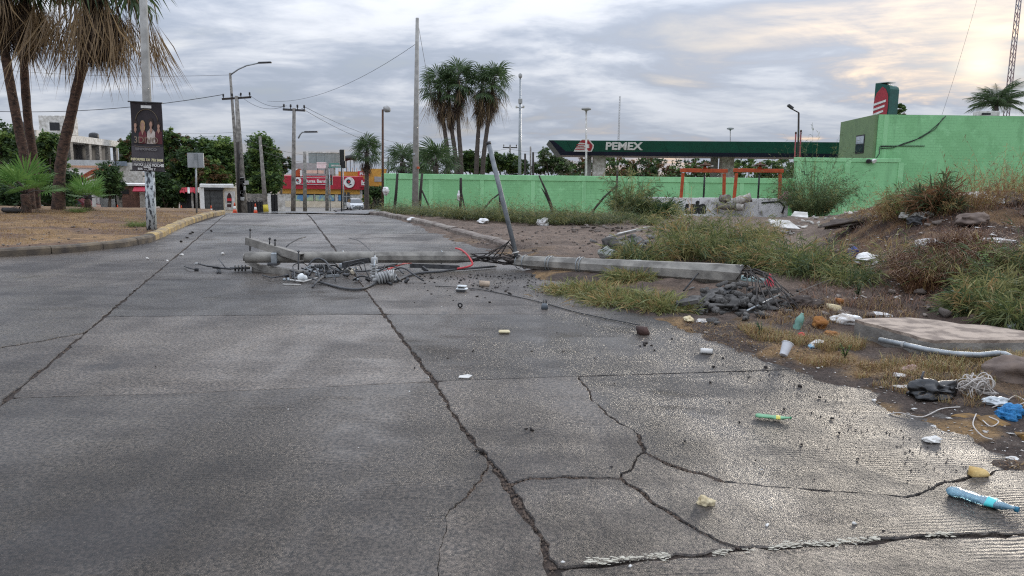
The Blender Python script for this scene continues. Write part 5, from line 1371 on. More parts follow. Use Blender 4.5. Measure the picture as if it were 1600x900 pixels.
# row of shuttered shops
HS = 62.0; zs = gzs(-25, HS) - .3
h = house('shuttered_shop', 'low shop with dark roller shutters and a painted bottle on its wall', 'shop', 340, HS)
fbox('wall', M_CREAM, h, 313, 371, 293, 333, HS, 5, extend=zs); fbox('parapet', M_WHITE, h, 312, 365, 288.5, 293, HS - .25, 5.2)
fbox('pier', M_WHITE, h, 313.5, 318.5, 293, 331, HS - .15, .14, extend=zs)
for (x0, x1) in ((319.5, 328), (328.8, 348)):
    s_ = fbox('shutter', M_SHUT, h, x0, x1, 297, 333, HS - .06, .05, extend=zs)
    for k in range(16):
        yy = 298.5 + k * 2.0; fbox('shutter_slat', M_SHUT, s_, x0 + .2, x1 - .2, yy, yy + 1.3, HS - .085, .024)
fbox('shutter_box', M_DARK, h, 319, 349, 293.2, 297, HS - .3, .29)
fbox('poster', M_WHITED, h, 352, 367, 299, 328, HS - .05, .04)
bt = MB().prism([P(x, y, HS - .055) for x, y in ((355, 323.5), (361.5, 323.5), (362, 309), (361, 304.5), (359.5, 301.5), (357, 301.5), (355.5, 304.5), (354.6, 309))], (0, -.012, 0)).build('painted_bottle', mat('cola_dark', (.05, .018, .016), None, 3, .5), h)
MB().prism([P(x, y, HS - .07) for x, y in ((355, 314), (361.6, 314), (361.8, 310), (355, 310))], (0, -.006, 0)).build('bottle_label', M_REDB, bt)
MB().prism([P(x, y, HS - .07) for x, y in ((355.2, 319), (361.4, 319), (361.4, 317), (355.2, 317))], (0, -.006, 0)).build('bottle_band', M_WHITED, bt)
h = house('red_stall', 'dark open stall with a tattered red awning under the trees', 'stall', 295, HS + 2)
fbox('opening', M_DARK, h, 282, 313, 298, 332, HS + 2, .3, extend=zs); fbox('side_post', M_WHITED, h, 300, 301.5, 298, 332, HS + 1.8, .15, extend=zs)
for k in range(8):
    x0 = 281 + k * 4; MB().prism([P(x0, 302 - (k % 3), HS + .7), P(x0 + 3.8, 300.5 + (k % 2) * 2, HS + .7), P(x0 + 3.8, 294, HS + 1.9), P(x0, 293, HS + 1.9)], (0, 0, .04)).build('awning_strip', M_RED if k % 4 != 3 else M_WHITED, h)
h = house('block_wall', 'grey concrete block yard wall with dark gate beyond the boxes pole', 'wall', 400, 60)
for r_ in range(5):
    for k in range(5):
        fbox('block', M_CONCW, h, 385.5 + k * 5.4 + (r_ % 2) * 1.0, 390.6 + k * 5.4 + (r_ % 2) * 1.0, 303 + r_ * 6, 308.6 + r_ * 6, 60, .2)
fbox('gate', M_DSTEEL, h, 386, 411.5, 315, 334, 59.7, .08, extend=zs)
for k in range(6): fbox('gate_bar', M_BLACK, h, 387 + k * 4.6, 387.7 + k * 4.6, 313.5, 334, 59.6, .06, extend=zs)
h = house('white_gateway', 'dark gate between white pillars, right of the yellow-banded pole', 'gate', 428, 57)
fbox('pillar', M_WHITE, h, 419, 423, 303, 334, 57, .35, extend=zs); fbox('pillar', M_WHITED, h, 434.5, 445, 304.5, 332, 57, .35, extend=zs)
fbox('gate_leaf', M_DARK, h, 423.2, 428.6, 304, 333, 57.1, .08, extend=zs); fbox('gate_leaf', M_DARK, h, 429, 434.3, 304, 333, 57.1, .08, extend=zs)

# ------------------------------------------------------------------ traffic cones
M_CONE = mat('cone_orange', (.72, .10, .035), None, 5, .5)
cone = thing('traffic_cone', '', 'traffic cone', (0, 0, 0), 'traffic cones beyond the crest')
MB().box((0, 0, .02), (.38, .38, .04), bev=.01).build('base', M_CONE, cone, False)
MB().lathe((0, 0, .04), (0, 0, 1), [(.15, 0), (.115, .24)], 14).build('lower_band', M_CONE, cone, False)
MB().lathe((0, 0, .28), (0, 0, 1), [(.115, 0), (.075, .24)], 14).build('white_band', M_WHITE, cone, False)
MB().lathe((0, 0, .52), (0, 0, 1), [(.075, 0), (.035, .24), (.02, .26)], 14).build('tip', M_CONE, cone, False)
for i, (px, Y, pyt, lab) in enumerate(((184.5, 60, 320, 'traffic cone at the foot of the gate post by the brick house'), (284, 62, 321, 'traffic cone in front of the red stall'), (330.5, 58, 321, 'traffic cone before the roller shutters'),
                                 (367, 50, 321, 'traffic cone at the foot of the leaning lamp'), (399.5, 52, 318, 'traffic cone before the dark block wall gate'))):
    c = cone if i == 0 else copy_tree(cone); q = col_at(px, Y); c.location = q; c['label'] = lab
    s = max(.9, min(1.45, (P(px, pyt, Y).z - q.z) / .78)); c.scale = (s, s, s); c.rotation_euler = (0, 0, i * .7)
# ------------------------------------------------------------------ foliage builders
def crown_mesh(name, blobs, n, leaf, mats, seed, flat=1.0, hollow=0.45, clump=0.28, mw=None):
    """leaf-sized diamonds gathered in small clumps through a crown made of ellipsoids (cx,cy,cz,rx,ry,rz)"""
    g = np.random.default_rng(seed); bl = np.array(blobs, float); n = int(n * 1.7); leaf = leaf * .72
    vol = (bl[:, 3] * bl[:, 4] * bl[:, 5]) ** 0.75; pick = g.choice(len(bl), n // 26 + 1, p=vol / vol.sum())
    d = g.normal(size=(len(pick), 3)); d /= np.linalg.norm(d, axis=1)[:, None]
    rr_ = (hollow + (1 - hollow) * g.random(len(pick))) * (0.82 + 0.36 * g.random(len(pick)))
    C = bl[pick, :3] + d * rr_[:, None] * bl[pick, 3:6]
    cm = g.choice(len(mats), len(pick), p=mw)
    rad = clump * bl[pick, 3:6].mean(1) * (0.6 + .8 * g.random(len(pick)))
    idx = g.integers(0, len(pick), n)
    c = C[idx] + g.normal(size=(n, 3)) * rad[idx][:, None] * np.array([.5, .5, .34])
    u = g.normal(size=(n, 3)); u[:, 2] *= flat * .6; u /= np.linalg.norm(u, axis=1)[:, None]
    w_ = g.normal(size=(n, 3)); w_ -= u * np.sum(u * w_, 1)[:, None]; w_ /= np.linalg.norm(w_, axis=1)[:, None]
    s = leaf * (0.6 + .8 * g.random(n))[:, None]
    V = np.stack([c - u * s, c + w_ * s * .48, c + u * s, c - w_ * s * .48], 1).reshape(-1, 3)
    F = np.arange(4 * n).reshape(-1, 4)
    return np_mesh(name, V, F, mats, cm[idx])

def tree(name, label, base, blobs, n, leaf, mats, seed, trunk_r=.18, group=None, mw=None, cat='tree', hollow=.45):
    base = Vector(base); o = thing(name, label, cat, base, group)
    r2 = random.Random(seed); cz = min(b_[2] for b_ in blobs); top = Vector((np.mean([b_[0] for b_ in blobs]), np.mean([b_[1] for b_ in blobs]), cz))
    bb = MB(); fork = base.lerp(top, .6)
    bb.tube([base - Vector((0, 0, .3)), base.lerp(fork, .5) + Vector((r2.uniform(-.1, .1), 0, 0)), fork], [trunk_r * 1.25, trunk_r, trunk_r * .8], 8)
    for b_ in blobs[:7]:
        e = Vector(b_[:3]); m_ = fork.lerp(e, .5) + Vector((0, 0, .1)); bb.tube([fork - Vector((0, 0, .1)), m_, e], [trunk_r * .6, trunk_r * .4, trunk_r * .15], 6)
    bb.build('trunk', M_BARK, o)
    link('crown', crown_mesh('crown', blobs, n, leaf, mats, seed, mw=mw, hollow=hollow), o)
    return o

def px_blobs(Y, items, dep=0.8):      # (px, py, rx_px, ry_px) at depth Y -> world ellipsoids
    out = []
    for i, (px, py, rx, ry) in enumerate(items):
        c = P(px, py, Y + (i % 3 - 1) * .8); k = Y / FPX
        out.append((c.x, c.y, c.z, rx * k, max(rx, ry) * k * dep, ry * k))
    return out

def tree_px(name, label, px, Y, items, n, leaf, mats, seed, tr=.18, mw=None, cat='tree', group=None, hollow=.45):
    return tree(name, label, col_at(px, Y), px_blobs(Y, items), n, leaf, mats, seed, tr, group, mw, cat, hollow)

T3 = [L_TREE, L_TREED, L_TREEB]
tree_px('leafy_tree', 'dense bright tree right of the boxes pole', 411, 66, [(408, 232, 20, 24), (400, 258, 24, 26), (420, 252, 18, 26), (412, 285, 26, 20), (430, 280, 12, 20), (395, 285, 16, 24)], 9000, .20, T3, 11, .2, [.45, .3, .25])
tree_px('leafy_tree', 'spreading tree above the blank traffic sign', 335, 70, [(330, 232, 26, 18), (352, 238, 22, 22), (318, 250, 22, 20), (345, 262, 28, 20), (340, 280, 30, 18), (362, 262, 14, 22)], 9000, .22, T3, 12, .22, [.45, .25, .3])
tree_px('leafy_tree', 'dark tree with rusty leaves right of the banner', 275, 68, [(262, 215, 14, 16), (280, 228, 24, 16), (268, 245, 24, 20), (292, 250, 26, 20), (275, 275, 34, 22), (300, 285, 26, 18), (262, 298, 26, 22)], 11000, .22, [L_TREE, L_TREED, L_TREER, L_TREEB], 13, .2, [.3, .4, .15, .15])
tree_px('leafy_tree', 'rust-tinged small tree behind the sign plate', 330, 66, [(325, 262, 16, 16), (340, 275, 18, 14), (318, 282, 14, 12)], 2600, .2, [L_TREER, L_TREE, L_TREEB], 14, .12, [.5, .3, .2])
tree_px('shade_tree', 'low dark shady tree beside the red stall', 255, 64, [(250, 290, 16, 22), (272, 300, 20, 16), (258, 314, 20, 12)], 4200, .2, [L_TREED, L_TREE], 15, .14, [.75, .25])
tree_px('leafy_tree', 'tree top behind the gallery house beside the banner', 205, 100, [(200, 232, 12, 16), (212, 222, 12, 14), (200, 256, 14, 14)], 2600, .3, [L_TREE, L_TREED, L_TREER], 16, .2, [.5, .35, .15])
tree_px('clipped_tree', 'round clipped tree in front of the porch house', 170, 62, [(170, 276, 19, 20), (166, 294, 17, 14), (181, 290, 12, 18)], 5200, .13, [L_TREE, L_TREED], 17, .14, [.5, .5], hollow=.6)
tree_px('leafy_tree', 'bushy green tree behind the palm trunks at the left edge', 15, 46, [(0, 215, 26, 30), (22, 235, 24, 30), (-20, 250, 30, 40), (40, 262, 26, 30), (10, 285, 40, 30), (-60, 260, 40, 60)], 9500, .17, T3, 18, .2, [.35, .5, .15])
tree_px('leafy_tree', 'pale green tree seen between the palm trunks', 78, 50, [(78, 225, 18, 20), (66, 248, 20, 24), (88, 262, 18, 24)], 4200, .15, T3, 19, .14, [.4, .2, .4])
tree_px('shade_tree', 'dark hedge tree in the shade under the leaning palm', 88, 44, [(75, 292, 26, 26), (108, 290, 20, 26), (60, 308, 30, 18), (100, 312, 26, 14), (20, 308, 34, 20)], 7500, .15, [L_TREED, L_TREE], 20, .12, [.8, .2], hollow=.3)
tree_px('bare_tree', 'thin leafless-looking shrub left of the shop sign', 440, 80, [(432, 248, 14, 12), (446, 256, 14, 12), (440, 268, 14, 8)], 900, .22, [L_TREED, L_TREER], 21, .14, [.7, .3])
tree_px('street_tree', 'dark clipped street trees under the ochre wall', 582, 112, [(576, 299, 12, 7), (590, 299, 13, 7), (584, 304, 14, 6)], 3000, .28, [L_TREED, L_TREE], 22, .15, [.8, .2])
tree_px('round_bush', 'small round bush beside the white car', 574, 104, [(574, 312, 7, 7)], 900, .2, [L_TREE, L_TREEB], 23, .06, [.6, .4], 'bush')
tree_px('leafy_tree', 'low tree behind the wall right of the palm cluster', 788, 92, [(775, 252, 16, 14), (795, 256, 18, 14), (812, 262, 16, 12), (760, 258, 14, 12)], 4200, .26, T3, 24, .18, [.4, .45, .15])
tree_px('leafy_tree', 'dark tree inside the palm cluster behind the wall', 735, 88, [(735, 245, 14, 10), (722, 258, 18, 14), (745, 260, 16, 12)], 3200, .26, T3, 25, .18, [.4, .5, .1])
tree_px('leafy_tree', 'feathery grey-green tree left of the canopy end', 858, 100, [(852, 245, 12, 14), (866, 256, 18, 14), (845, 262, 16, 12), (880, 262, 16, 10)], 3200, .24, [L_SAGE, L_TREE, L_TREED], 26, .18, [.3, .4, .3])
for i, (px, py, c_) in enumerate(((905, 262, 'red-brown'), (965, 260, 'olive'), (1020, 262, 'rust-brown'), (1085, 262, 'dark'), (1170, 262, 'light green'), (1218, 262, 'mid green'))):
    mm = [[L_TREER, L_TREED, L_TREE], [L_TREE, L_TREER, L_TREED], [L_TREED, L_TREER, L_TREE], [L_TREED, L_TREE, L_TREER], [L_TREEB, L_TREE, L_TREED], [L_TREE, L_TREED, L_TREEB]][i]
    tree_px('far_tree', c_ + ' leafy tree seen in the gap under the canopy', px, 108, [(px - 18, py, 22, 14), (px + 16, py + 4, 24, 14), (px, py - 6, 20, 12), (px + 4, py + 14, 40, 10)], 1500, .3, mm, 30 + i, .18, [.4, .35, .25], group='trees beyond the canopy')
tree_px('far_tree', 'small tree top showing beside the totem sign', 1408, 85, [(1406, 170, 7, 8), (1412, 172, 5, 6), (1408, 182, 8, 8)], 500, .22, [L_TREE, L_TREER], 40, .12, [.6, .4])

# ------------------------------------------------------------------ palms
def fan_frond(seed, petiole=.9, n=22, spread=2.35, ln=.95, droop=.35, fold=.12, m=L_PALM, wl_=.035):
    r2 = random.Random(seed); bb = MB(); n_p = Vector((0, 0, 1))
    bb.tube([(0, 0, 0), (petiole * .5, 0, .05), (petiole, 0, 0)], [.028, .02, .014], 4, 1)
    hub = Vector((petiole, 0, 0))
    for i in range(n):
        a = -spread + 2 * spread * i / (n - 1) + r2.uniform(-.05, .05); l = ln * (0.75 + .3 * math.cos(a * .6)) * r2.uniform(.86, 1.08)
        d = Vector((math.cos(a), math.sin(a), -fold * abs(math.sin(a)))); s_ = Vector((-math.sin(a), math.cos(a), 0)); wd_ = l * math.sin(spread / n) * .55
        m1 = hub + d * l * .55; m1.z -= droop * .15 * l; m2 = hub + d * l * .8; m2.z -= droop * .42 * l
        tip = hub + d * l * .92; tip.z -= droop * l * r2.uniform(.8, 1.3)
        bb.add([hub, m1 - s_ * wd_ * .85, m1 + s_ * wd_ * .85, m2 - s_ * wd_ * .4, m2 + s_ * wd_ * .4, tip], [(0, 1, 2), (1, 3, 4, 2), (3, 5, 4)], 0)
    return bb.mesh('frond', [m, M_PBARKG])

def dead_frond(seed, m=L_DEAD, ln=1.5, n=19):
    r2 = random.Random(seed); bb = MB()
    bb.tube([(0, 0, 0), (.35, 0, .02), (.7, 0, 0)], [.026, .02, .014], 4, 0)
    hub = Vector((.7, 0, 0))
    for i in range(n):
        a = r2.uniform(-.42, .42); l = ln * r2.uniform(.5, 1.0); e = r2.uniform(-.25, .25)
        d = Vector((math.cos(a), math.sin(a), e)).normalized(); s_ = Vector((-math.sin(a), math.cos(a), r2.uniform(-.6, .6))).normalized() * r2.uniform(.009, .022)
        m1 = hub + d * l * .5 + s_ * r2.uniform(-6, 6); t_ = hub + d * l + s_ * r2.uniform(-10, 10)
        bb.add([hub, m1 - s_, m1 + s_, t_], [(0, 1, 2), (1, 3, 2)], 0)
    return bb.mesh('dead_frond', [m])

FR = [fan_frond(k, n=22, droop=.5, fold=.2) for k in range(4)]
FRY = [fan_frond(20 + k, petiole=.55, n=26, spread=2.0, ln=.8, droop=.10, fold=-.10, m=L_PALMY) for k in range(3)]
DF = [dead_frond(40 + k) for k in range(3)]; DFY = [dead_frond(50 + k, L_DEADY, 1.7, 14) for k in range(2)]
DFW = [dead_frond(60 + k, L_DEADY, 2.8, 9) for k in range(2)]

def place_frond(me, name, root, at, az, el, sc, twist=0.0):
    o = bpy.data.objects.new(name, me); COL.objects.link(o); o.parent = root
    rot = Matrix.Rotation(az, 3, 'Z') @ Matrix.Rotation(-el, 3, 'Y') @ Matrix.Rotation(twist, 3, 'X')
    o.location = Vector(at) - wloc(root); o.rotation_euler = rot.to_euler(); o.scale = (sc, sc, sc)
    return o

def trunk_curve(pts, r0, r1, m, root, rings=26, flare=1.35):
    pts = [Vector(p) for p in pts]; bb = MB(); out, rs = [], []
    n = len(pts) - 1; r2 = random.Random(int(abs(pts[0].x) * 100))
    for i in range(rings + 1):
        t = i / rings * n; k = min(int(t), n - 1); f = t - k
        p0, p1, p2, p3 = pts[max(k - 1, 0)], pts[k], pts[k + 1], pts[min(k + 2, n)]
        q = .5 * ((2 * p1) + (p2 - p0) * f + (2 * p0 - 5 * p1 + 4 * p2 - p3) * f * f + (3 * p1 - p0 - 3 * p2 + p3) * f ** 3)
        tt = i / rings; r_ = r0 + (r1 - r0) * tt; r_ *= 1 + (flare - 1) * max(0, 1 - tt * 6) + .07 * (i % 2) + r2.uniform(-.03, .03)
        out.append(q); rs.append(r_)
    bb.tube(out, rs, 11); return bb.build('trunk', m, root)

def fan_palm(name, label, pts, r0, r1, live, dead, straw, wisps, sc, seed, group=None, bark=M_PBARK, skirt=2.2, live_el=(-.35, 1.35)):
    pts = [Vector(p) for p in pts]; root = thing(name, label, 'palm', pts[0], group); r2 = random.Random(seed)
    trunk_curve(pts, r0, r1, bark, root)
    top = pts[-1]; ax = (pts[-1] - pts[-2]).normalized()
    for i in range(live):
        el = live_el[0] + (live_el[1] - live_el[0]) * ((i + .5) / live) ** .8 + r2.uniform(-.12, .12)
        place_frond(FR[i % 4], 'frond', root, top + ax * (.25 * i / live - .1), i * 2.4 + r2.uniform(-.25, .25), el, sc * r2.uniform(.85, 1.1), r2.uniform(-.5, .5))
    for i in range(dead + straw + wisps):
        me = DF[i % 3] if i < dead else (DFY[i % 2] if i < dead + straw else DFW[i % 2])
        t = r2.random() ** (1.0 if i < dead else 1.8); el = -1.54 + (.42 if i >= dead else .34) * (1 - t) * r2.uniform(.2, 1)
        off = Vector((math.cos(i * 2.4), math.sin(i * 2.4), 0)) * (r2.uniform(.5, 1.55) * sc if i >= dead + straw else r2.uniform(.05, .45) * sc * (1 - .6 * t))
        place_frond(me, 'dead_frond', root, top + off - ax * (.05 + skirt * t * .62), i * 2.4 + r2.uniform(-.4, .4), el, sc * r2.uniform(.7, 1.1) * (.92 - .25 * t), r2.uniform(-1, 1))
    return root

MY = 28.6
def mp_(px, py, dy=0.0): return P(px, py, MY + dy)
def med_pts(px, lst, dy=0.0):
    b_ = col_at(px, MY + dy); return [b_ - Vector((0, 0, .25))] + [mp_(x, y, dy) for x, y in lst]
fan_palm('fan_palm', 'leftmost tall palm of the median pair, curving to the left edge', med_pts(46, [(42, 265), (30, 205), (14, 120), (2, 40), (-10, -45)]), .175, .14, 22, 84, 22, 8, 1.25, 1, skirt=2.4)
fan_palm('fan_palm', 'straighter palm behind its leaning twin at the left', med_pts(54, [(53, 255), (44, 190), (38, 110), (38, 45), (40, -30)], .7), .16, .13, 20, 80, 22, 8, 1.2, 2, skirt=2.4)
fan_palm('fan_palm', 'palm leaning right over the banner pole with a huge dead skirt', med_pts(90, [(95, 255), (111, 180), (129, 100), (143, 40), (154, -30)], -.3), .19, .145, 24, 130, 26, 54, 1.4, 3, skirt=2.2)
def young_palm(label, px, Y, hgt, sc, n, seed):
    b_ = col_at(px, Y); root = thing('young_fan_palm', label, 'palm', b_); r2 = random.Random(seed)
    trunk_curve([b_ - Vector((0, 0, .1)), b_ + Vector((.03, 0, hgt * .5)), b_ + Vector((0, 0, hgt))], .16 * sc, .12 * sc, M_PBARK, root, 10)
    for i in range(n): place_frond(FRY[i % 3], 'frond', root, b_ + Vector((0, 0, hgt)), i * 2.4 + .6, .15 + 1.1 * (i / n) ** .9 + r2.uniform(-.1, .1), sc * r2.uniform(.9, 1.12), r2.uniform(-.3, .3))
    for i in range(5): place_frond(DF[i % 3], 'dead_frond', root, b_ + Vector((0, 0, hgt * .9)), i * 1.3, -.9, sc * .45, 0)
    return root
young_palm('bright young fan palm with short brown trunk at the left edge', 41, 26.0, .62, 1.05, 11, 5)
young_palm('smaller pale green fan palm right of the leaning trunk', 137, 28.6, .42, .8, 9, 6)

CLY = 82.0
def cp(px, py): return P(px, py, CLY)
def clp(lst):
    b_ = col_at(lst[0][0], CLY); return [b_] + [cp(q[0], q[1] + 8) for q in lst[1:]]
for i, (lst, lab, st_) in enumerate((([(702, 300), (700, 240), (694, 190), (685, 128)], 'leftmost palm of the tall cluster behind the wall', 6), ([(716, 300), (712, 240), (706, 195), (700, 135)], 'second palm from the left in the tall cluster', 6),
                        ([(722, 300), (720, 240), (716, 180), (716, 118)], 'middle palm of the tall cluster, highest of the left three', 8), ([(742, 300), (745, 240), (748, 190), (753, 130)], 'palm with hanging straw skirt, fourth in the cluster', 26), ([(752, 300), (755, 245), (763, 180), (771, 122)], 'rightmost palm of the tall cluster, leaning right', 22))):
    fan_palm('fan_palm', lab, clp(lst), .27, .17, 17, 46, st_, 8, 1.42, 60 + i, 'tall palms behind the green wall', M_PBARKG, 4.4, (-.7, 1.4))
def low_palm(label, px, Y, py, sc, live, dead, seed, name='fan_palm'):
    b_ = col_at(px, Y); t_ = P(px, py, Y)
    return fan_palm(name, label, [b_, b_.lerp(t_, .5), t_], .32, .24, live, dead, 4, 0, sc, seed, None, M_PBARKG, 2.0, (-.6, 1.35))
low_palm('fan palm standing between the ochre building and white car', 573, 98, 240, 1.45, 24, 26, 71)
low_palm('low shaggy brown palm behind the left end of the wall', 629, 72, 254, 1.15, 20, 40, 72)
low_palm('spreading low green palm behind the wall right of the tall pole', 681, 68, 260, 1.5, 22, 8, 73)
low_palm('half hidden low palm beside the tall pole', 662, 74, 264, 1.1, 16, 10, 74)

def feather_frond(seed):
    r2 = random.Random(seed); bb = MB(); pts = []
    for i in range(11):
        t = i / 10; pts.append(Vector((2.6 * t * (1 - .12 * t), 0, .75 * t - 1.55 * t * t)))
    bb.tube(pts, [.03 * (1 - .8 * i / 10) for i in range(11)], 4, 1)
    for i in range(2, 40):
        t = i / 40; k = min(int(t * 10), 9); f = t * 10 - k; p = pts[k].lerp(pts[k + 1], f); tg = (pts[k + 1] - pts[k]).normalized()
        for s_ in (-1, 1):
            l = .85 * math.sin(math.pi * min(1, t * .85 + .12)) * r2.uniform(.8, 1.1); d = (tg * .6 + Vector((0, s_ * .75, -.35 + r2.uniform(-.2, .2)))).normalized()
            bb.add([p - tg * .02, p + tg * .025, p + d * l * .6 + Vector((0, 0, -.03)), p + d * l + Vector((0, 0, -.18 * l))], [(0, 1, 2), (0, 2, 3)], 0)
    return bb.mesh('feather_frond', [L_PALM, M_PBARKG])
FF = [feather_frond(k) for k in range(3)]
b_ = col_at(1557, 68); t_ = P(1557, 166, 68); root = thing('coconut_palm', 'coconut palm with drooping feathery fronds behind the green building', 'palm', b_)
trunk_curve([b_, b_.lerp(t_, .5), t_], .22, .16, M_PBARKG, root)
r2 = random.Random(9)
for i in range(22): place_frond(FF[i % 3], 'frond', root, t_, i * 2.4, .05 + 1.25 * (i / 22), r2.uniform(1.0, 1.3), r2.uniform(-.3, .3))

# ------------------------------------------------------------------ grasses and weeds
def blades(pts, h, wd, lean, mats, seed, mw=None, curl=1.0, dirs=None):
    """bent grass blades, each two quads and a tip, standing on pts (n,3)"""
    g = np.random.default_rng(seed); n = len(pts); pts = np.asarray(pts, float)
    a = g.random(n) * 2 * np.pi if dirs is None else dirs + g.normal(size=n) * .5
    d = np.stack([np.cos(a), np.sin(a), 0 * a], 1); s = np.stack([-np.sin(a), np.cos(a), 0 * a], 1)
    hh = (h * (.55 + .8 * g.random(n)))[:, None] if np.isscalar(h) else (np.asarray(h) * (.55 + .8 * g.random(n)))[:, None]
    ln = (lean * (.3 + 1.1 * g.random(n)))[:, None]; w_ = (wd * (.6 + .8 * g.random(n)))[:, None]
    z = np.array([0, 0, 1.0])
    p1 = pts + z * hh * .45 + d * hh * ln * .18; p2 = pts + z * hh * .8 + d * hh * ln * .5
    p3 = pts + z * hh * (1 - .25 * np.minimum(ln, 1.6) * curl) + d * hh * ln * .95
    V = np.stack([pts - s * w_, pts + s * w_, p1 - s * w_ * .85, p1 + s * w_ * .85, p2 - s * w_ * .55, p2 + s * w_ * .55, p3], 1).reshape(-1, 3)
    b0 = np.arange(n)[:, None] * 7
    F = np.concatenate([b0 + np.array([[0, 1, 3]]), b0 + np.array([[0, 3, 2]]), b0 + np.array([[2, 3, 5]]), b0 + np.array([[2, 5, 4]]), b0 + np.array([[4, 5, 6]])])
    mi = np.tile(g.choice(len(mats), n, p=mw), 5)
    return V, F, mi

def scatter_px(poly, n, seed, terrain=True):
    """random ground points whose picture lies in the pixel polygon (used only to read a patch's outline off the photograph)"""
    g = np.random.default_rng(seed); poly = np.array(poly, float); w3 = np.array([GT(*p)[:2] for p in poly])
    lo, hi = w3.min(0), w3.max(0); out = []
    while sum(map(len, out)) < n:
        q = lo + (hi - lo) * g.random((n * 4, 2)); q = q[inside(w3, q[:, 0], q[:, 1])]; out.append(q)
        if len(out) > 60: break
    q = np.vstack(out)[:n]
    return np.column_stack([q, ground_z(q[:, 0], q[:, 1]) - .01])

def grass(name, label, poly, n, h, wd, lean, mats, seed, mw=None, cat='grass', clumpy=0.0):
    pts = scatter_px(poly, n, seed)
    if clumpy:
        k = fbm(pts[:, 0] * clumpy, pts[:, 1] * clumpy, seed, 3); pts = pts[k > -.05]
    V, F, mi = blades(pts, h, wd, lean, mats, seed, mw)
    return tag(link(name, np_mesh(name, V, F, mats, mi)), label, cat, None, 'stuff')

def weed_clump(name, label, c, rad, stems, h, mats, seed, mw=None, droop=1.0, leafy=11, leaf=.12, wd=.004, group=None, cat='weed', long=.25):
    """arching stems set with fine leaflets, spreading from one crown"""
    g = np.random.default_rng(seed); c = np.array(c, float); V, F, MI = [], [], []; o = 0
    a = g.random(stems) * 2 * np.pi; rr_ = rad * np.sqrt(g.random(stems)) * .45
    x0, y0 = c[0] + np.cos(a) * rr_, c[1] + np.sin(a) * rr_; z0 = ground_z(x0, y0) - .02
    az = a + g.normal(size=stems) * .7; out = rad * (.35 + .8 * g.random(stems)); hh = h * (.35 + .6 * g.random(stems)) * np.where(g.random(stems) < long, 1.75, 1.0); dr = droop * (.4 + .9 * g.random(stems))
    K = 8; T = np.linspace(0, 1, K)
    mi = g.choice(len(mats), stems, p=mw)
    X = x0[:, None] + np.cos(az)[:, None] * out[:, None] * T ** 1.4; Y_ = y0[:, None] + np.sin(az)[:, None] * out[:, None] * T ** 1.4
    Z = z0[:, None] + hh[:, None] * (1.6 * T - dr[:, None] * .95 * T ** 2.2) * .8
    Z = np.maximum(Z, ground_z(X.ravel(), Y_.ravel()).reshape(X.shape) + .01)
    S = np.stack([X, Y_, Z], -1)                      # stems,K,3
    side = np.stack([-np.sin(az), np.cos(az), 0 * az], 1)[:, None, :] * (wd * (1 - .75 * T))[None, :, None]
    L_, R_ = S - side, S + side
    vv = np.stack([L_, R_], 2).reshape(-1, 3); base = (np.arange(stems) * K * 2)[:, None]; k = np.arange(K - 1)[None, :] * 2
    q = np.stack([base + k, base + k + 1, base + k + 3, base + k + 2], -1).reshape(-1, 4)
    V.append(vv); F.append(q); MI.append(np.repeat(mi, K - 1)); o = len(vv)
    t = g.random((stems, leafy)) * .9 + .1; kk = np.minimum((t * (K - 1)).astype(int), K - 2); f = (t * (K - 1) - kk)[..., None]
    ii = np.arange(stems)[:, None]; B_ = S[ii, kk] * (1 - f) + S[ii, kk + 1] * f; tg = S[ii, kk + 1] - S[ii, kk]; tg /= np.linalg.norm(tg, axis=-1)[..., None] + 1e-9
    d = g.normal(size=B_.shape) * .7 + tg * .9; d /= np.linalg.norm(d, axis=-1)[..., None]
    w_ = np.cross(d, g.normal(size=d.shape)); w_ /= np.linalg.norm(w_, axis=-1)[..., None] + 1e-9
    l = leaf * (.5 + .9 * g.random(t.shape))[..., None]; wl2 = l * (.016 + .03 * g.random(t.shape) ** 2)[..., None] + wd * .3
    lv = np.stack([B_, B_ + d * l * .45 + w_ * wl2, B_ + d * l - np.array([0, 0, 1]) * l * .15, B_ + d * l * .45 - w_ * wl2], 2).reshape(-1, 3)
    nl = stems * leafy; V.append(lv); F.append(o + np.arange(nl * 4).reshape(-1, 4)); MI.append(np.repeat(mi, leafy))
    ob = link(name, np_mesh(name, np.vstack(V), np.vstack(F), mats, np.concatenate(MI)))
    return tag(ob, label, cat, group)

GW = [L_WEED, L_WEEDY, L_WEEDD]
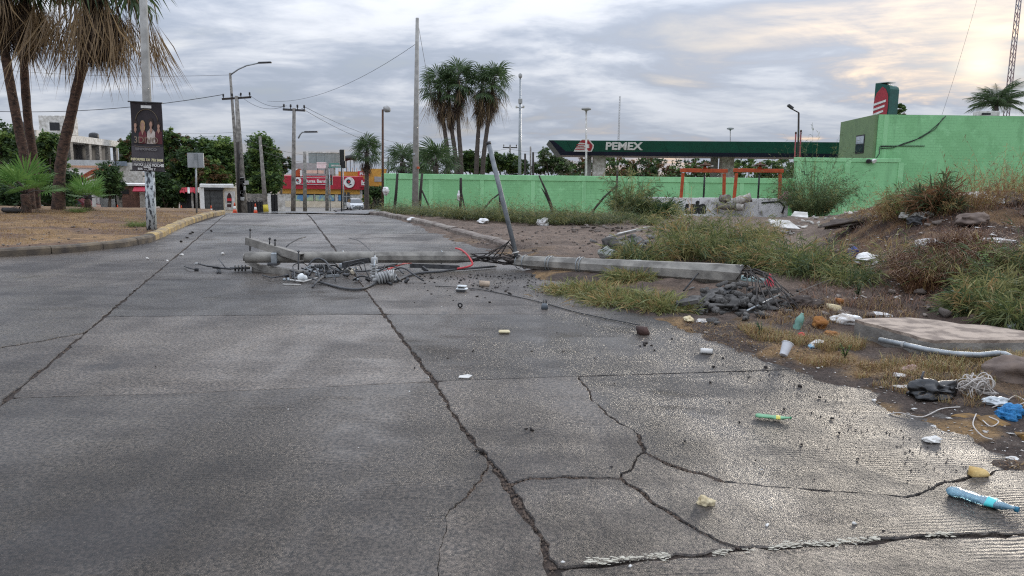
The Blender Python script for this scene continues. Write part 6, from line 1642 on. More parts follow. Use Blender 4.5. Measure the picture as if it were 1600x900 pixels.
# big feathery weeds right of the broken pole
for i, (px, py, r_, s_, h_, lab, mw, dr) in enumerate((
        (1000, 408, .75, 200, .5, 'yellow-green weeds sprawling behind the lower pole section', [.5, .25, .25], 1.15), (1085, 406, .95, 300, .75, 'tall feathery weeds behind the middle of the lower pole', [.5, .25, .25], 1.0),
        (1075, 385, 1.1, 260, 1.05, 'high pale weed tuft rising before the graffiti wall', [.45, .4, .15], .9), (1150, 392, 1.1, 300, .9, 'tallest feathery weeds left of the rubble heap', [.5, .25, .25], .95),
        (1180, 416, .9, 260, .55, 'green weeds spilling toward the broken pole butt', [.55, .1, .35], 1.2), (1230, 420, 1.0, 260, .6, 'green weeds on the left foot of the rubble heap', [.6, .1, .3], 1.1),
        (1270, 432, .9, 260, .62, 'drooping green weeds beside the blue rubbish bag', [.65, .05, .3], 1.25), (1195, 382, .6, 90, .5, 'brownish weeds below the white rubble spill', [.35, .45, .2], .9),
        (1575, 465, .7, 280, .45, 'dark green drooping weeds at the right edge', [.4, .3, .3], 1.2), (1525, 488, .5, 240, .42, 'arching weeds hanging over the fallen concrete slab', [.6, .15, .25], 1.35),
        (1605, 420, .8, 200, .42, 'tall green weeds on the heap at the right edge', [.5, .15, .35], 1.0), (1590, 505, .5, 180, .35, 'low weeds behind the far corner of the concrete slab', [.5, .2, .3], 1.3))):
    weed_clump('feathery_weed', lab, GT(px, py), r_ * .70, int(s_ * .6), h_ * .95, GW + [L_STRAW], 100 + i, [mw[0] * .8, mw[1] * .9 + .06, mw[2] * .75, 1 - mw[0] * .8 - mw[1] * .9 - .06 - mw[2] * .75], dr, 18, .20, .0050)
# flattened weeds under the pole
for i, (px, py, r_, lab) in enumerate(((905, 458, .5, 'flattened weeds in front of the pole, leftmost tuft'), (960, 470, .5, 'flattened weeds in front of the pole, middle tuft'), (1030, 478, .4, 'flattened weeds in front of the pole, by the rubble'), (985, 436, .35, 'weeds poking up over the edge of the pole'))):
    weed_clump('flattened_weed', lab, GT(px, py), r_, 330, .15, [L_WEED, L_WEEDY, L_STRAW], 130 + i, [.45, .4, .15], 1.5, 9, .16, .004)
# bushes by the walls
for i, (px, py, r_, s_, h_, lab, mats_, mw) in enumerate(((1268, 332, 1.9, 420, 2.5, 'large feathery green bush at the corner of the taller wall', GW, [.35, .05, .6]), (985, 340, .9, 240, 1.3, 'slender grey-green bush by the leaning branch', GW, [.4, .2, .4]),
        (1022, 341, .85, 320, .7, 'dark green low bush before the graffiti wall', [L_TREED, L_TREE], [.5, .5]), (1455, 335, .35, 130, .5, 'dark tumbleweed-like bush on the heap skyline', [L_WEEDD, L_STRAWB], [.5, .5]))):
    weed_clump('bush', lab, col_at(px, 37) if px == 1268 else GT(px, py), r_, s_, h_, mats_, 150 + i, mw, .7, 26, .26, .008, cat='bush')
for i, (px, py, h_) in enumerate(((617, 334, .5), (640, 335, .45), (665, 337, .5), (690, 339, .55), (712, 341, .5), (735, 343, .6), (760, 345, .6), (788, 346, .75), (815, 348, .6), (842, 349, .65), (868, 350, .55), (895, 350, .6), (925, 350, .55), (955, 348, .5))):
    nm = ['at the corner beside the rusty lamp', 'left of the tall grey pole', 'at the foot of the tall grey pole', 'right of the tall grey pole', 'by the second wall pilaster', 'at the mid post', 'before the long wall panel', 'beside the leaning pipe', 'right of the leaning pipe', 'under the forked dead branch', 'right of the forked dead branch', 'at the foot of the leaning branch', 'between branch and slender bush', 'beside the slender bush'][i]
    weed_clump('verge_weed', 'low grey-green weeds along the wall ' + nm, GT(px, py), .85, 240, h_, [L_SAGE, L_WEEDY, L_WEEDD, L_WEED], 170 + i, [.4, .25, .2, .15] if i < 3 else [.2, .3, .25, .25], .8, 12, .13, .005, 'weeds along the green wall')
# dry stalks along the heap skyline
for i, (px, py, h_) in enumerate(((1385, 340, .45), (1412, 335, .55), (1440, 332, .5), (1472, 330, .5), (1500, 326, .65), (1530, 322, .55), (1560, 318, .75), (1590, 314, .6), (1350, 346, .4), (1615, 312, .7))):
    nm = ['left of the dark bush', 'just left of the dark bush', 'in front of the dark bush', 'right of the dark bush', 'left of the white rag', 'by the white rag', 'above the brown boulder', 'at the right edge', 'at the left end of the heap', 'past the right edge'][i]
    weed_clump('dry_stalks', 'dry brown seed stalks on the heap skyline ' + nm, GT(px, py), .7, 85, h_ * 1.1, [L_STRAW, L_STRAWB, L_WEEDY], 200 + i, [.4, .45, .15], .45, 12, .09, .005, 'dry stalks along the heap')
# stuff: straw, dry grass, low cover
grass('dry_grass', 'dry straw-coloured grass below the concrete slab', [(1270, 545), (1340, 522), (1460, 552), (1600, 545), (1600, 590), (1480, 585), (1350, 575)], 9000, .11, .0020, 1.0, [L_STRAW, L_WEEDY, L_STRAWB], 301, [.5, .3, .2], clumpy=2.2)
grass('dry_grass', 'short dry grass at the foot of the concrete rubble', [(1150, 512), (1210, 500), (1300, 515), (1330, 545), (1240, 540), (1170, 528)], 4800, .08, .0020, 1.0, [L_STRAW, L_WEEDY, L_STRAWB], 302, [.55, .25, .2], clumpy=2.4)
grass('straw_litter', 'flattened straw lying along the dirt road edge', [(1030, 505), (1160, 505), (1400, 580), (1600, 620), (1600, 760), (1480, 690), (1300, 610), (1150, 550)], 6000, .025, .003, 3.0, [L_STRAW, L_STRAWB], 303, [.5, .5], clumpy=1.2)
grass('dry_grass', 'brown dead grass across the rubble heap', [(1240, 440), (1300, 360), (1340, 325), (1600, 300), (1640, 420), (1500, 470), (1400, 450)], 8000, .11, .003, 1.5, [L_TWIG, L_STRAW, L_STRAWB], 304, [.6, .12, .28], clumpy=.9)
grass('dry_grass', 'sparse dead grass tufts on the dry median', [(-40, 385), (140, 380), (230, 365), (330, 335), (300, 330), (0, 330), (-40, 340)], 16000, .06, .0035, 1.2, [L_STRAW, L_STRAWB], 305, [.65, .35], clumpy=.7)
grass('verge_grass', 'yellowing grass strip along the foot of the green wall', [(600, 340), (700, 345), (800, 355), (960, 356), (1060, 350), (1060, 335), (600, 330)], 9000, .20, .005, .9, [L_WEEDY, L_STRAW, L_SAGE], 306, [.4, .35, .25], clumpy=.6)
grass('brown_roots', 'matted brown roots on the face of the heap', [(1390, 425), (1440, 400), (1530, 385), (1560, 420), (1500, 450), (1420, 460)], 4200, .34, .004, 1.8, [L_TWIG, L_STRAW, L_STRAWB], 307, [.6, .1, .3])
for i, (px, py, lab) in enumerate(((215, 355, 'small bright green tuft at the foot of the banner pole'), (122, 332, 'low green cushion under the small fan palm'))):
    weed_clump('green_tuft', lab, GT(px, py), .38, 220, .22, [L_WEED, L_TREEB], 320 + i, None, .8, 9, .07, .003)

# pale upright stalks standing out of the green weeds
for i, (px, py, lab) in enumerate(((1040, 408, 'pale yellow stalks among the weeds behind the pole, left group'), (1062, 404, 'pale yellow stalks among the weeds behind the pole, right group'), (1175, 410, 'thin yellow stalks left of the heap'), (1305, 420, 'dry bent stalks beside the blue rubbish bag'), (1395, 415, 'dry curling stalks in front of the white bag'))):
    weed_clump('pale_stalks', lab, GT(px, py), .35, 26, .62, [L_WEEDY, L_STRAW], 340 + i, None, .7, 7, .16, .008)
for i, (px, py, r_, n_, h_, lab) in enumerate(((1330, 445, .4, 90, .4, 'small weed tuft below the blue rubbish bag'), (1480, 440, .45, 110, .45, 'weed tuft left of the right edge weeds'), (1405, 330, .4, 90, .6, 'green weed upright on the heap crest'), (1010, 352, .5, 120, .5, 'grey weed tuft before the dark low bush'))):
    weed_clump('weed_tuft', lab, GT(px, py), r_, n_, h_, GW, 360 + i, [.5, .2, .3], 1.0, 14, .16, .0045)
grass('dry_twigs', 'reddish dry twigs strewn over the dark earth of the heap', [(1230, 470), (1320, 350), (1600, 305), (1640, 480), (1440, 490)], 3500, .14, .0035, 2.4, [L_TWIG, L_STRAWB], 308, [.7, .3])
grass('dry_grass', 'patchy straw-coloured grass between the rope tangle and road', [(1230, 560), (1340, 565), (1480, 590), (1600, 590), (1600, 640), (1480, 632), (1360, 605)], 5000, .07, .0018, 1.4, [L_STRAW, L_STRAWB, L_WEEDY], 309, [.55, .3, .15], clumpy=2.8)
grass('dry_grass', 'thin dry grass on the earth between rubble and slab', [(1180, 505), (1260, 470), (1400, 470), (1440, 500), (1330, 500), (1280, 530)], 2500, .10, .002, 1.4, [L_STRAW, L_TWIG], 310, [.5, .5], clumpy=2.0)
# ------------------------------------------------------------------ the fallen, broken pole
A_ = P(1160, 431, 11.15); B_ = P(806, 408.5, 13.45); B2 = P(739, 402, 13.35); T_ = P(383, 402, 12.55)
fp = thing('fallen_pole', 'snapped grey concrete utility pole lying across the road', 'utility pole', (G(760, 420).x, G(760, 420).y, 0))
def octo(a, b, r0, r1, name, n=8, rings=10, ragged=None, rot=.39):
    a, b = Vector(a), Vector(b); ax = (b - a).normalized(); u = Vector((0, 0, 1)) - ax * ax.z; u.normalize(); w_ = ax.cross(u); vs = []
    rg = random.Random(17)
    for i in range(rings + 1):
        t = i / rings; p = a.lerp(b, t); r_ = r0 + (r1 - r0) * t
        for k in range(n):
            an = rot + 2 * math.pi * k / n; q = p + (u * math.cos(an) + w_ * math.sin(an)) * r_
            if ragged and i in ((0,) if ragged == 'a' else (rings,) if ragged == 'b' else (0, rings)): q = q + ax * rg.uniform(-.16, .14) + (u * math.cos(an) + w_ * math.sin(an)) * rg.uniform(-.06, 0)
            vs.append(q)
    fs = [(i * n + k, i * n + (k + 1) % n, (i + 1) * n + (k + 1) % n, (i + 1) * n + k) for i in range(rings) for k in range(n)]
    bb = MB(); bb.add(vs, fs, 0, n > 10); bb.add([vs[k] for k in range(n)], [tuple(range(n - 1, -1, -1))], 1); bb.add(vs[-n:], [tuple(range(n))], 1)
    return bb.build(name, [M_CONC, M_CONCD], fp)
lo = octo(A_, B_, .180, .114, 'lower_section', 8, 10, 'both')
hi_ = octo(B2, P(585, 402, 13.0), .106, .100, 'upper_section', 8, 6, 'a')
octo(P(584, 402, 13.0), T_, .100, .092, 'top_section', 16, 6)
tip = MB().tube([T_ + (T_ - B2).normalized() * .004, T_ + (T_ - B2).normalized() * .03], .06, 12).build('end_core', M_CONCW, fp)
def hoop(c, ax, r_, name, m, parent, th=.009, a0=0.0, a1=6.283, n=18):
    ax = Vector(ax).normalized(); u = Vector((0, 0, 1)) - ax * ax.z; u.normalize(); w_ = ax.cross(u)
    return MB().tube([Vector(c) + (u * math.cos(a0 + (a1 - a0) * i / n) + w_ * math.sin(a0 + (a1 - a0) * i / n)) * r_ for i in range(n + 1)], th, 5).build(name, m, parent)
axl = (B_ - A_).normalized(); axu = (T_ - B2).normalized()
for t_ in (.985, .95, .83, .815, .68, .665): hoop(A_.lerp(B_, t_), axl, (.180 - .066 * t_) * 1.06, 'steel_band', M_STEEL, fp, .008)
for px in (536, 690):
    c = P(px, 402, 12.95 + (px - 536) * .0022); hoop(c, axu, .115, 'steel_band', M_STEEL, fp, .012, -1.0, 2.9)
# exposed tendons at the break
rb = random.Random(8)
for k in range(15):
    a = B_ + Vector((rb.uniform(-.02, .05), rb.uniform(-.08, .08), rb.uniform(-.07, .07))); c = B2 + Vector((rb.uniform(-.1, .05), rb.uniform(-.1, .1), rb.uniform(-.09, .08)))
    m1, m2 = a.lerp(c, .3) + Vector((0, rb.uniform(-.15, .15), rb.uniform(-.06, .10))), a.lerp(c, .7) + Vector((0, rb.uniform(-.15, .15), rb.uniform(-.08, .10)))
    for q in (m1, m2): q.z = max(q.z, .02)
    MB().tube([a, m1, m2, c], .009, 5).build('rebar', M_REBAR, fp)
for k in range(4):
    a = B_ + Vector((.02, rb.uniform(-.05, .05), .05)); c = B2 + Vector((.1 + .12 * k, rb.uniform(-.1, .1), -.02)); pk = a.lerp(c, .28) + Vector((0, 0, .24 + .05 * k))
    MB().tube([a, a.lerp(pk, .6) + Vector((0, 0, .05)), pk, pk.lerp(c, .45) + Vector((0, 0, .02)), c], .010, 6).build('rebar', M_REBAR, fp)
for k in range(16):      # tendons fanned out of the butt
    a = A_ + Vector((rb.uniform(-.02, .06), rb.uniform(-.1, .1), rb.uniform(-.06, .10))); e = GT(1168 + k * 5.5 + rb.uniform(-6, 6), 492 + rb.uniform(-18, 14) - abs(k - 8) * 1.5)
    e.z += rb.uniform(.02, .10); m_ = a.lerp(e, .5) + Vector((rb.uniform(.0, .10), rb.uniform(-.03, .05), rb.uniform(.06, .20)))
    MB().tube([a, a.lerp(m_, .5) + Vector((0, 0, .05)), m_, m_.lerp(e, .55), e], .008, 5).build('rebar', M_REBAR, fp)
hoop(A_ + axl * .02, axl, .16, 'torn_strap', M_WHITED, fp, .007, -.4, 1.5)
MB().tube([A_.lerp(B_, .13) + Vector((.02, 0, .15)), A_.lerp(B_, .17) + Vector((-.03, -.16, .02)), GT(1068, 458) + Vector((0, 0, .03))], .012, 5).build('loose_cable', M_BLACK, fp)
# crossarms still bolted to the top
def channel(a, b, name, h=.115, w_=.10):
    a, b = Vector(a), Vector(b); o = MB(); o.beam(a, b, w_, .012, up=Vector((0, 0, 1))); q = o.build(name, M_CONCW, fp)
    up = Vector((0, 0, 1)); x = (b - a).normalized(); y = up.cross(x).normalized(); z = x.cross(y)
    for s_ in (-1, 1): MB().beam(a + y * s_ * (w_ / 2 - .005) - z * h / 2, b + y * s_ * (w_ / 2 - .005) - z * h / 2, .012, h).build('side_plate', M_CONCW, q)
    MB().beam(a - z * (h + .002), b - z * (h + .002), w_, .012).build('bottom_plate', M_CONCW, q)
    return q
c1 = channel(P(387, 371, 13.05), P(472, 397, 12.35), 'crossarm'); c2 = channel(P(397, 413, 12.75), P(472, 424, 12.15), 'crossarm')
for (px, y0, y1, Y) in ((391, 357, 392, 13.0), (421.5, 371, 384, 12.72), (430, 373, 386, 12.66), (466.5, 391, 442, 12.3)):
    rd = MB().tube([P(px, y0, Y), P(px - .4, y1, Y)], .012, 6).build('threaded_rod', M_DSTEEL, c1)
    MB().tube([P(px, y0 + 1, Y), P(px, y0 + 3, Y)], .022, 6).build('nut', M_DSTEEL, rd)
MB().tube([P(447, 386, 12.5), P(452, 381, 12.6), P(466, 373, 12.9), P(478, 370, 13.1)], .010, 5).build('stay_wire', M_CABLE, c1)
MB().box(P(429, 404, 12.55), (.09, .24, .20), Matrix.Rotation(.2, 3, 'Z'), bev=.01).build('clamp', M_STEEL, c1)
MB().box(P(428, 412, 12.5), (.16, .20, .05), bev=.01).build('clamp', M_DSTEEL, c1)
MB().prism([P(376, 409, 12.7), P(398, 409, 12.7), P(418, 424, 12.5), P(405, 422, 12.6)], (0, .08, 0)).build('brace', M_CONCW, c2)

# hardware dragged down with it
def sheds(root, c, ax, L_, r_, n, m, name='shed', core=.02):
    ax = Vector(ax).normalized(); b_ = Vector(c) - ax * L_ / 2
    MB().tube([b_ - ax * .05, b_ + ax * (L_ + .05)], core, 8).build('core_rod', m, root)
    for k in range(n): MB().lathe(b_ + ax * L_ * (k + .5) / n, ax, [(core, -.012), (r_, 0), (r_ * .96, .012), (core, .02)], 14).build(name, m, root)
M_INS = mat('grey_polymer', (.40, .40, .39), (.27, .27, .26), 8, .5); M_INSD = mat('dark_polymer', (.085, .085, .085), (.05, .05, .05), 8, .5); M_PORC = mat('white_porcelain', (.74, .76, .75), (.60, .62, .61), 8, .25)
g0 = lambda px, py, z=.05: G(px, py, z)
t = thing('line_insulator', 'dark ribbed line insulator lying left of the pole top', 'insulator', g0(355, 421, 0), 'insulators torn off the pole')
sheds(t, g0(375, 419, .06), (1, .12, 0), .22, .055, 4, M_INSD); MB().tube([g0(333, 418, .06), g0(360, 420, .07), g0(390, 417, .06)], .018, 6).build('hook_bar', M_DSTEEL, t)
MB().tube([g0(310, 412, .10), g0(325, 416, .10), g0(345, 418, .07)], .014, 6).build('arm', M_DSTEEL, t); MB().tube([g0(342, 405, .16), g0(352, 418, .06)], .010, 5).build('pin', M_DSTEEL, t)
for px in (340, 344): MB().tube([g0(px, 419, .05), g0(px, 427, .01)], .016, 6).build('clevis', M_DSTEEL, t)
t = thing('wire_clamp', 'small dark wire clamp at the far left of the wreckage', 'clamp', g0(305, 420, 0)); MB().tube([g0(288, 416, .03), g0(296, 419, .05), g0(305, 421, .03)], .010, 5).build('wire', M_DSTEEL, t)
MB().box(g0(307, 421, .025), (.07, .05, .05), Matrix.Rotation(.4, 3, 'Z'), bev=.01).build('body', M_DSTEEL, t); MB().box(g0(307, 412, .10), (.05, .04, .04), bev=.01).build('tag', M_GREY, t)
t = thing('ribbed_bushing', 'upright grey ribbed bushing leaning against the pole', 'insulator', g0(585, 432, 0), 'insulators torn off the pole')
sheds(t, g0(584, 424, .10), (.05, -.1, 1), .26, .062, 6, M_INS); MB().tube([g0(585, 416, .27), g0(586, 400, .30)], .016, 6).build('terminal', M_STEEL, t)
MB().lathe(g0(585, 412, .22), (.05, -.1, 1), [(.05, 0), (.06, .03), (.05, .1)], 12).build('cap', M_GREY, t)
t = thing('ribbed_bushing', 'large pale ribbed bushing lying with its ribs to the road', 'insulator', g0(600, 440, 0), 'insulators torn off the pole')
sheds(t, g0(598, 434, .09), (1, .5, .25), .22, .10, 5, M_INS, core=.03); MB().tube([g0(604, 440, .03), g0(612, 444, .02)], .018, 6).build('bolt', M_DSTEEL, t)
t = thing('coil_spring_cable', 'pale coiled cable springing out beside the large bushing', 'cable', g0(612, 434, 0))
MB().tube([g0(611, 431, .10) + Vector((.09 * (i / 30 - .5) * 1.4, .10 * math.cos(i * .84), .085 * math.sin(i * .84))) for i in range(31)], .013, 6).build('coil', M_INS, t)
MB().tube([g0(618, 428, .10), g0(622, 437, .05), g0(628, 440, .02)], .014, 6).build('tail', M_BLACK, t)
t = thing('switch_gear', 'jumble of grey steel switchgear under the pole', 'switchgear', g0(520, 428, 0))
MB().beam(g0(536, 414, .17), g0(588, 404, .20), .05, .09).build('flat_bar', M_DSTEEL, t); MB().box(g0(536, 415, .12), (.11, .12, .08), bev=.01).build('bracket', M_STEEL, t)
MB().beam(g0(502, 432, .03), g0(530, 430, .03), .04, .035).build('flat_bar', M_STEEL, t); MB().beam(g0(640, 415, .10), g0(718, 418, .06), .05, .07).build('flat_bar', M_DSTEEL, t)
MB().beam(g0(660, 418, .08), g0(668, 424, .03), .03, .06).build('prop', M_DSTEEL, t)
for k, (px, py, s_, m) in enumerate(((488, 420, .07, M_PORC), (472, 434, .09, M_PORC), (482, 424, .06, M_GREY), (541, 422, .06, M_WHITED), (551, 424, .07, M_CREAM), (531, 422, .05, M_STEEL), (502, 424, .06, M_DSTEEL), (515, 427, .07, M_DSTEEL), (510, 419, .06, M_INSD), (523, 425, .05, M_DSTEEL), (496, 428, .05, M_STEEL), (459, 430, .06, M_DSTEEL))):
    MB().lathe(g0(px, py, s_ * .7), (rb.uniform(-1, 1), rb.uniform(-1, 1), rb.uniform(-.3, 1)), [(s_ * .4, -s_), (s_ * .7, -s_ * .5), (s_ * .6, 0), (s_ * .75, s_ * .4), (s_ * .3, s_ * .8)], 10).build('fitting', m, t)
sheds(t, g0(500, 417, .10), (1, .1, .05), .20, .05, 6, M_INSD)
for k in range(12):
    a = g0(455 + rb.uniform(0, 60), 424 + rb.uniform(-4, 14), .03); c = a + Vector((rb.uniform(-.25, .25), rb.uniform(-.1, .1), rb.uniform(0, .14)))
    MB().tube([a, c], rb.choice((.008, .012, .016)), 5).build('rod', rb.choice((M_STEEL, M_DSTEEL, M_DSTEEL)), t)
t = thing('insulator_arm', 'branching dark bracket with pale rods on the road before the pole', 'bracket', g0(490, 440, 0))
MB().tube([g0(450, 437, .02), g0(475, 440, .03), g0(500, 433, .06)], .014, 6).build('pale_rod', M_WHITED, t); MB().tube([g0(442, 444, .012), g0(470, 445, .012)], .009, 6).build('pale_rod', M_WHITED, t)
MB().tube([g0(478, 432, .05), g0(496, 438, .06), g0(508, 428, .09)], .016, 6).build('limb', M_DSTEEL, t); MB().tube([g0(488, 449, .01), g0(495, 440, .06), g0(505, 432, .10)], .014, 6).build('limb', M_DSTEEL, t); MB().tube([g0(410, 430, .03), g0(424, 434, .05), g0(450, 430, .06)], .012, 6).build('limb', M_DSTEEL, t)
def cable(label, pts, r_, m=M_CABLE, cat='cable', name='loose_cable'):
    P_ = [Vector(p) for p in pts]; out = []
    for i in range(len(P_) - 1):
        p0, p1, p2, p3 = P_[max(i - 1, 0)], P_[i], P_[i + 1], P_[min(i + 2, len(P_) - 1)]
        for f in (0, .2, .4, .6, .8): out.append(.5 * ((2 * p1) + (p2 - p0) * f + (2 * p0 - 5 * p1 + 4 * p2 - p3) * f * f + (3 * p1 - p0 - 3 * p2 + p3) * f ** 3))
    out.append(P_[-1]); o = MB().tube(out, r_, 7).build(name, m); return tag(o, label, cat)
cable('thick grey cable bowing along the road below the wreckage', [g0(497, 440, .03), g0(512, 444, .02), g0(535, 450, .02), g0(560, 452, .02), g0(580, 446, .02), g0(591, 437, .05), g0(590, 430, .10)], .019)
cable('dark cable looping up over the pole near its crossarms', [g0(484, 424, .05), g0(484, 412, .16), g0(495, 404, .24), g0(508, 408, .20), g0(517, 418, .12), g0(532, 425, .05)], .017)
cable('dark cable sagging right of the switchgear', [g0(545, 419, .10), g0(560, 424, .06), g0(580, 422, .07), g0(604, 416, .10), g0(622, 413, .10)], .015)
cable('red cable curling over the end of the upper pole section', [P(712, 388, 13.6), P(720, 390, 13.4), P(728, 396, 13.15), P(735, 405, 13.0), P(738, 413, 12.95), P(730, 417, 12.9), P(714, 420, 12.85)], .017, mat('red_sheath', (.55, .055, .06), (.38, .04, .045), 8, .5))
cable('red tipped cable beside the coiled one', [g0(600, 424, .04), g0(616, 417, .07), g0(632, 412, .09), g0(642, 411, .06)], .016, mat('red_sheath', (.5, .05, .06)))
cable('thick grey cable running along the ground below the red one', [g0(618, 440, .02), g0(640, 430, .02), g0(660, 426, .02), g0(690, 424, .02), g0(712, 421, .03), g0(740, 419, .03), g0(775, 416, .03)], .020)
cable('thin wire arching up behind the upper pole section', [P(545, 372, 15.2), P(560, 376, 14.6), P(572, 385, 14), P(585, 398, 13.2)], .006, M_DSTEEL)
cable('thin black wire trailing across the road from the white fitting', [onroad(680, 448) + Vector((0, 0, .01)), onroad(717, 451) + Vector((0, 0, .02)), onroad(760, 455) + Vector((0, 0, .01)), onroad(840, 472) + Vector((0, 0, .01)), onroad(905, 490) + Vector((0, 0, .01)), onroad(1000, 510) + Vector((0, 0, .015))], .006, M_BLACK)
cable('pale wire stretched over the dark earth toward the heap', [GT(1235, 468) + Vector((0, 0, .05)), GT(1290, 450) + Vector((0, 0, .1)), GT(1350, 435) + Vector((0, 0, .12)), GT(1410, 424) + Vector((0, 0, .22)), GT(1470, 425) + Vector((0, 0, .2)), GT(1520, 445) + Vector((0, 0, .1))], .0045, M_CONCW)
for k in range(16):
    x0 = rb.uniform(470, 640); a = g0(x0, rb.uniform(418, 438), .03); c = g0(x0 + rb.uniform(-50, 60), rb.uniform(416, 440), .03); m_ = a.lerp(c, .5) + Vector((rb.uniform(-.15, .15), rb.uniform(-.2, .2), rb.uniform(.02, .2)))
    cable('tangled dark cable among the wreckage under the pole', [a, a.lerp(m_, .5) + Vector((0, rb.uniform(-.1, .1), rb.uniform(0, .08))), m_, m_.lerp(c, .5), c], rb.choice((.006, .009, .013)), rb.choice((M_BLACK, M_CABLE, M_DSTEEL)))['group'] = 'tangled cables'
for k in range(26):
    q = g0(rb.uniform(440, 640), rb.uniform(420, 440), .03); s_ = rb.uniform(.03, .07)
    MB().lathe(q + Vector((0, 0, s_ * .3)), (rb.uniform(-1, 1), rb.uniform(-1, 1), rb.uniform(-.2, .6)), [(s_ * .3, -s_), (s_ * .55, -s_ * .5), (s_ * .4, 0), (s_ * .6, s_ * .4), (s_ * .2, s_ * .8)], 8).build('fitting', rb.choice((M_DSTEEL, M_DSTEEL, M_STEEL, M_BLACK, M_GREY)), bpy.data.objects['switch_gear'])
# leaning steel pipe and plastic conduit
t = thing('steel_pipe', 'galvanised steel pipe jutting up from the broken pole', 'pipe', B_)
pt, pb_ = P(763, 222, 13.7), P(807, 400, 13.35); d = (pt - pb_).normalized()
MB().tube([pb_, pb_.lerp(pt, .5), pt], .042, 12).build('tube', mat('dull_pipe', (.21, .225, .235), (.13, .14, .15), 9, .6, .1, 60, metal=.2), t); MB().tube([pt - d * .05, pt + d * .002], .045, 12).build('rim', M_DSTEEL, t); hoop(pb_ + d * .06, d, .056, 'strap', M_WHITED, t, .012)
t = thing('plastic_conduit', 'grey-green plastic conduit pipe behind the pole butt', 'pipe', P(1180, 445, 11.6))
M_PVC = mat('pvc_green', (.21, .29, .28), (.15, .21, .20), 5, .4)
MB().tube([P(1120, 430, 12.2), P(1199, 442, 11.7)], .062, 14).build('tube', M_PVC, t); MB().tube([P(1198, 441.8, 11.705), P(1199.6, 442.1, 11.69)], .057, 14).build('bore', M_DARK, t)
lump_obj('red_rag', mat('red_cloth', (.62, .07, .10), (.42, .04, .06), 8, .8), P(1202, 455, 11.6), (.06, .05, .13), 4, None, 3, .5); tag(bpy.data.objects['red_rag'], 'red rag hanging out of the plastic conduit', 'rag')
t = thing('plastic_conduit', 'pale conduit length lying behind the middle of the pole', 'pipe', P(1000, 412, 13.2)); MB().tube([P(960, 410, 13.0), P(1000, 410, 13.0), P(1032, 418, 12.7)], .045, 12).build('tube', mat('pvc_pale', (.36, .42, .40), None, 4, .4), t)
MB().tube([P(982, 410, 13.0), P(986, 410, 13.0)], .05, 12).build('coupling', M_BLACK, t)

# ------------------------------------------------------------------ rubble, stones, slab
def rock_set(label, name, cat, group, spots, m, seed, keep=None, rest=None):
    if keep:
        spots = sorted(spots, key=lambda q: -q[1]); rock_stuff(rest[0], rest[1], cat, spots[keep:], m, seed + 3); spots = spots[:keep]
    r2 = random.Random(seed); ms = [np_mesh(name, *hull_rock(seed + k, 12 + 2 * (k % 2)), m) for k in range(5)]
    for k, (p, s_) in enumerate(spots):
        o = link(name, ms[k % 5], None); o.location = Vector(p) + Vector((0, 0, s_ * .35)); o.rotation_euler = (r2.uniform(-.4, .4), r2.uniform(-.4, .4), r2.uniform(0, 6.3)); o.scale = (s_, s_ * r2.uniform(.7, 1.1), s_ * r2.uniform(.7, 1.1)); tag(o, label, cat, group)
rs_ = random.Random(21)
spots = []
for k in range(150):
    px, py = rs_.gauss(1152, 42), rs_.gauss(478, 13)
    if not (1060 < px < 1250 and 452 < py < 508): continue
    p = GT(px, py); hh = .22 * max(0, 1 - abs(px - 1150) / 95) * max(0, 1 - abs(py - 472) / 34); p.z += hh * rs_.uniform(.2, 1); spots.append((p, rs_.uniform(.028, .085)))
rock_set('grey broken concrete chunk in the rubble at the pole butt', 'concrete_chunk', 'rubble', 'broken concrete at the pole butt', spots, M_CONCD, 60, 45, ('rubble_grit', 'smaller concrete rubble at the pole butt'))
V, F, o = [], [], 0       # core of the rubble so that the chunks rest on something
v, f = lump(5, (.55, .36, .12), 4, .5, 3.0); c = GT(1150, 478); V = v + np.array([c.x, c.y, c.z + .0])
tag(link('rubble_bed', np_mesh('rubble_bed', V, f, M_CONCD)), 'fine grey concrete grit under the broken pole butt', 'rubble', None, 'stuff')
for (px, py, sz, rz, lab) in ((1112, 470, (.34, .10, .035), .3, 'long flat concrete splinter left of the pole butt'), (1075, 486, (.30, .11, .05), -.2, 'flat grey concrete plate at the left of the rubble'), (1205, 470, (.30, .10, .05), -.9, 'slanting concrete splinter between the bent bars'), (1107, 480, (.30, .06, .04), .9, 'pale concrete sliver standing on the rubble')):
    p = GT(px, py); t = MB().prism([(-sz[0] / 2, -sz[1] / 2, 0), (sz[0] * .4, -sz[1] * .6, 0), (sz[0] / 2, sz[1] * .2, 0), (sz[0] * .1, sz[1] / 2, 0), (-sz[0] * .45, sz[1] * .4, 0)], (0, 0, sz[2])).build('concrete_splinter', M_CONCD)
    t.location = p + Vector((0, 0, .10)); t.rotation_euler = (.25, -.25, rz); tag(t, lab, 'rubble', 'concrete splinters')
p = GT(1128, 472); o = MB().prism([(-.16, -.05, 0), (.1, -.07, 0), (.18, .02, 0), (.02, .08, 0)], (0, 0, .02)).build('slate_piece', M_BLACK); o.location = p + Vector((0, 0, .12)); o.rotation_euler = (.3, -.4, .6); tag(o, 'black plastic sheet piece on the rubble under the pole', 'plastic piece')
# bar lying across the rubble
t = MB().tube([GT(1160, 497) + Vector((0, 0, .06)), GT(1218, 472) + Vector((0, 0, .10))], .011, 6).build('steel_bar', M_STEEL); tag(t, 'straight steel bar slanting over the rubble', 'bar')
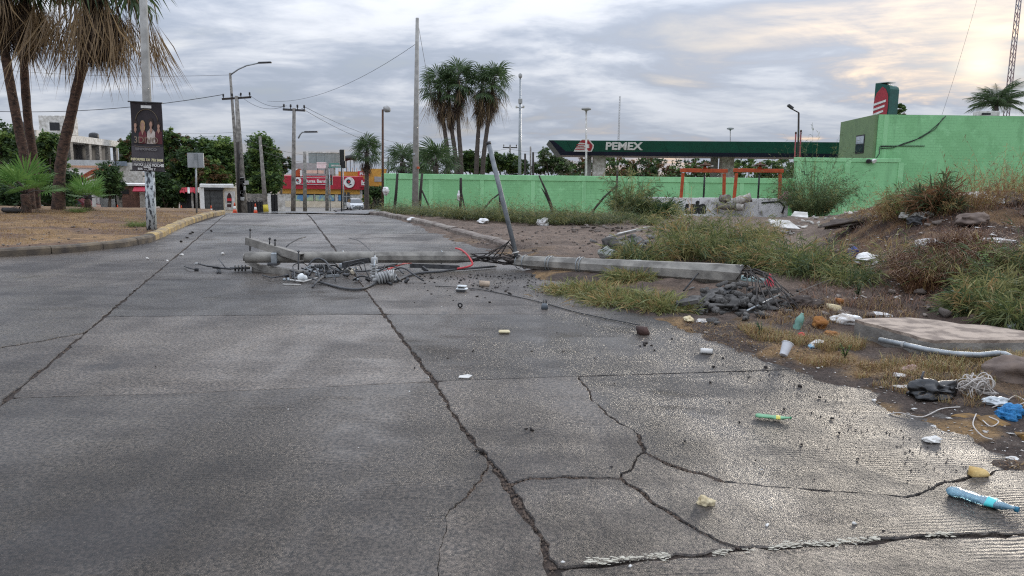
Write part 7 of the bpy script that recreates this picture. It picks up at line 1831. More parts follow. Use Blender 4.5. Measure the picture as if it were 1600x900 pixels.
# second rubble pile beyond
spots = [(GT(rs_.gauss(985, 22), rs_.gauss(381, 5)), rs_.uniform(.05, .15)) for _ in range(34)]
rock_set('grey debris chunk in the small pile on the bare earth', 'debris_chunk', 'rubble', 'debris pile behind the pole', spots, mat('debris_grey', (.27, .26, .25), (.12, .115, .11), 5, .9, .5, 40, rand=.45), 70, 15, ('debris_grit', 'smaller debris in the pile on the bare earth'))
for (px, py, L_, lab) in ((990, 378, .8, 'long pale plank on the small debris pile'), (970, 384, .7, 'grey board on the near side of the debris pile')):
    p = GT(px, py) + Vector((0, 0, .22)); o = MB().beam(p - Vector((L_ / 2, .05, .05)), p + Vector((L_ / 2, .15, .12)), .09, .05).build('board', M_WHITED if px > 980 else M_CONCW); tag(o, lab, 'board')
lump_obj('concrete_lump', mat('pale_rock', (.34, .35, .33), (.25, .26, .24), 5, .9, .3, 30), GT(948, 402), (.16, .12, .11), 9, None, 3, .45); tag(bpy.data.objects['concrete_lump'], 'pale boulder behind the pole next to the weeds', 'rock')
lump_obj('dark_boulder', M_CONCD, GT(952, 390), (.17, .12, .15), 12, None, 2, .5); tag(bpy.data.objects['dark_boulder'], 'dark angular block at the left of the debris pile', 'rock')
# broken pavement slab
t = thing('concrete_slab', 'broken pale concrete pavement slab lying among dry grass', 'slab', G(1460, 545, .05))
top = [G(*q, .22) for q in ((1336, 499), (1352, 504), (1371, 508), (1398, 516), (1420, 521), (1436, 527), (1461, 532), (1490, 530.5), (1530, 531.5), (1640, 530), (1660, 521), (1600, 517), (1540, 508), (1500, 506), (1466, 500), (1420, 496), (1360, 497))]
bb = MB(); bb.prism([q - Vector((0, 0, .30)) for q in top], (0, 0, .30)); sl_ = bb.build('slab_body', mat('pavement_concrete', (.40, .32, .255), (.20, .155, .125), 6, .9, .5, 40, lo=.38, hi=.56, space='World'), t)
b3 = MB()
for a, c in zip(top[:9], top[1:10]): b3.prism([a + Vector((0, -.006, -.03)), c + Vector((0, -.006, -.03)), c + Vector((0, -.006, -.3)), a + Vector((0, -.006, -.3))], (0, .004, 0))
b3.build('edge_face', M_CONCW, sl_)
t = thing('bent_conduit', 'bent grey steel conduit lying in front of the concrete slab', 'pipe', G(1450, 550, 0))
pts = [G(1374, 531, .16), G(1410, 538, .16), G(1450, 547, .16), G(1490, 553, .16), G(1530, 555, .16), G(1558, 552, .18), G(1570, 553, .18), G(1590, 563, .16), G(1640, 590, .14)]
MB().tube(pts, .026, 10).build('tube', M_STEEL, t); MB().tube([pts[1], pts[1].lerp(pts[2], .1)], .031, 10).build('coupling', M_GREY, t)
lump_obj('boulder', mat('brown_boulder', (.20, .15, .12), (.12, .09, .075), 6, .9, .5, 30), G(1585, 600, .02), (.25, .18, .13), 31, None, 4, .3); tag(bpy.data.objects['boulder'], 'rounded brown boulder behind the rope tangle', 'boulder')
lump_obj('boulder', mat('brown_boulder', (.2, .15, .12)), GT(1520, 352), (.26, .18, .11), 33, None, 4, .4); tag(bpy.data.objects['boulder.001'], 'large grey-brown boulder near the top of the heap', 'boulder')
lump_obj('boulder', mat('brown_boulder', (.2, .15, .12)), GT(1575, 320), (.2, .16, .14), 35, None, 4, .4); tag(bpy.data.objects['boulder.002'], 'dark boulder on the heap skyline at the right', 'boulder')
lump_obj('earth_clod', mat('earth_clod', (.075, .058, .048), (.04, .03, .026), 6, .95, .6, 30), GT(1255, 480), (.2, .13, .07), 37, None, 4, .5, 2.5); tag(bpy.data.objects['earth_clod'], 'large brown clod of earth right of the rubble', 'clod')
# carpet of rubbish: mat half buried in the heap
p = GT(1350, 348); v, f = lump(50, (1.0, .22, .09), 4, .4, 2.0); o = link('buried_mat', np_mesh('buried_mat', v, f, mat('brown_mat', (.09, .07, .058), (.055, .042, .035), 5, .95, .5, 30), smooth=True)); o.location = p + Vector((0, 0, .05)); o.rotation_euler = (.1, -.12, .35); tag(o, 'brown rolled mat half buried along the heap crest', 'mat')
# ------------------------------------------------------------------ litter on and beside the road
def litter(name, label, cat, m, px, py, size, seed, road=False, amp=.45, sub=3, rz=0.0, freq=1.8, group=None, lift=0.0, smooth=False):
    p = onroad(px, py) if road else GT(px, py)
    if cat in ('rock', 'foam', 'box', 'cup', 'sponge'):
        V, F = hull_rock(seed, 22, tuple(size)); 
    else: V, F = crumple(seed, size, amp, freq * .8)
    o = link(name, np_mesh(name, V, F, m), None, False); o.location = p + Vector((0, 0, size[2] * .5 + lift)); o.rotation_euler = (0, 0, rz); return tag(o, label, cat, group)
M_CLEAR = mat('clear_plastic', (.50, .53, .54), (.36, .39, .40), 9, .25, .3, 30, spec=.7)
litter('dark_rock', 'dark reddish rock alone on the right lane', 'rock', M_REDST, 1005, 522, (.085, .075, .062), 3, True, .22)
litter('tan_stone', 'pale tan stone near the white fitting', 'rock', mat('tan_stone', (.46, .36, .27), (.34, .26, .19), 6, .85, .3, 30), 757, 447, (.085, .06, .055), 5, True, .2)
litter('foam_chunk', 'yellow foam chunk at the dirt edge above the bottle', 'foam', M_FOAM, 1526, 742, (.062, .045, .028), 7, True, .2)
litter('foam_chunk', 'crumpled yellowish wrapper on the cracked slab', 'wrapper', mat('cream_foam', (.64, .55, .36), (.46, .36, .20), 12, .8, .4, 60), 1102, 788, (.034, .026, .026), 9, True, .5)
litter('white_scrap', 'white crumpled scrap at the muddy road edge', 'scrap', M_PAPER, 1455, 690, (.05, .038, .022), 11, True, .5)
litter('white_scrap', 'small silver-white scrap in the dirt at right', 'scrap', M_PAPER, 1582, 718, (.03, .025, .012), 12, True, .5)
o = MB().box((0, 0, .02), (.12, .07, .03), bev=.012).build('sponge', mat('cream_sponge', (.66, .58, .38), (.55, .46, .28), 12, .9, .3, 60)); o.location = onroad(788, 521); o.rotation_euler = (0, 0, .1); tag(o, 'small cream sponge on the right lane', 'sponge')
o = MB().prism([(-.055, -.03, 0), (.03, -.035, 0), (.06, .0, .012), (.02, .05, .006), (-.05, .03, 0)], (0, 0, .006)).build('paper', M_PAPER); o.location = onroad(727, 590) + Vector((0, 0, .004)); tag(o, 'white folded paper by the centre joint', 'paper')
# white fitting with pins, grey plug, ring
t = thing('white_fitting', 'white porcelain fuse fitting lying on the road', 'fitting', onroad(722, 456)); p = onroad(722, 456)
bd = MB().box(p + Vector((0, 0, .045)), (.16, .08, .035), Matrix.Rotation(-.25, 3, 'Z'), bev=.012).build('body', M_PORC, t)
MB().box(p + Vector((.0, .01, .082)), (.13, .07, .03), Matrix.Rotation(-.35, 3, 'Z'), bev=.01).build('cover', M_PORC, t); MB().box(p + Vector((.0, -.0, .063)), (.10, .085, .008), Matrix.Rotation(-.25, 3, 'Z')).build('gap', M_DARK, t)
MB().box(p + Vector((-.01, 0, .014)), (.13, .09, .026), Matrix.Rotation(-.2, 3, 'Z')).build('base', M_DSTEEL, t)
t = thing('grey_plug', 'upright grey plug with pins on the right lane', 'fitting', onroad(851, 483)); p = onroad(851, 483)
MB().lathe(p, (0, 0, 1), [(.045, 0), (.042, .05), (.03, .075)], 12).build('body', mat('plug_grey', (.12, .135, .15), None, 5, .5), t)
for dx in (-.018, .004, .022): MB().tube([p + Vector((dx, 0, .07)), p + Vector((dx * 1.1, 0, .125))], .006, 6).build('pin', M_DSTEEL, t)
t = thing('rubber_ring', 'small black rubber ring on the road', 'ring', onroad(719, 481)); hoop(onroad(719, 481) + Vector((0, 0, .035)), (.2, 1, .1), .025, 'ring', M_BLACK, t, .010)
# bottles
def bottle(name, label, p, ang, L_, r_, body, cap, band, crush=.5, tail=True):
    t = thing(name, label, 'bottle', p); d = Vector((math.cos(ang), math.sin(ang), 0)); s_ = Vector((-d.y, d.x, 0)); n = 16; vs = []
    prof = [(0, .55), (.04, .95), (.12, 1.0), (.22, .9), (.34, 1.0), (.46, .84), (.58, .98), (.70, .9), (.80, .72), (.88, .42), (.93, .30), (.965, .30)]
    for i, (t_, k) in enumerate(prof):
        fl = crush * (1 - .55 * max(0, t_ - .75) / .25)
        for j in range(n):
            a = 2 * math.pi * j / n; wob = 1 + .13 * math.sin(a * 3 + i * 1.7) + .08 * math.sin(a * 5 - i * 2.3)
            vs.append(Vector(p) + d * (t_ - .5) * L_ + s_ * math.cos(a) * r_ * k * (1 + .25 * crush) * wob + Vector((0, 0, r_ * (1 - fl) + .004 + math.sin(a) * r_ * k * (1 - fl) * wob)))
    fs = [(i * n + j, i * n + (j + 1) % n, (i + 1) * n + (j + 1) % n, (i + 1) * n + j) for i in range(len(prof) - 1) for j in range(n)] + [tuple(range(n - 1, -1, -1)), tuple((len(prof) - 1) * n + j for j in range(n))]
    bb = MB(); bb.add(vs, fs, 0, True); bd = bb.build('body', body, t)
    if band:
        bb = MB(); i0 = 6; c = Vector(p)
        vv = []
        for i in (6, 7):
            ctr = sum((vs[i * n + j] for j in range(n)), Vector()) / n
            for j in range(n): vv.append(ctr + (vs[i * n + j] - ctr) * 1.05)
        bb.add(vv, [(j, (j + 1) % n, n + (j + 1) % n, n + j) for j in range(n)], 0, True); bb.build('label_band', band, bd)
    e = Vector(p) + d * (.455 * L_) + Vector((0, 0, r_ * (1 - crush * .5)))
    if cap: MB().tube([e, e + d * .035 * L_ * 1.5], r_ * .36, 12).build('cap', cap, t)
    return t
p0, p1 = onroad(1480, 772), onroad(1590, 806); dv = p1 - p0
M_BLUEP = mat('blue_plastic', (.23, .42, .52), (.15, .30, .40), 12, .18, .3, 40, spec=.7, trans=.45)
bottle('plastic_bottle', 'crushed clear blue bottle on the road at lower right', (p0 + p1) / 2, math.atan2(dv.y, dv.x), dv.length, .042, M_BLUEP, mat('blue_cap', (.02, .16, .26), None, 5, .4), mat('teal_label', (.06, .50, .52), None, 6, .3), .45)
p0, p1 = onroad(1180, 652), onroad(1236, 658); dv = p1 - p0
bottle('plastic_bottle', 'crushed small green bottle on the right lane', (p0 + p1) / 2, math.atan2(dv.y, dv.x), dv.length, .03, mat('green_plastic', (.17, .42, .22), (.09, .27, .13), 10, .25, spec=.6), mat('green_cap', (.03, .2, .08), None, 5, .4), mat('yellow_label', (.62, .55, .08), None, 5, .4), .6)
pc = GT(1254, 512); t = bottle('plastic_bottle', 'upturned teal bottle standing in the dirt by orange rags', pc, 0, .26, .05, mat('teal_plastic', (.20, .36, .29), (.13, .26, .21), 7, .3), None, None, .1)
t.rotation_euler = (0, R(-72), 0); t.location = pc + Vector((.0, 0, .03))
for ch in t.children: ch.location = -pc
t = thing('paper_cup', 'white translucent cup tipped over at the road edge', 'cup', GT(1226, 556)); p = GT(1226, 556) + Vector((0, 0, .045))
ax = Vector((.45, .5, .75)).normalized(); M_CUP = mat('cup_plastic', (.68, .68, .69), (.58, .58, .60), 9, .35)
MB().lathe(p - ax * .05, ax, [(.034, 0), (.036, .004), (.050, .125), (.054, .13), (.048, .128), (.034, .012)], 20).build('cup_wall', M_CUP, t); hoop(p + ax * .08, ax, .053, 'rim', M_CUP, t, .004)
t = thing('white_tube', 'short white tube with dark open end on the road', 'tube', onroad(1104, 552)); p = onroad(1104, 552)
MB().tube([p + Vector((-.06, 0, .026)), p + Vector((.05, -.03, .026))], .026, 14).build('wall', M_PAPER, t); MB().tube([p + Vector((.0501, -.03, .026)), p + Vector((.054, -.031, .026))], .023, 14).build('bore', M_DARK, t)
# black bag, rope tangle, blue net bag
t = thing('black_bag', 'black plastic bag with stick handle in the dirt', 'bag', GT(1455, 620)); p = GT(1455, 622)
v, f = crumple(71, (.15, .10, .075), .75, 1.3); o = link('bag_body', np_mesh('bag_body', v, f, mat('black_plastic', (.010, .010, .011), (.006, .006, .006), 6, .28, .3, 20, spec=.6)), t, False); o.location = Vector((0, 0, .05))
MB().tube([p + Vector((-.07, .02, .06)), p + Vector((-.075, .03, .14)), p + Vector((-.06, .03, .20))], .008, 6).build('handle', M_DSTEEL, t)
t = thing('rope_tangle', 'tangle of white rope by the boulder', 'rope', G(1520, 620, 0)); rr2 = random.Random(4); M_ROPE = mat('white_rope', (.56, .52, .48), (.40, .36, .32), 12, .8); cR = G(1522, 622, .02)
for k in range(13):
    pts = []; q = cR + Vector((rr2.uniform(-.08, .06), rr2.uniform(-.04, .06), rr2.uniform(.04, .18))); v_ = Vector((rr2.gauss(0, 1), rr2.gauss(0, 1), rr2.gauss(0, 1))).normalized() * .022; ax_ = Vector((rr2.gauss(0, 1), rr2.gauss(0, 1), rr2.gauss(0, .6))).normalized()
    for i in range(46):
        v_ = Matrix.Rotation(rr2.uniform(.05, .42), 3, ax_) @ v_; ax_ = (ax_ + Vector((rr2.gauss(0, .25), rr2.gauss(0, .25), rr2.gauss(0, .25)))).normalized()
        v_ = (v_ + (cR + Vector((0, 0, .09)) - q) * .05).normalized() * .020; q = q + v_; q.z = max(q.z, .03); pts.append(q.copy())
    MB().tube(pts, .0042, 5).build('strand', M_ROPE, t)
for lst in ([(1500, 640), (1470, 642), (1440, 655), (1405, 648), (1385, 652)], [(1525, 650), (1520, 668), (1535, 685), (1550, 690)], [(1550, 640), (1570, 632), (1585, 622), (1600, 628)], [(1545, 655), (1560, 662), (1548, 670), (1535, 660)], [(1560, 636), (1580, 640), (1602, 632)]):
    q_ = [GT(*q) + Vector((0, 0, .015)) for q in lst]; o_ = cable('x', q_, .0042, M_ROPE, 'rope', 'strand')
    for k_ in ('label', 'category'): del o_[k_]
    o_.location = -wloc(t); o_.parent = t
litter('net_bag', 'bright blue mesh bag at the right edge', 'bag', mat('blue_mesh', (.025, .22, .48), (.015, .13, .32), 40, .6, .8, 90), 1575, 655, (.085, .06, .055), 81, False, .7, 3, freq=2.6)
litter('clear_bag', 'crumpled clear plastic bag between rope and blue bag', 'bag', M_CLEAR, 1556, 632, (.085, .05, .035), 83, False, .6, 3)
# litter along the verge
for i, (nm, lab, cat, m, px, py, sz, amp) in enumerate((
        ('white_bag', 'white plastic bag at the left end of the concrete slab', 'bag', M_BAG, 1322, 505, (.15, .10, .06), .5), ('orange_rag', 'orange-brown crumpled rag beside the teal bottle', 'rag', mat('orange_cloth', (.36, .16, .04), (.22, .09, .025), 9, .9, .5, 40), 1280, 512, (.09, .07, .075), .5),
        ('orange_rag', 'lower orange rag next to the white bag', 'rag', mat('orange_cloth', (.36, .16, .04)), 1300, 524, (.09, .06, .03), .5), ('red_scrap', 'bright red scrap in the dirt below the teal bottle', 'scrap', M_REDB, 1252, 526, (.035, .03, .028), .4),
        ('white_scrap', 'pale crumpled plastic beside the red scrap', 'scrap', M_BAG, 1278, 538, (.10, .04, .02), .6), ('blue_scrap', 'pale blue bottle end lying in the straw', 'scrap', mat('pale_blue_plastic', (.24, .42, .55), None, 6, .4), 1268, 543, (.055, .03, .02), .3),
        ('white_scrap', 'white crumpled wrapper below the concrete slab', 'scrap', M_BAG, 1405, 590, (.04, .03, .02), .6), ('white_scrap', 'off-white wrapper left of the black bag', 'scrap', M_BAG, 1415, 608, (.09, .03, .02), .5),
        ('pink_scrap', 'pinkish rag pieces in the grass below the conduit', 'scrap', mat('pink_rag', (.50, .36, .33), (.38, .25, .23), 9, .9), 1420, 580, (.09, .05, .03), .6), ('cream_block', 'cream foam block on the earth above the white bag', 'foam', mat('cream_foam', (.6, .5, .3)), 1302, 484, (.12, .06, .05), .25),
        ('orange_cup', 'small orange cup lying on the dark earth', 'cup', mat('orange_plastic', (.46, .17, .035), None, 6, .6), 1312, 474, (.06, .05, .045), .3), ('white_scrap', 'white crumpled plastic at the rubble front, right of two', 'scrap', M_BAG, 1098, 503, (.07, .04, .02), .5),
        ('cream_scrap', 'cream crumpled foam at the rubble front, left of two', 'scrap', mat('cream_foam', (.6, .5, .3)), 1076, 501, (.08, .05, .03), .5), ('white_scrap', 'white scrap lying on the earth right of the slab corner', 'scrap', M_BAG, 1378, 495, (.10, .06, .03), .5),
        ('white_bag', 'large white bag on the face of the heap', 'bag', M_BAG, 1450, 392, (.20, .15, .12), .5), ('white_bag', 'dirty white bag beside the blue corner on the heap', 'bag', M_BAG, 1352, 412, (.26, .16, .10), .6),
        ('blue_scrap', 'deep blue plastic corner sticking up from a bag', 'scrap', mat('deep_blue', (.015, .03, .20), None, 5, .4), 1332, 400, (.13, .06, .10), .35), ('clear_bag', 'clear crumpled bag low on the heap', 'bag', M_CLEAR, 1434, 435, (.20, .14, .09), .6),
        ('brown_box', 'squashed brown carton low on the heap', 'box', mat('brown_card', (.30, .17, .10), (.22, .12, .07), 5, .9), 1392, 432, (.16, .10, .08), .3), ('white_bag', 'small white bag left of the brown carton', 'bag', M_BAG, 1350, 438, (.15, .09, .05), .6),
        ('white_sheet', 'flat white sheet at the right of the heap', 'sheet', M_BAG, 1560, 378, (.24, .12, .04), .4), ('white_rag', 'white rag hanging over the heap skyline', 'rag', M_WHITED, 1522, 310, (.34, .16, .09), .6), ('white_bag', 'white bag near the skyline by the dark boulder', 'bag', M_BAG, 1562, 318, (.2, .14, .1), .5),
        ('white_rag', 'pale rag in the middle of the heap', 'rag', M_WHITED, 1436, 342, (.32, .18, .1), .6), ('grey_bag', 'grey bag beside the bush on the heap', 'bag', M_CLEAR, 1360, 322, (.26, .18, .12), .5), ('clear_bag', 'clear bag in the weeds at the right edge', 'bag', M_CLEAR, 1578, 515, (.07, .05, .035), .6),
        ('white_sack', 'white sack by the wall, left of two in the weeds', 'bag', M_BAG, 756, 348, (.3, .16, .10), .5), ('white_sack', 'white sack by the wall, right of the leaning pipe', 'bag', M_BAG, 848, 352, (.18, .14, .13), .5), ('white_sack', 'small white litter bag on the verge kerb', 'bag', M_BAG, 643, 346, (.14, .1, .08), .5),
        ('yellow_sack', 'yellow and pink bag at the top of the rubble spill', 'bag', mat('yellow_bag', (.55, .38, .14), (.5, .25, .2), 3, .6), 1328, 328, (.3, .2, .12), .5), ('dark_bag', 'dark bag lying on the heap face', 'bag', M_BLACK, 1430, 352, (.16, .12, .1), .5))):
    litter(nm, lab, cat, m, px, py, sz, 200 + i * 3, False, amp, 3, rz=i * .9)
# white rubble spill at the heap's left shoulder
rs3 = random.Random(31); spots = []
for k in range(70):
    t_ = rs3.random(); px, py = 1205 + 130 * t_ + rs3.gauss(0, 10), 368 - 42 * t_ + rs3.gauss(0, 6); spots.append((GT(px, py), rs3.uniform(.03, .11)))
rock_set('white plaster or plastic scrap in the spill on the heap shoulder', 'plaster_scrap', 'scrap', 'white rubble spilling off the heap', spots, mat('plaster_white', (.60, .57, .52), (.36, .33, .29), 5, .85, .3, 30, rand=.3), 90, 24, ('plaster_grit', 'smaller white scraps spilling off the heap shoulder'))
for i, (px, py, sz, rz, lab) in enumerate(((1222, 362, (1.0, .5, .04), .3, 'large white broken panel at the foot of the spill'), (1250, 345, (.6, .4, .04), -.5, 'white broken panel in the middle of the spill'))):
    o = MB().prism([(-sz[0] / 2, -sz[1] / 2, 0), (sz[0] / 2, -sz[1] * .4, 0), (sz[0] * .35, sz[1] / 2, 0), (-sz[0] * .4, sz[1] * .4, 0)], (0, 0, sz[2])).build('broken_sheet', M_WHITED); o.location = GT(px, py) + Vector((0, 0, .2)); o.rotation_euler = (.5, .1, rz); tag(o, lab, 'sheet')
spots = [(GT(rs3.uniform(1290, 1600), rs3.uniform(325, 470)), rs3.uniform(.008, .03) + .05 * rs3.random() ** 6) for _ in range(420)]
rock_stuff('heap_scraps', 'small white litter strewn over the rubble heap', 'litter', spots, L_SCRAP, 110, .35)
spots = [(GT(rs3.uniform(1290, 1620), rs3.uniform(330, 500)), rs3.uniform(.03, .10)) for _ in range(70)]
rock_set('brown earth-coloured stone on the rubble heap', 'heap_stone', 'rock', 'stones on the rubble heap', spots, M_STONE, 120, 18, ('heap_pebbles', 'smaller stones on the rubble heap'))
spots = []
for _ in range(380):
    px = rs3.uniform(1080, 1600); py = np.interp(px, [1080, 1200, 1400, 1600], [518, 548, 625, 690]) + rs3.uniform(-14, 62) * (.5 + (px - 1080) / 700); spots.append((GT(px, py), rs3.uniform(.004, .012) + .022 * rs3.random() ** 5))
rock_stuff('verge_scraps', 'small pale litter in the dirt along the road edge', 'litter', spots, L_SCRAP, 130, .4)
spots = [(GT(rs3.uniform(690, 1000), rs3.uniform(352, 402)), rs3.uniform(.02, .05)) for _ in range(170)] + [(GT(rs3.uniform(880, 1080), rs3.uniform(350, 364)), rs3.uniform(.03, .10)) for _ in range(70)]
rock_stuff('field_stones', 'stones and clods on the bare earth behind the pole', 'stones', spots, M_STONE, 140)
spots = [(GT(rs3.uniform(0, 320), rs3.uniform(336, 392)), rs3.uniform(.015, .05)) for _ in range(90)]
rock_stuff('median_stones', 'small stones on the dry median', 'stones', spots, M_STONE, 150)
# chips on the road: shattered concrete near the break, scattered stones elsewhere
spots = []
for _ in range(420):
    px, py = rs3.gauss(775, 85), 428 + abs(rs3.gauss(0, 16))
    if px < 640: continue
    spots.append((onroad(px, py), rs3.uniform(.006, .030) * rs3.uniform(.5, 1)))
rock_stuff('concrete_chips', 'concrete chips shattered off the pole onto the road', 'chips', spots, M_DSTONE, 160)
spots = []
for px, py, s_ in ((739, 549, .02), (648, 575, .015), (831, 549, .016), (880, 549, .018), (1022, 548, .02), (1115, 574, .028), (1197, 575, .03), (1110, 598, .022), (1250, 604, .024), (1281, 622, .02), (831, 673, .03), (822, 671, .018), (1252, 695, .018), (1155, 660, .012), (1312, 678, .02), (1340, 718, .018), (1300, 655, .02), (1008, 537, .04), (1018, 540, .02), (1006, 540, .03), (1000, 541, .02), (765, 473, .03), (797, 460, .045), (790, 456, .03), (708, 470, .015), (243, 573, .015), (1070, 690, .014), (955, 730, .012), (1380, 830, .012), (700, 560, .012), (1140, 630, .016), (1225, 640, .018), (752, 706, .03), (745, 704, .02), (960, 600, .012), (870, 520, .014), (930, 560, .012), (1050, 530, .02), (1130, 560, .018), (1170, 590, .016), (990, 640, .010), (1180, 720, .010)):
    spots.append((onroad(px, py), s_ * .8))
rock_set('dark stone chip lying on the wet slabs', 'road_chip', 'chip', 'stone chips scattered on the road', spots, M_DSTONE, 170)
spots = [(onroad(px, py), s_) for px, py, s_ in ((985, 886, .012), (1198, 822, .012), (1335, 820, .014), (670, 590, .008), (690, 480, .012), (1205, 794, .008), (1190, 735, .010), (1070, 640, .007), (262, 408, .03), (284, 399, .05), (348, 398, .05), (230, 405, .04), (560, 700, .006), (980, 430, .02), (640, 612, .008), (1040, 870, .008), (450, 640, .006), (880, 880, .012))]
rock_set('tiny pale scrap lying on the wet slabs', 'road_scrap', 'scrap', 'pale scraps on the road', spots, M_PAPER, 180)
spots = [(onroad(px, py), .05) for px, py in ((292, 372), (297, 366), (331, 362), (283, 378), (301, 364))]
rock_set('dark leaf or clod in the gutter by the yellow kerb', 'gutter_clod', 'clod', 'clods by the yellow kerb', spots, M_DSTONE, 190)
# crumbs: too many to count
def crumbs(name, label, pts, smin, smax, m, seed):
    g = np.random.default_rng(seed); V0, F0 = ico(1); pts = np.asarray(pts); n = len(pts); s = smin + (smax - smin) * g.random(n) ** 2
    idx = g.integers(0, 1, n); base = np.array([[1, 0, -.4], [-.5, .87, -.4], [-.5, -.87, -.4], [.1, .1, .7], [-.7, .2, .3]]); fc = np.array([[0, 1, 3], [1, 4, 3], [4, 2, 3], [2, 0, 3], [1, 2, 4]])
    a = g.random(n) * 6.28; ca, sa = np.cos(a), np.sin(a); jit = 1 + .5 * (g.random((n, 5, 3)) - .5); b = base[None] * jit * s[:, None, None]
    x = b[..., 0] * ca[:, None] - b[..., 1] * sa[:, None]; y = b[..., 0] * sa[:, None] + b[..., 1] * ca[:, None]
    V = (np.stack([x, y, b[..., 2]], -1) + pts[:, None, :]).reshape(-1, 3); F = (np.arange(n)[:, None, None] * 5 + fc[None]).reshape(-1, 3)
    return tag(link(name, np_mesh(name, V, F, m)), label, 'gravel', None, 'stuff')
q = scatter_px([(1010, 500), (1160, 500), (1330, 560), (1600, 600), (1640, 800), (1500, 740), (1340, 655), (1200, 590), (1090, 545)], 9000, 401); crumbs('verge_gravel', 'dark crumbs of earth along the muddy road edge', q, .004, .020, M_DSTONE, 402)
g_ = np.random.default_rng(5); t_ = g_.random(700); ex = np.array([G(px, py)[:2] for px, py in EDGE_PX[4:]]); k_ = (t_ * (len(ex) - 1)).astype(int); f_ = (t_ * (len(ex) - 1) - k_)[:, None]
q = ex[k_] * (1 - f_) + ex[np.minimum(k_ + 1, len(ex) - 1)] * f_; q[:, 0] -= np.abs(g_.normal(size=700)) * .35; q = np.column_stack([q, np.full(700, .002)]); crumbs('road_grit', 'fine dark grit washed onto the right lane', q, .002, .009, M_DSTONE, 403)
q = []
for nm_ in ('C1a', 'C1b', 'C', 'A1', 'A2', 'D', 'CJ0', 'X1a', 'g0', 'CJ1'):
    pt_ = np.array(PTS[nm_][0]); k_ = g_.integers(0, len(pt_) - 1, 220); f_ = g_.random((220, 1)); q.append(pt_[k_] * (1 - f_) + pt_[k_ + 1] * f_ + g_.normal(size=(220, 2)) * .014)
q = np.vstack(q); crumbs('joint_grit', 'brown grit filling the joints and cracks', np.column_stack([q, np.full(len(q), -.006)]), .003, .012, mat('joint_crumb', (.12, .085, .062), (.05, .036, .028), 14, .9), 404)
q = scatter_px([(700, 400), (1000, 420), (1150, 380), (1050, 350), (620, 345)], 5000, 405); crumbs('earth_gravel', 'fine stones on the bare earth behind the pole', q, .01, .035, M_STONE, 406)
q = scatter_px([(1240, 470), (1320, 340), (1600, 300), (1640, 500), (1400, 500)], 5000, 407); crumbs('heap_gravel', 'earth crumbs and small stones on the rubble heap', q, .01, .05, mat('heap_crumb', (.11, .075, .056), (.045, .03, .024), 9, .9, rand=.2), 408)
q = scatter_px([(-40, 385), (140, 382), (235, 366), (335, 336), (0, 332)], 2500, 409); crumbs('median_gravel', 'crumbs of dry earth on the median', q, .006, .03, M_STONE, 410)

# ------------------------------------------------------------------ rough fence posts in front of the wall
def post(label, base, pts, r_=.055, brace=None, name='fence_post'):
    t = thing(name, label, 'fence post', base, None); MB().tube(pts, [r_ * (1.15 - .25 * i / max(1, len(pts) - 1)) for i in range(len(pts))], 7).build('post', M_WOOD, t)
    if brace: MB().tube(brace, r_ * .6, 6).build('brace', M_WOOD, t)
    return t
FY = 40.0
def fpx(px, py): return P(px, py, FY)
for (lab, lst, br) in (('thin dark fence post left of the tall pole', [(615, 336), (619, 300), (621, 271)], None), ('fence post with a slanting brace right of the tall pole', [(655, 338), (657, 300), (659.5, 271)], [(659, 297), (675, 333)]),
        ('short fence post with a rag by the second panel', [(719, 345), (720, 300), (720, 278)], [(721, 300), (728, 335)]), ('fence post behind the steel pipe with a bent branch prop', [(782, 348), (781.5, 320), (781, 302)], [(781, 302), (768, 312), (755, 328), (745, 342)])):
    b_ = fpx(*lst[0]); b_.z = min(b_.z, gz(b_.x, FY)) - .1; post(lab, b_, [b_] + [fpx(*q) for q in lst[1:]], .075, [fpx(*q) for q in br] if br else None)
t = thing('forked_branch', 'forked dead branch leaning before the long wall panel', 'branch', fpx(864, 345))
MB().tube([fpx(865, 338), fpx(860, 318), fpx(852, 296), fpx(842, 274)], [.09, .085, .06, .035], 7).build('main_limb', M_WOOD, t); MB().tube([fpx(863, 330), fpx(856, 312), fpx(850, 300), fpx(846, 294)], [.06, .05, .04, .02], 6).build('fork', M_WOOD, t)
t = thing('branch_post', 'dark post with a crooked branch leaning on it', 'fence post', fpx(963, 345)); b_ = fpx(961, 345); b_.z = gz(b_.x, FY) - .1
MB().tube([b_, fpx(963, 300), fpx(965, 262)], [.065, .06, .05], 7).build('post', M_WOOD, t); MB().tube([fpx(918, 342), fpx(930, 325), fpx(944, 308), fpx(955, 298), fpx(964, 290)], [.07, .06, .055, .05, .045], 7).build('branch', M_WOOD, t)
o = lump_obj('white_rag', M_BAG, fpx(718, 312), (.12, .06, .26), 91, None, 3, .5); tag(o, 'white rag caught on the short fence post', 'rag')
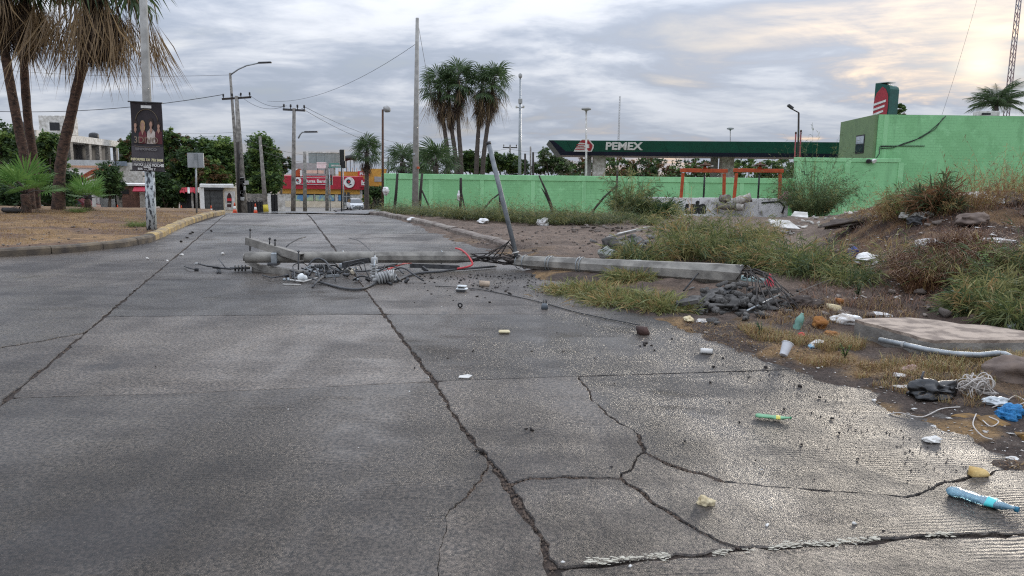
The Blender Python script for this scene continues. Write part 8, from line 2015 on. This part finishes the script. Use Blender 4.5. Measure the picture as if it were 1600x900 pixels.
o = lump_obj('white_rag', M_BAG, P(603, 303, 56), (.22, .15, .28), 93, None, 3, .4); tag(o, 'white cover hung on the rusty lamp post', 'rag')
t = thing('tyre', 'old grey tyre lying by the young palm at left', 'tyre', GT(20, 333)); p = GT(20, 333)
hoop(p + Vector((0, 0, .09)), (.05, .1, 1), .26, 'tread', mat('tyre_rubber', (.05, .048, .046), None, 6, .8, .4, 30), t, .085)

# leafy broad weeds mixed into the grass
def broad_weed(label, px, py, h, n, seed):
    g = random.Random(seed); p = GT(px, py); t = thing('broad_leaf_weed', label, 'weed', p); bb = MB(); st_ = MB()
    for k in range(3 + n // 6):
        a = g.uniform(0, 6.3); e = p + Vector((math.cos(a) * h * .4, math.sin(a) * h * .4, h * g.uniform(.7, 1.1))); st_.tube([p, p.lerp(e, .5) + Vector((0, 0, h * .1)), e], [.006, .005, .002], 4)
        for j in range(n):
            f = g.uniform(.2, 1); q = p.lerp(e, f); b_ = g.uniform(0, 6.3); l = h * g.uniform(.12, .24); d = Vector((math.cos(b_), math.sin(b_), g.uniform(-.3, .5))).normalized(); s_ = d.cross(Vector((0, 0, 1))).normalized() * l * .28
            bb.add([q, q + d * l * .5 + s_, q + d * l - Vector((0, 0, l * .2)), q + d * l * .5 - s_], [(0, 1, 2, 3)])
    st_.build('stems', L_WEEDD, t); tag(bb.build('foliage', L_WEEDD if seed % 2 else L_TREEB, t), None, None, None, 'stuff')
for i, (px, py, h, lab) in enumerate(((1105, 400, .45, 'broad-leaved weed behind the middle of the pole'), (1250, 425, .35, 'broad-leaved weed at the foot of the heap'), (1410, 345, .5, 'broad-leaved weed on the upper heap'), (1340, 465, .25, 'broad-leaved seedling on the dark earth'), (1500, 475, .3, 'broad-leaved weed beside the concrete slab'), (880, 350, .5, 'broad-leaved weed under the long wall panel'), (1320, 560, .14, 'little broad-leaved weed in the dry grass'), (1190, 525, .14, 'little broad-leaved weed by the rubble'), (1545, 440, .4, 'broad-leaved weed at the right of the heap'))):
    broad_weed(lab, px, py, h, 12, 500 + i)
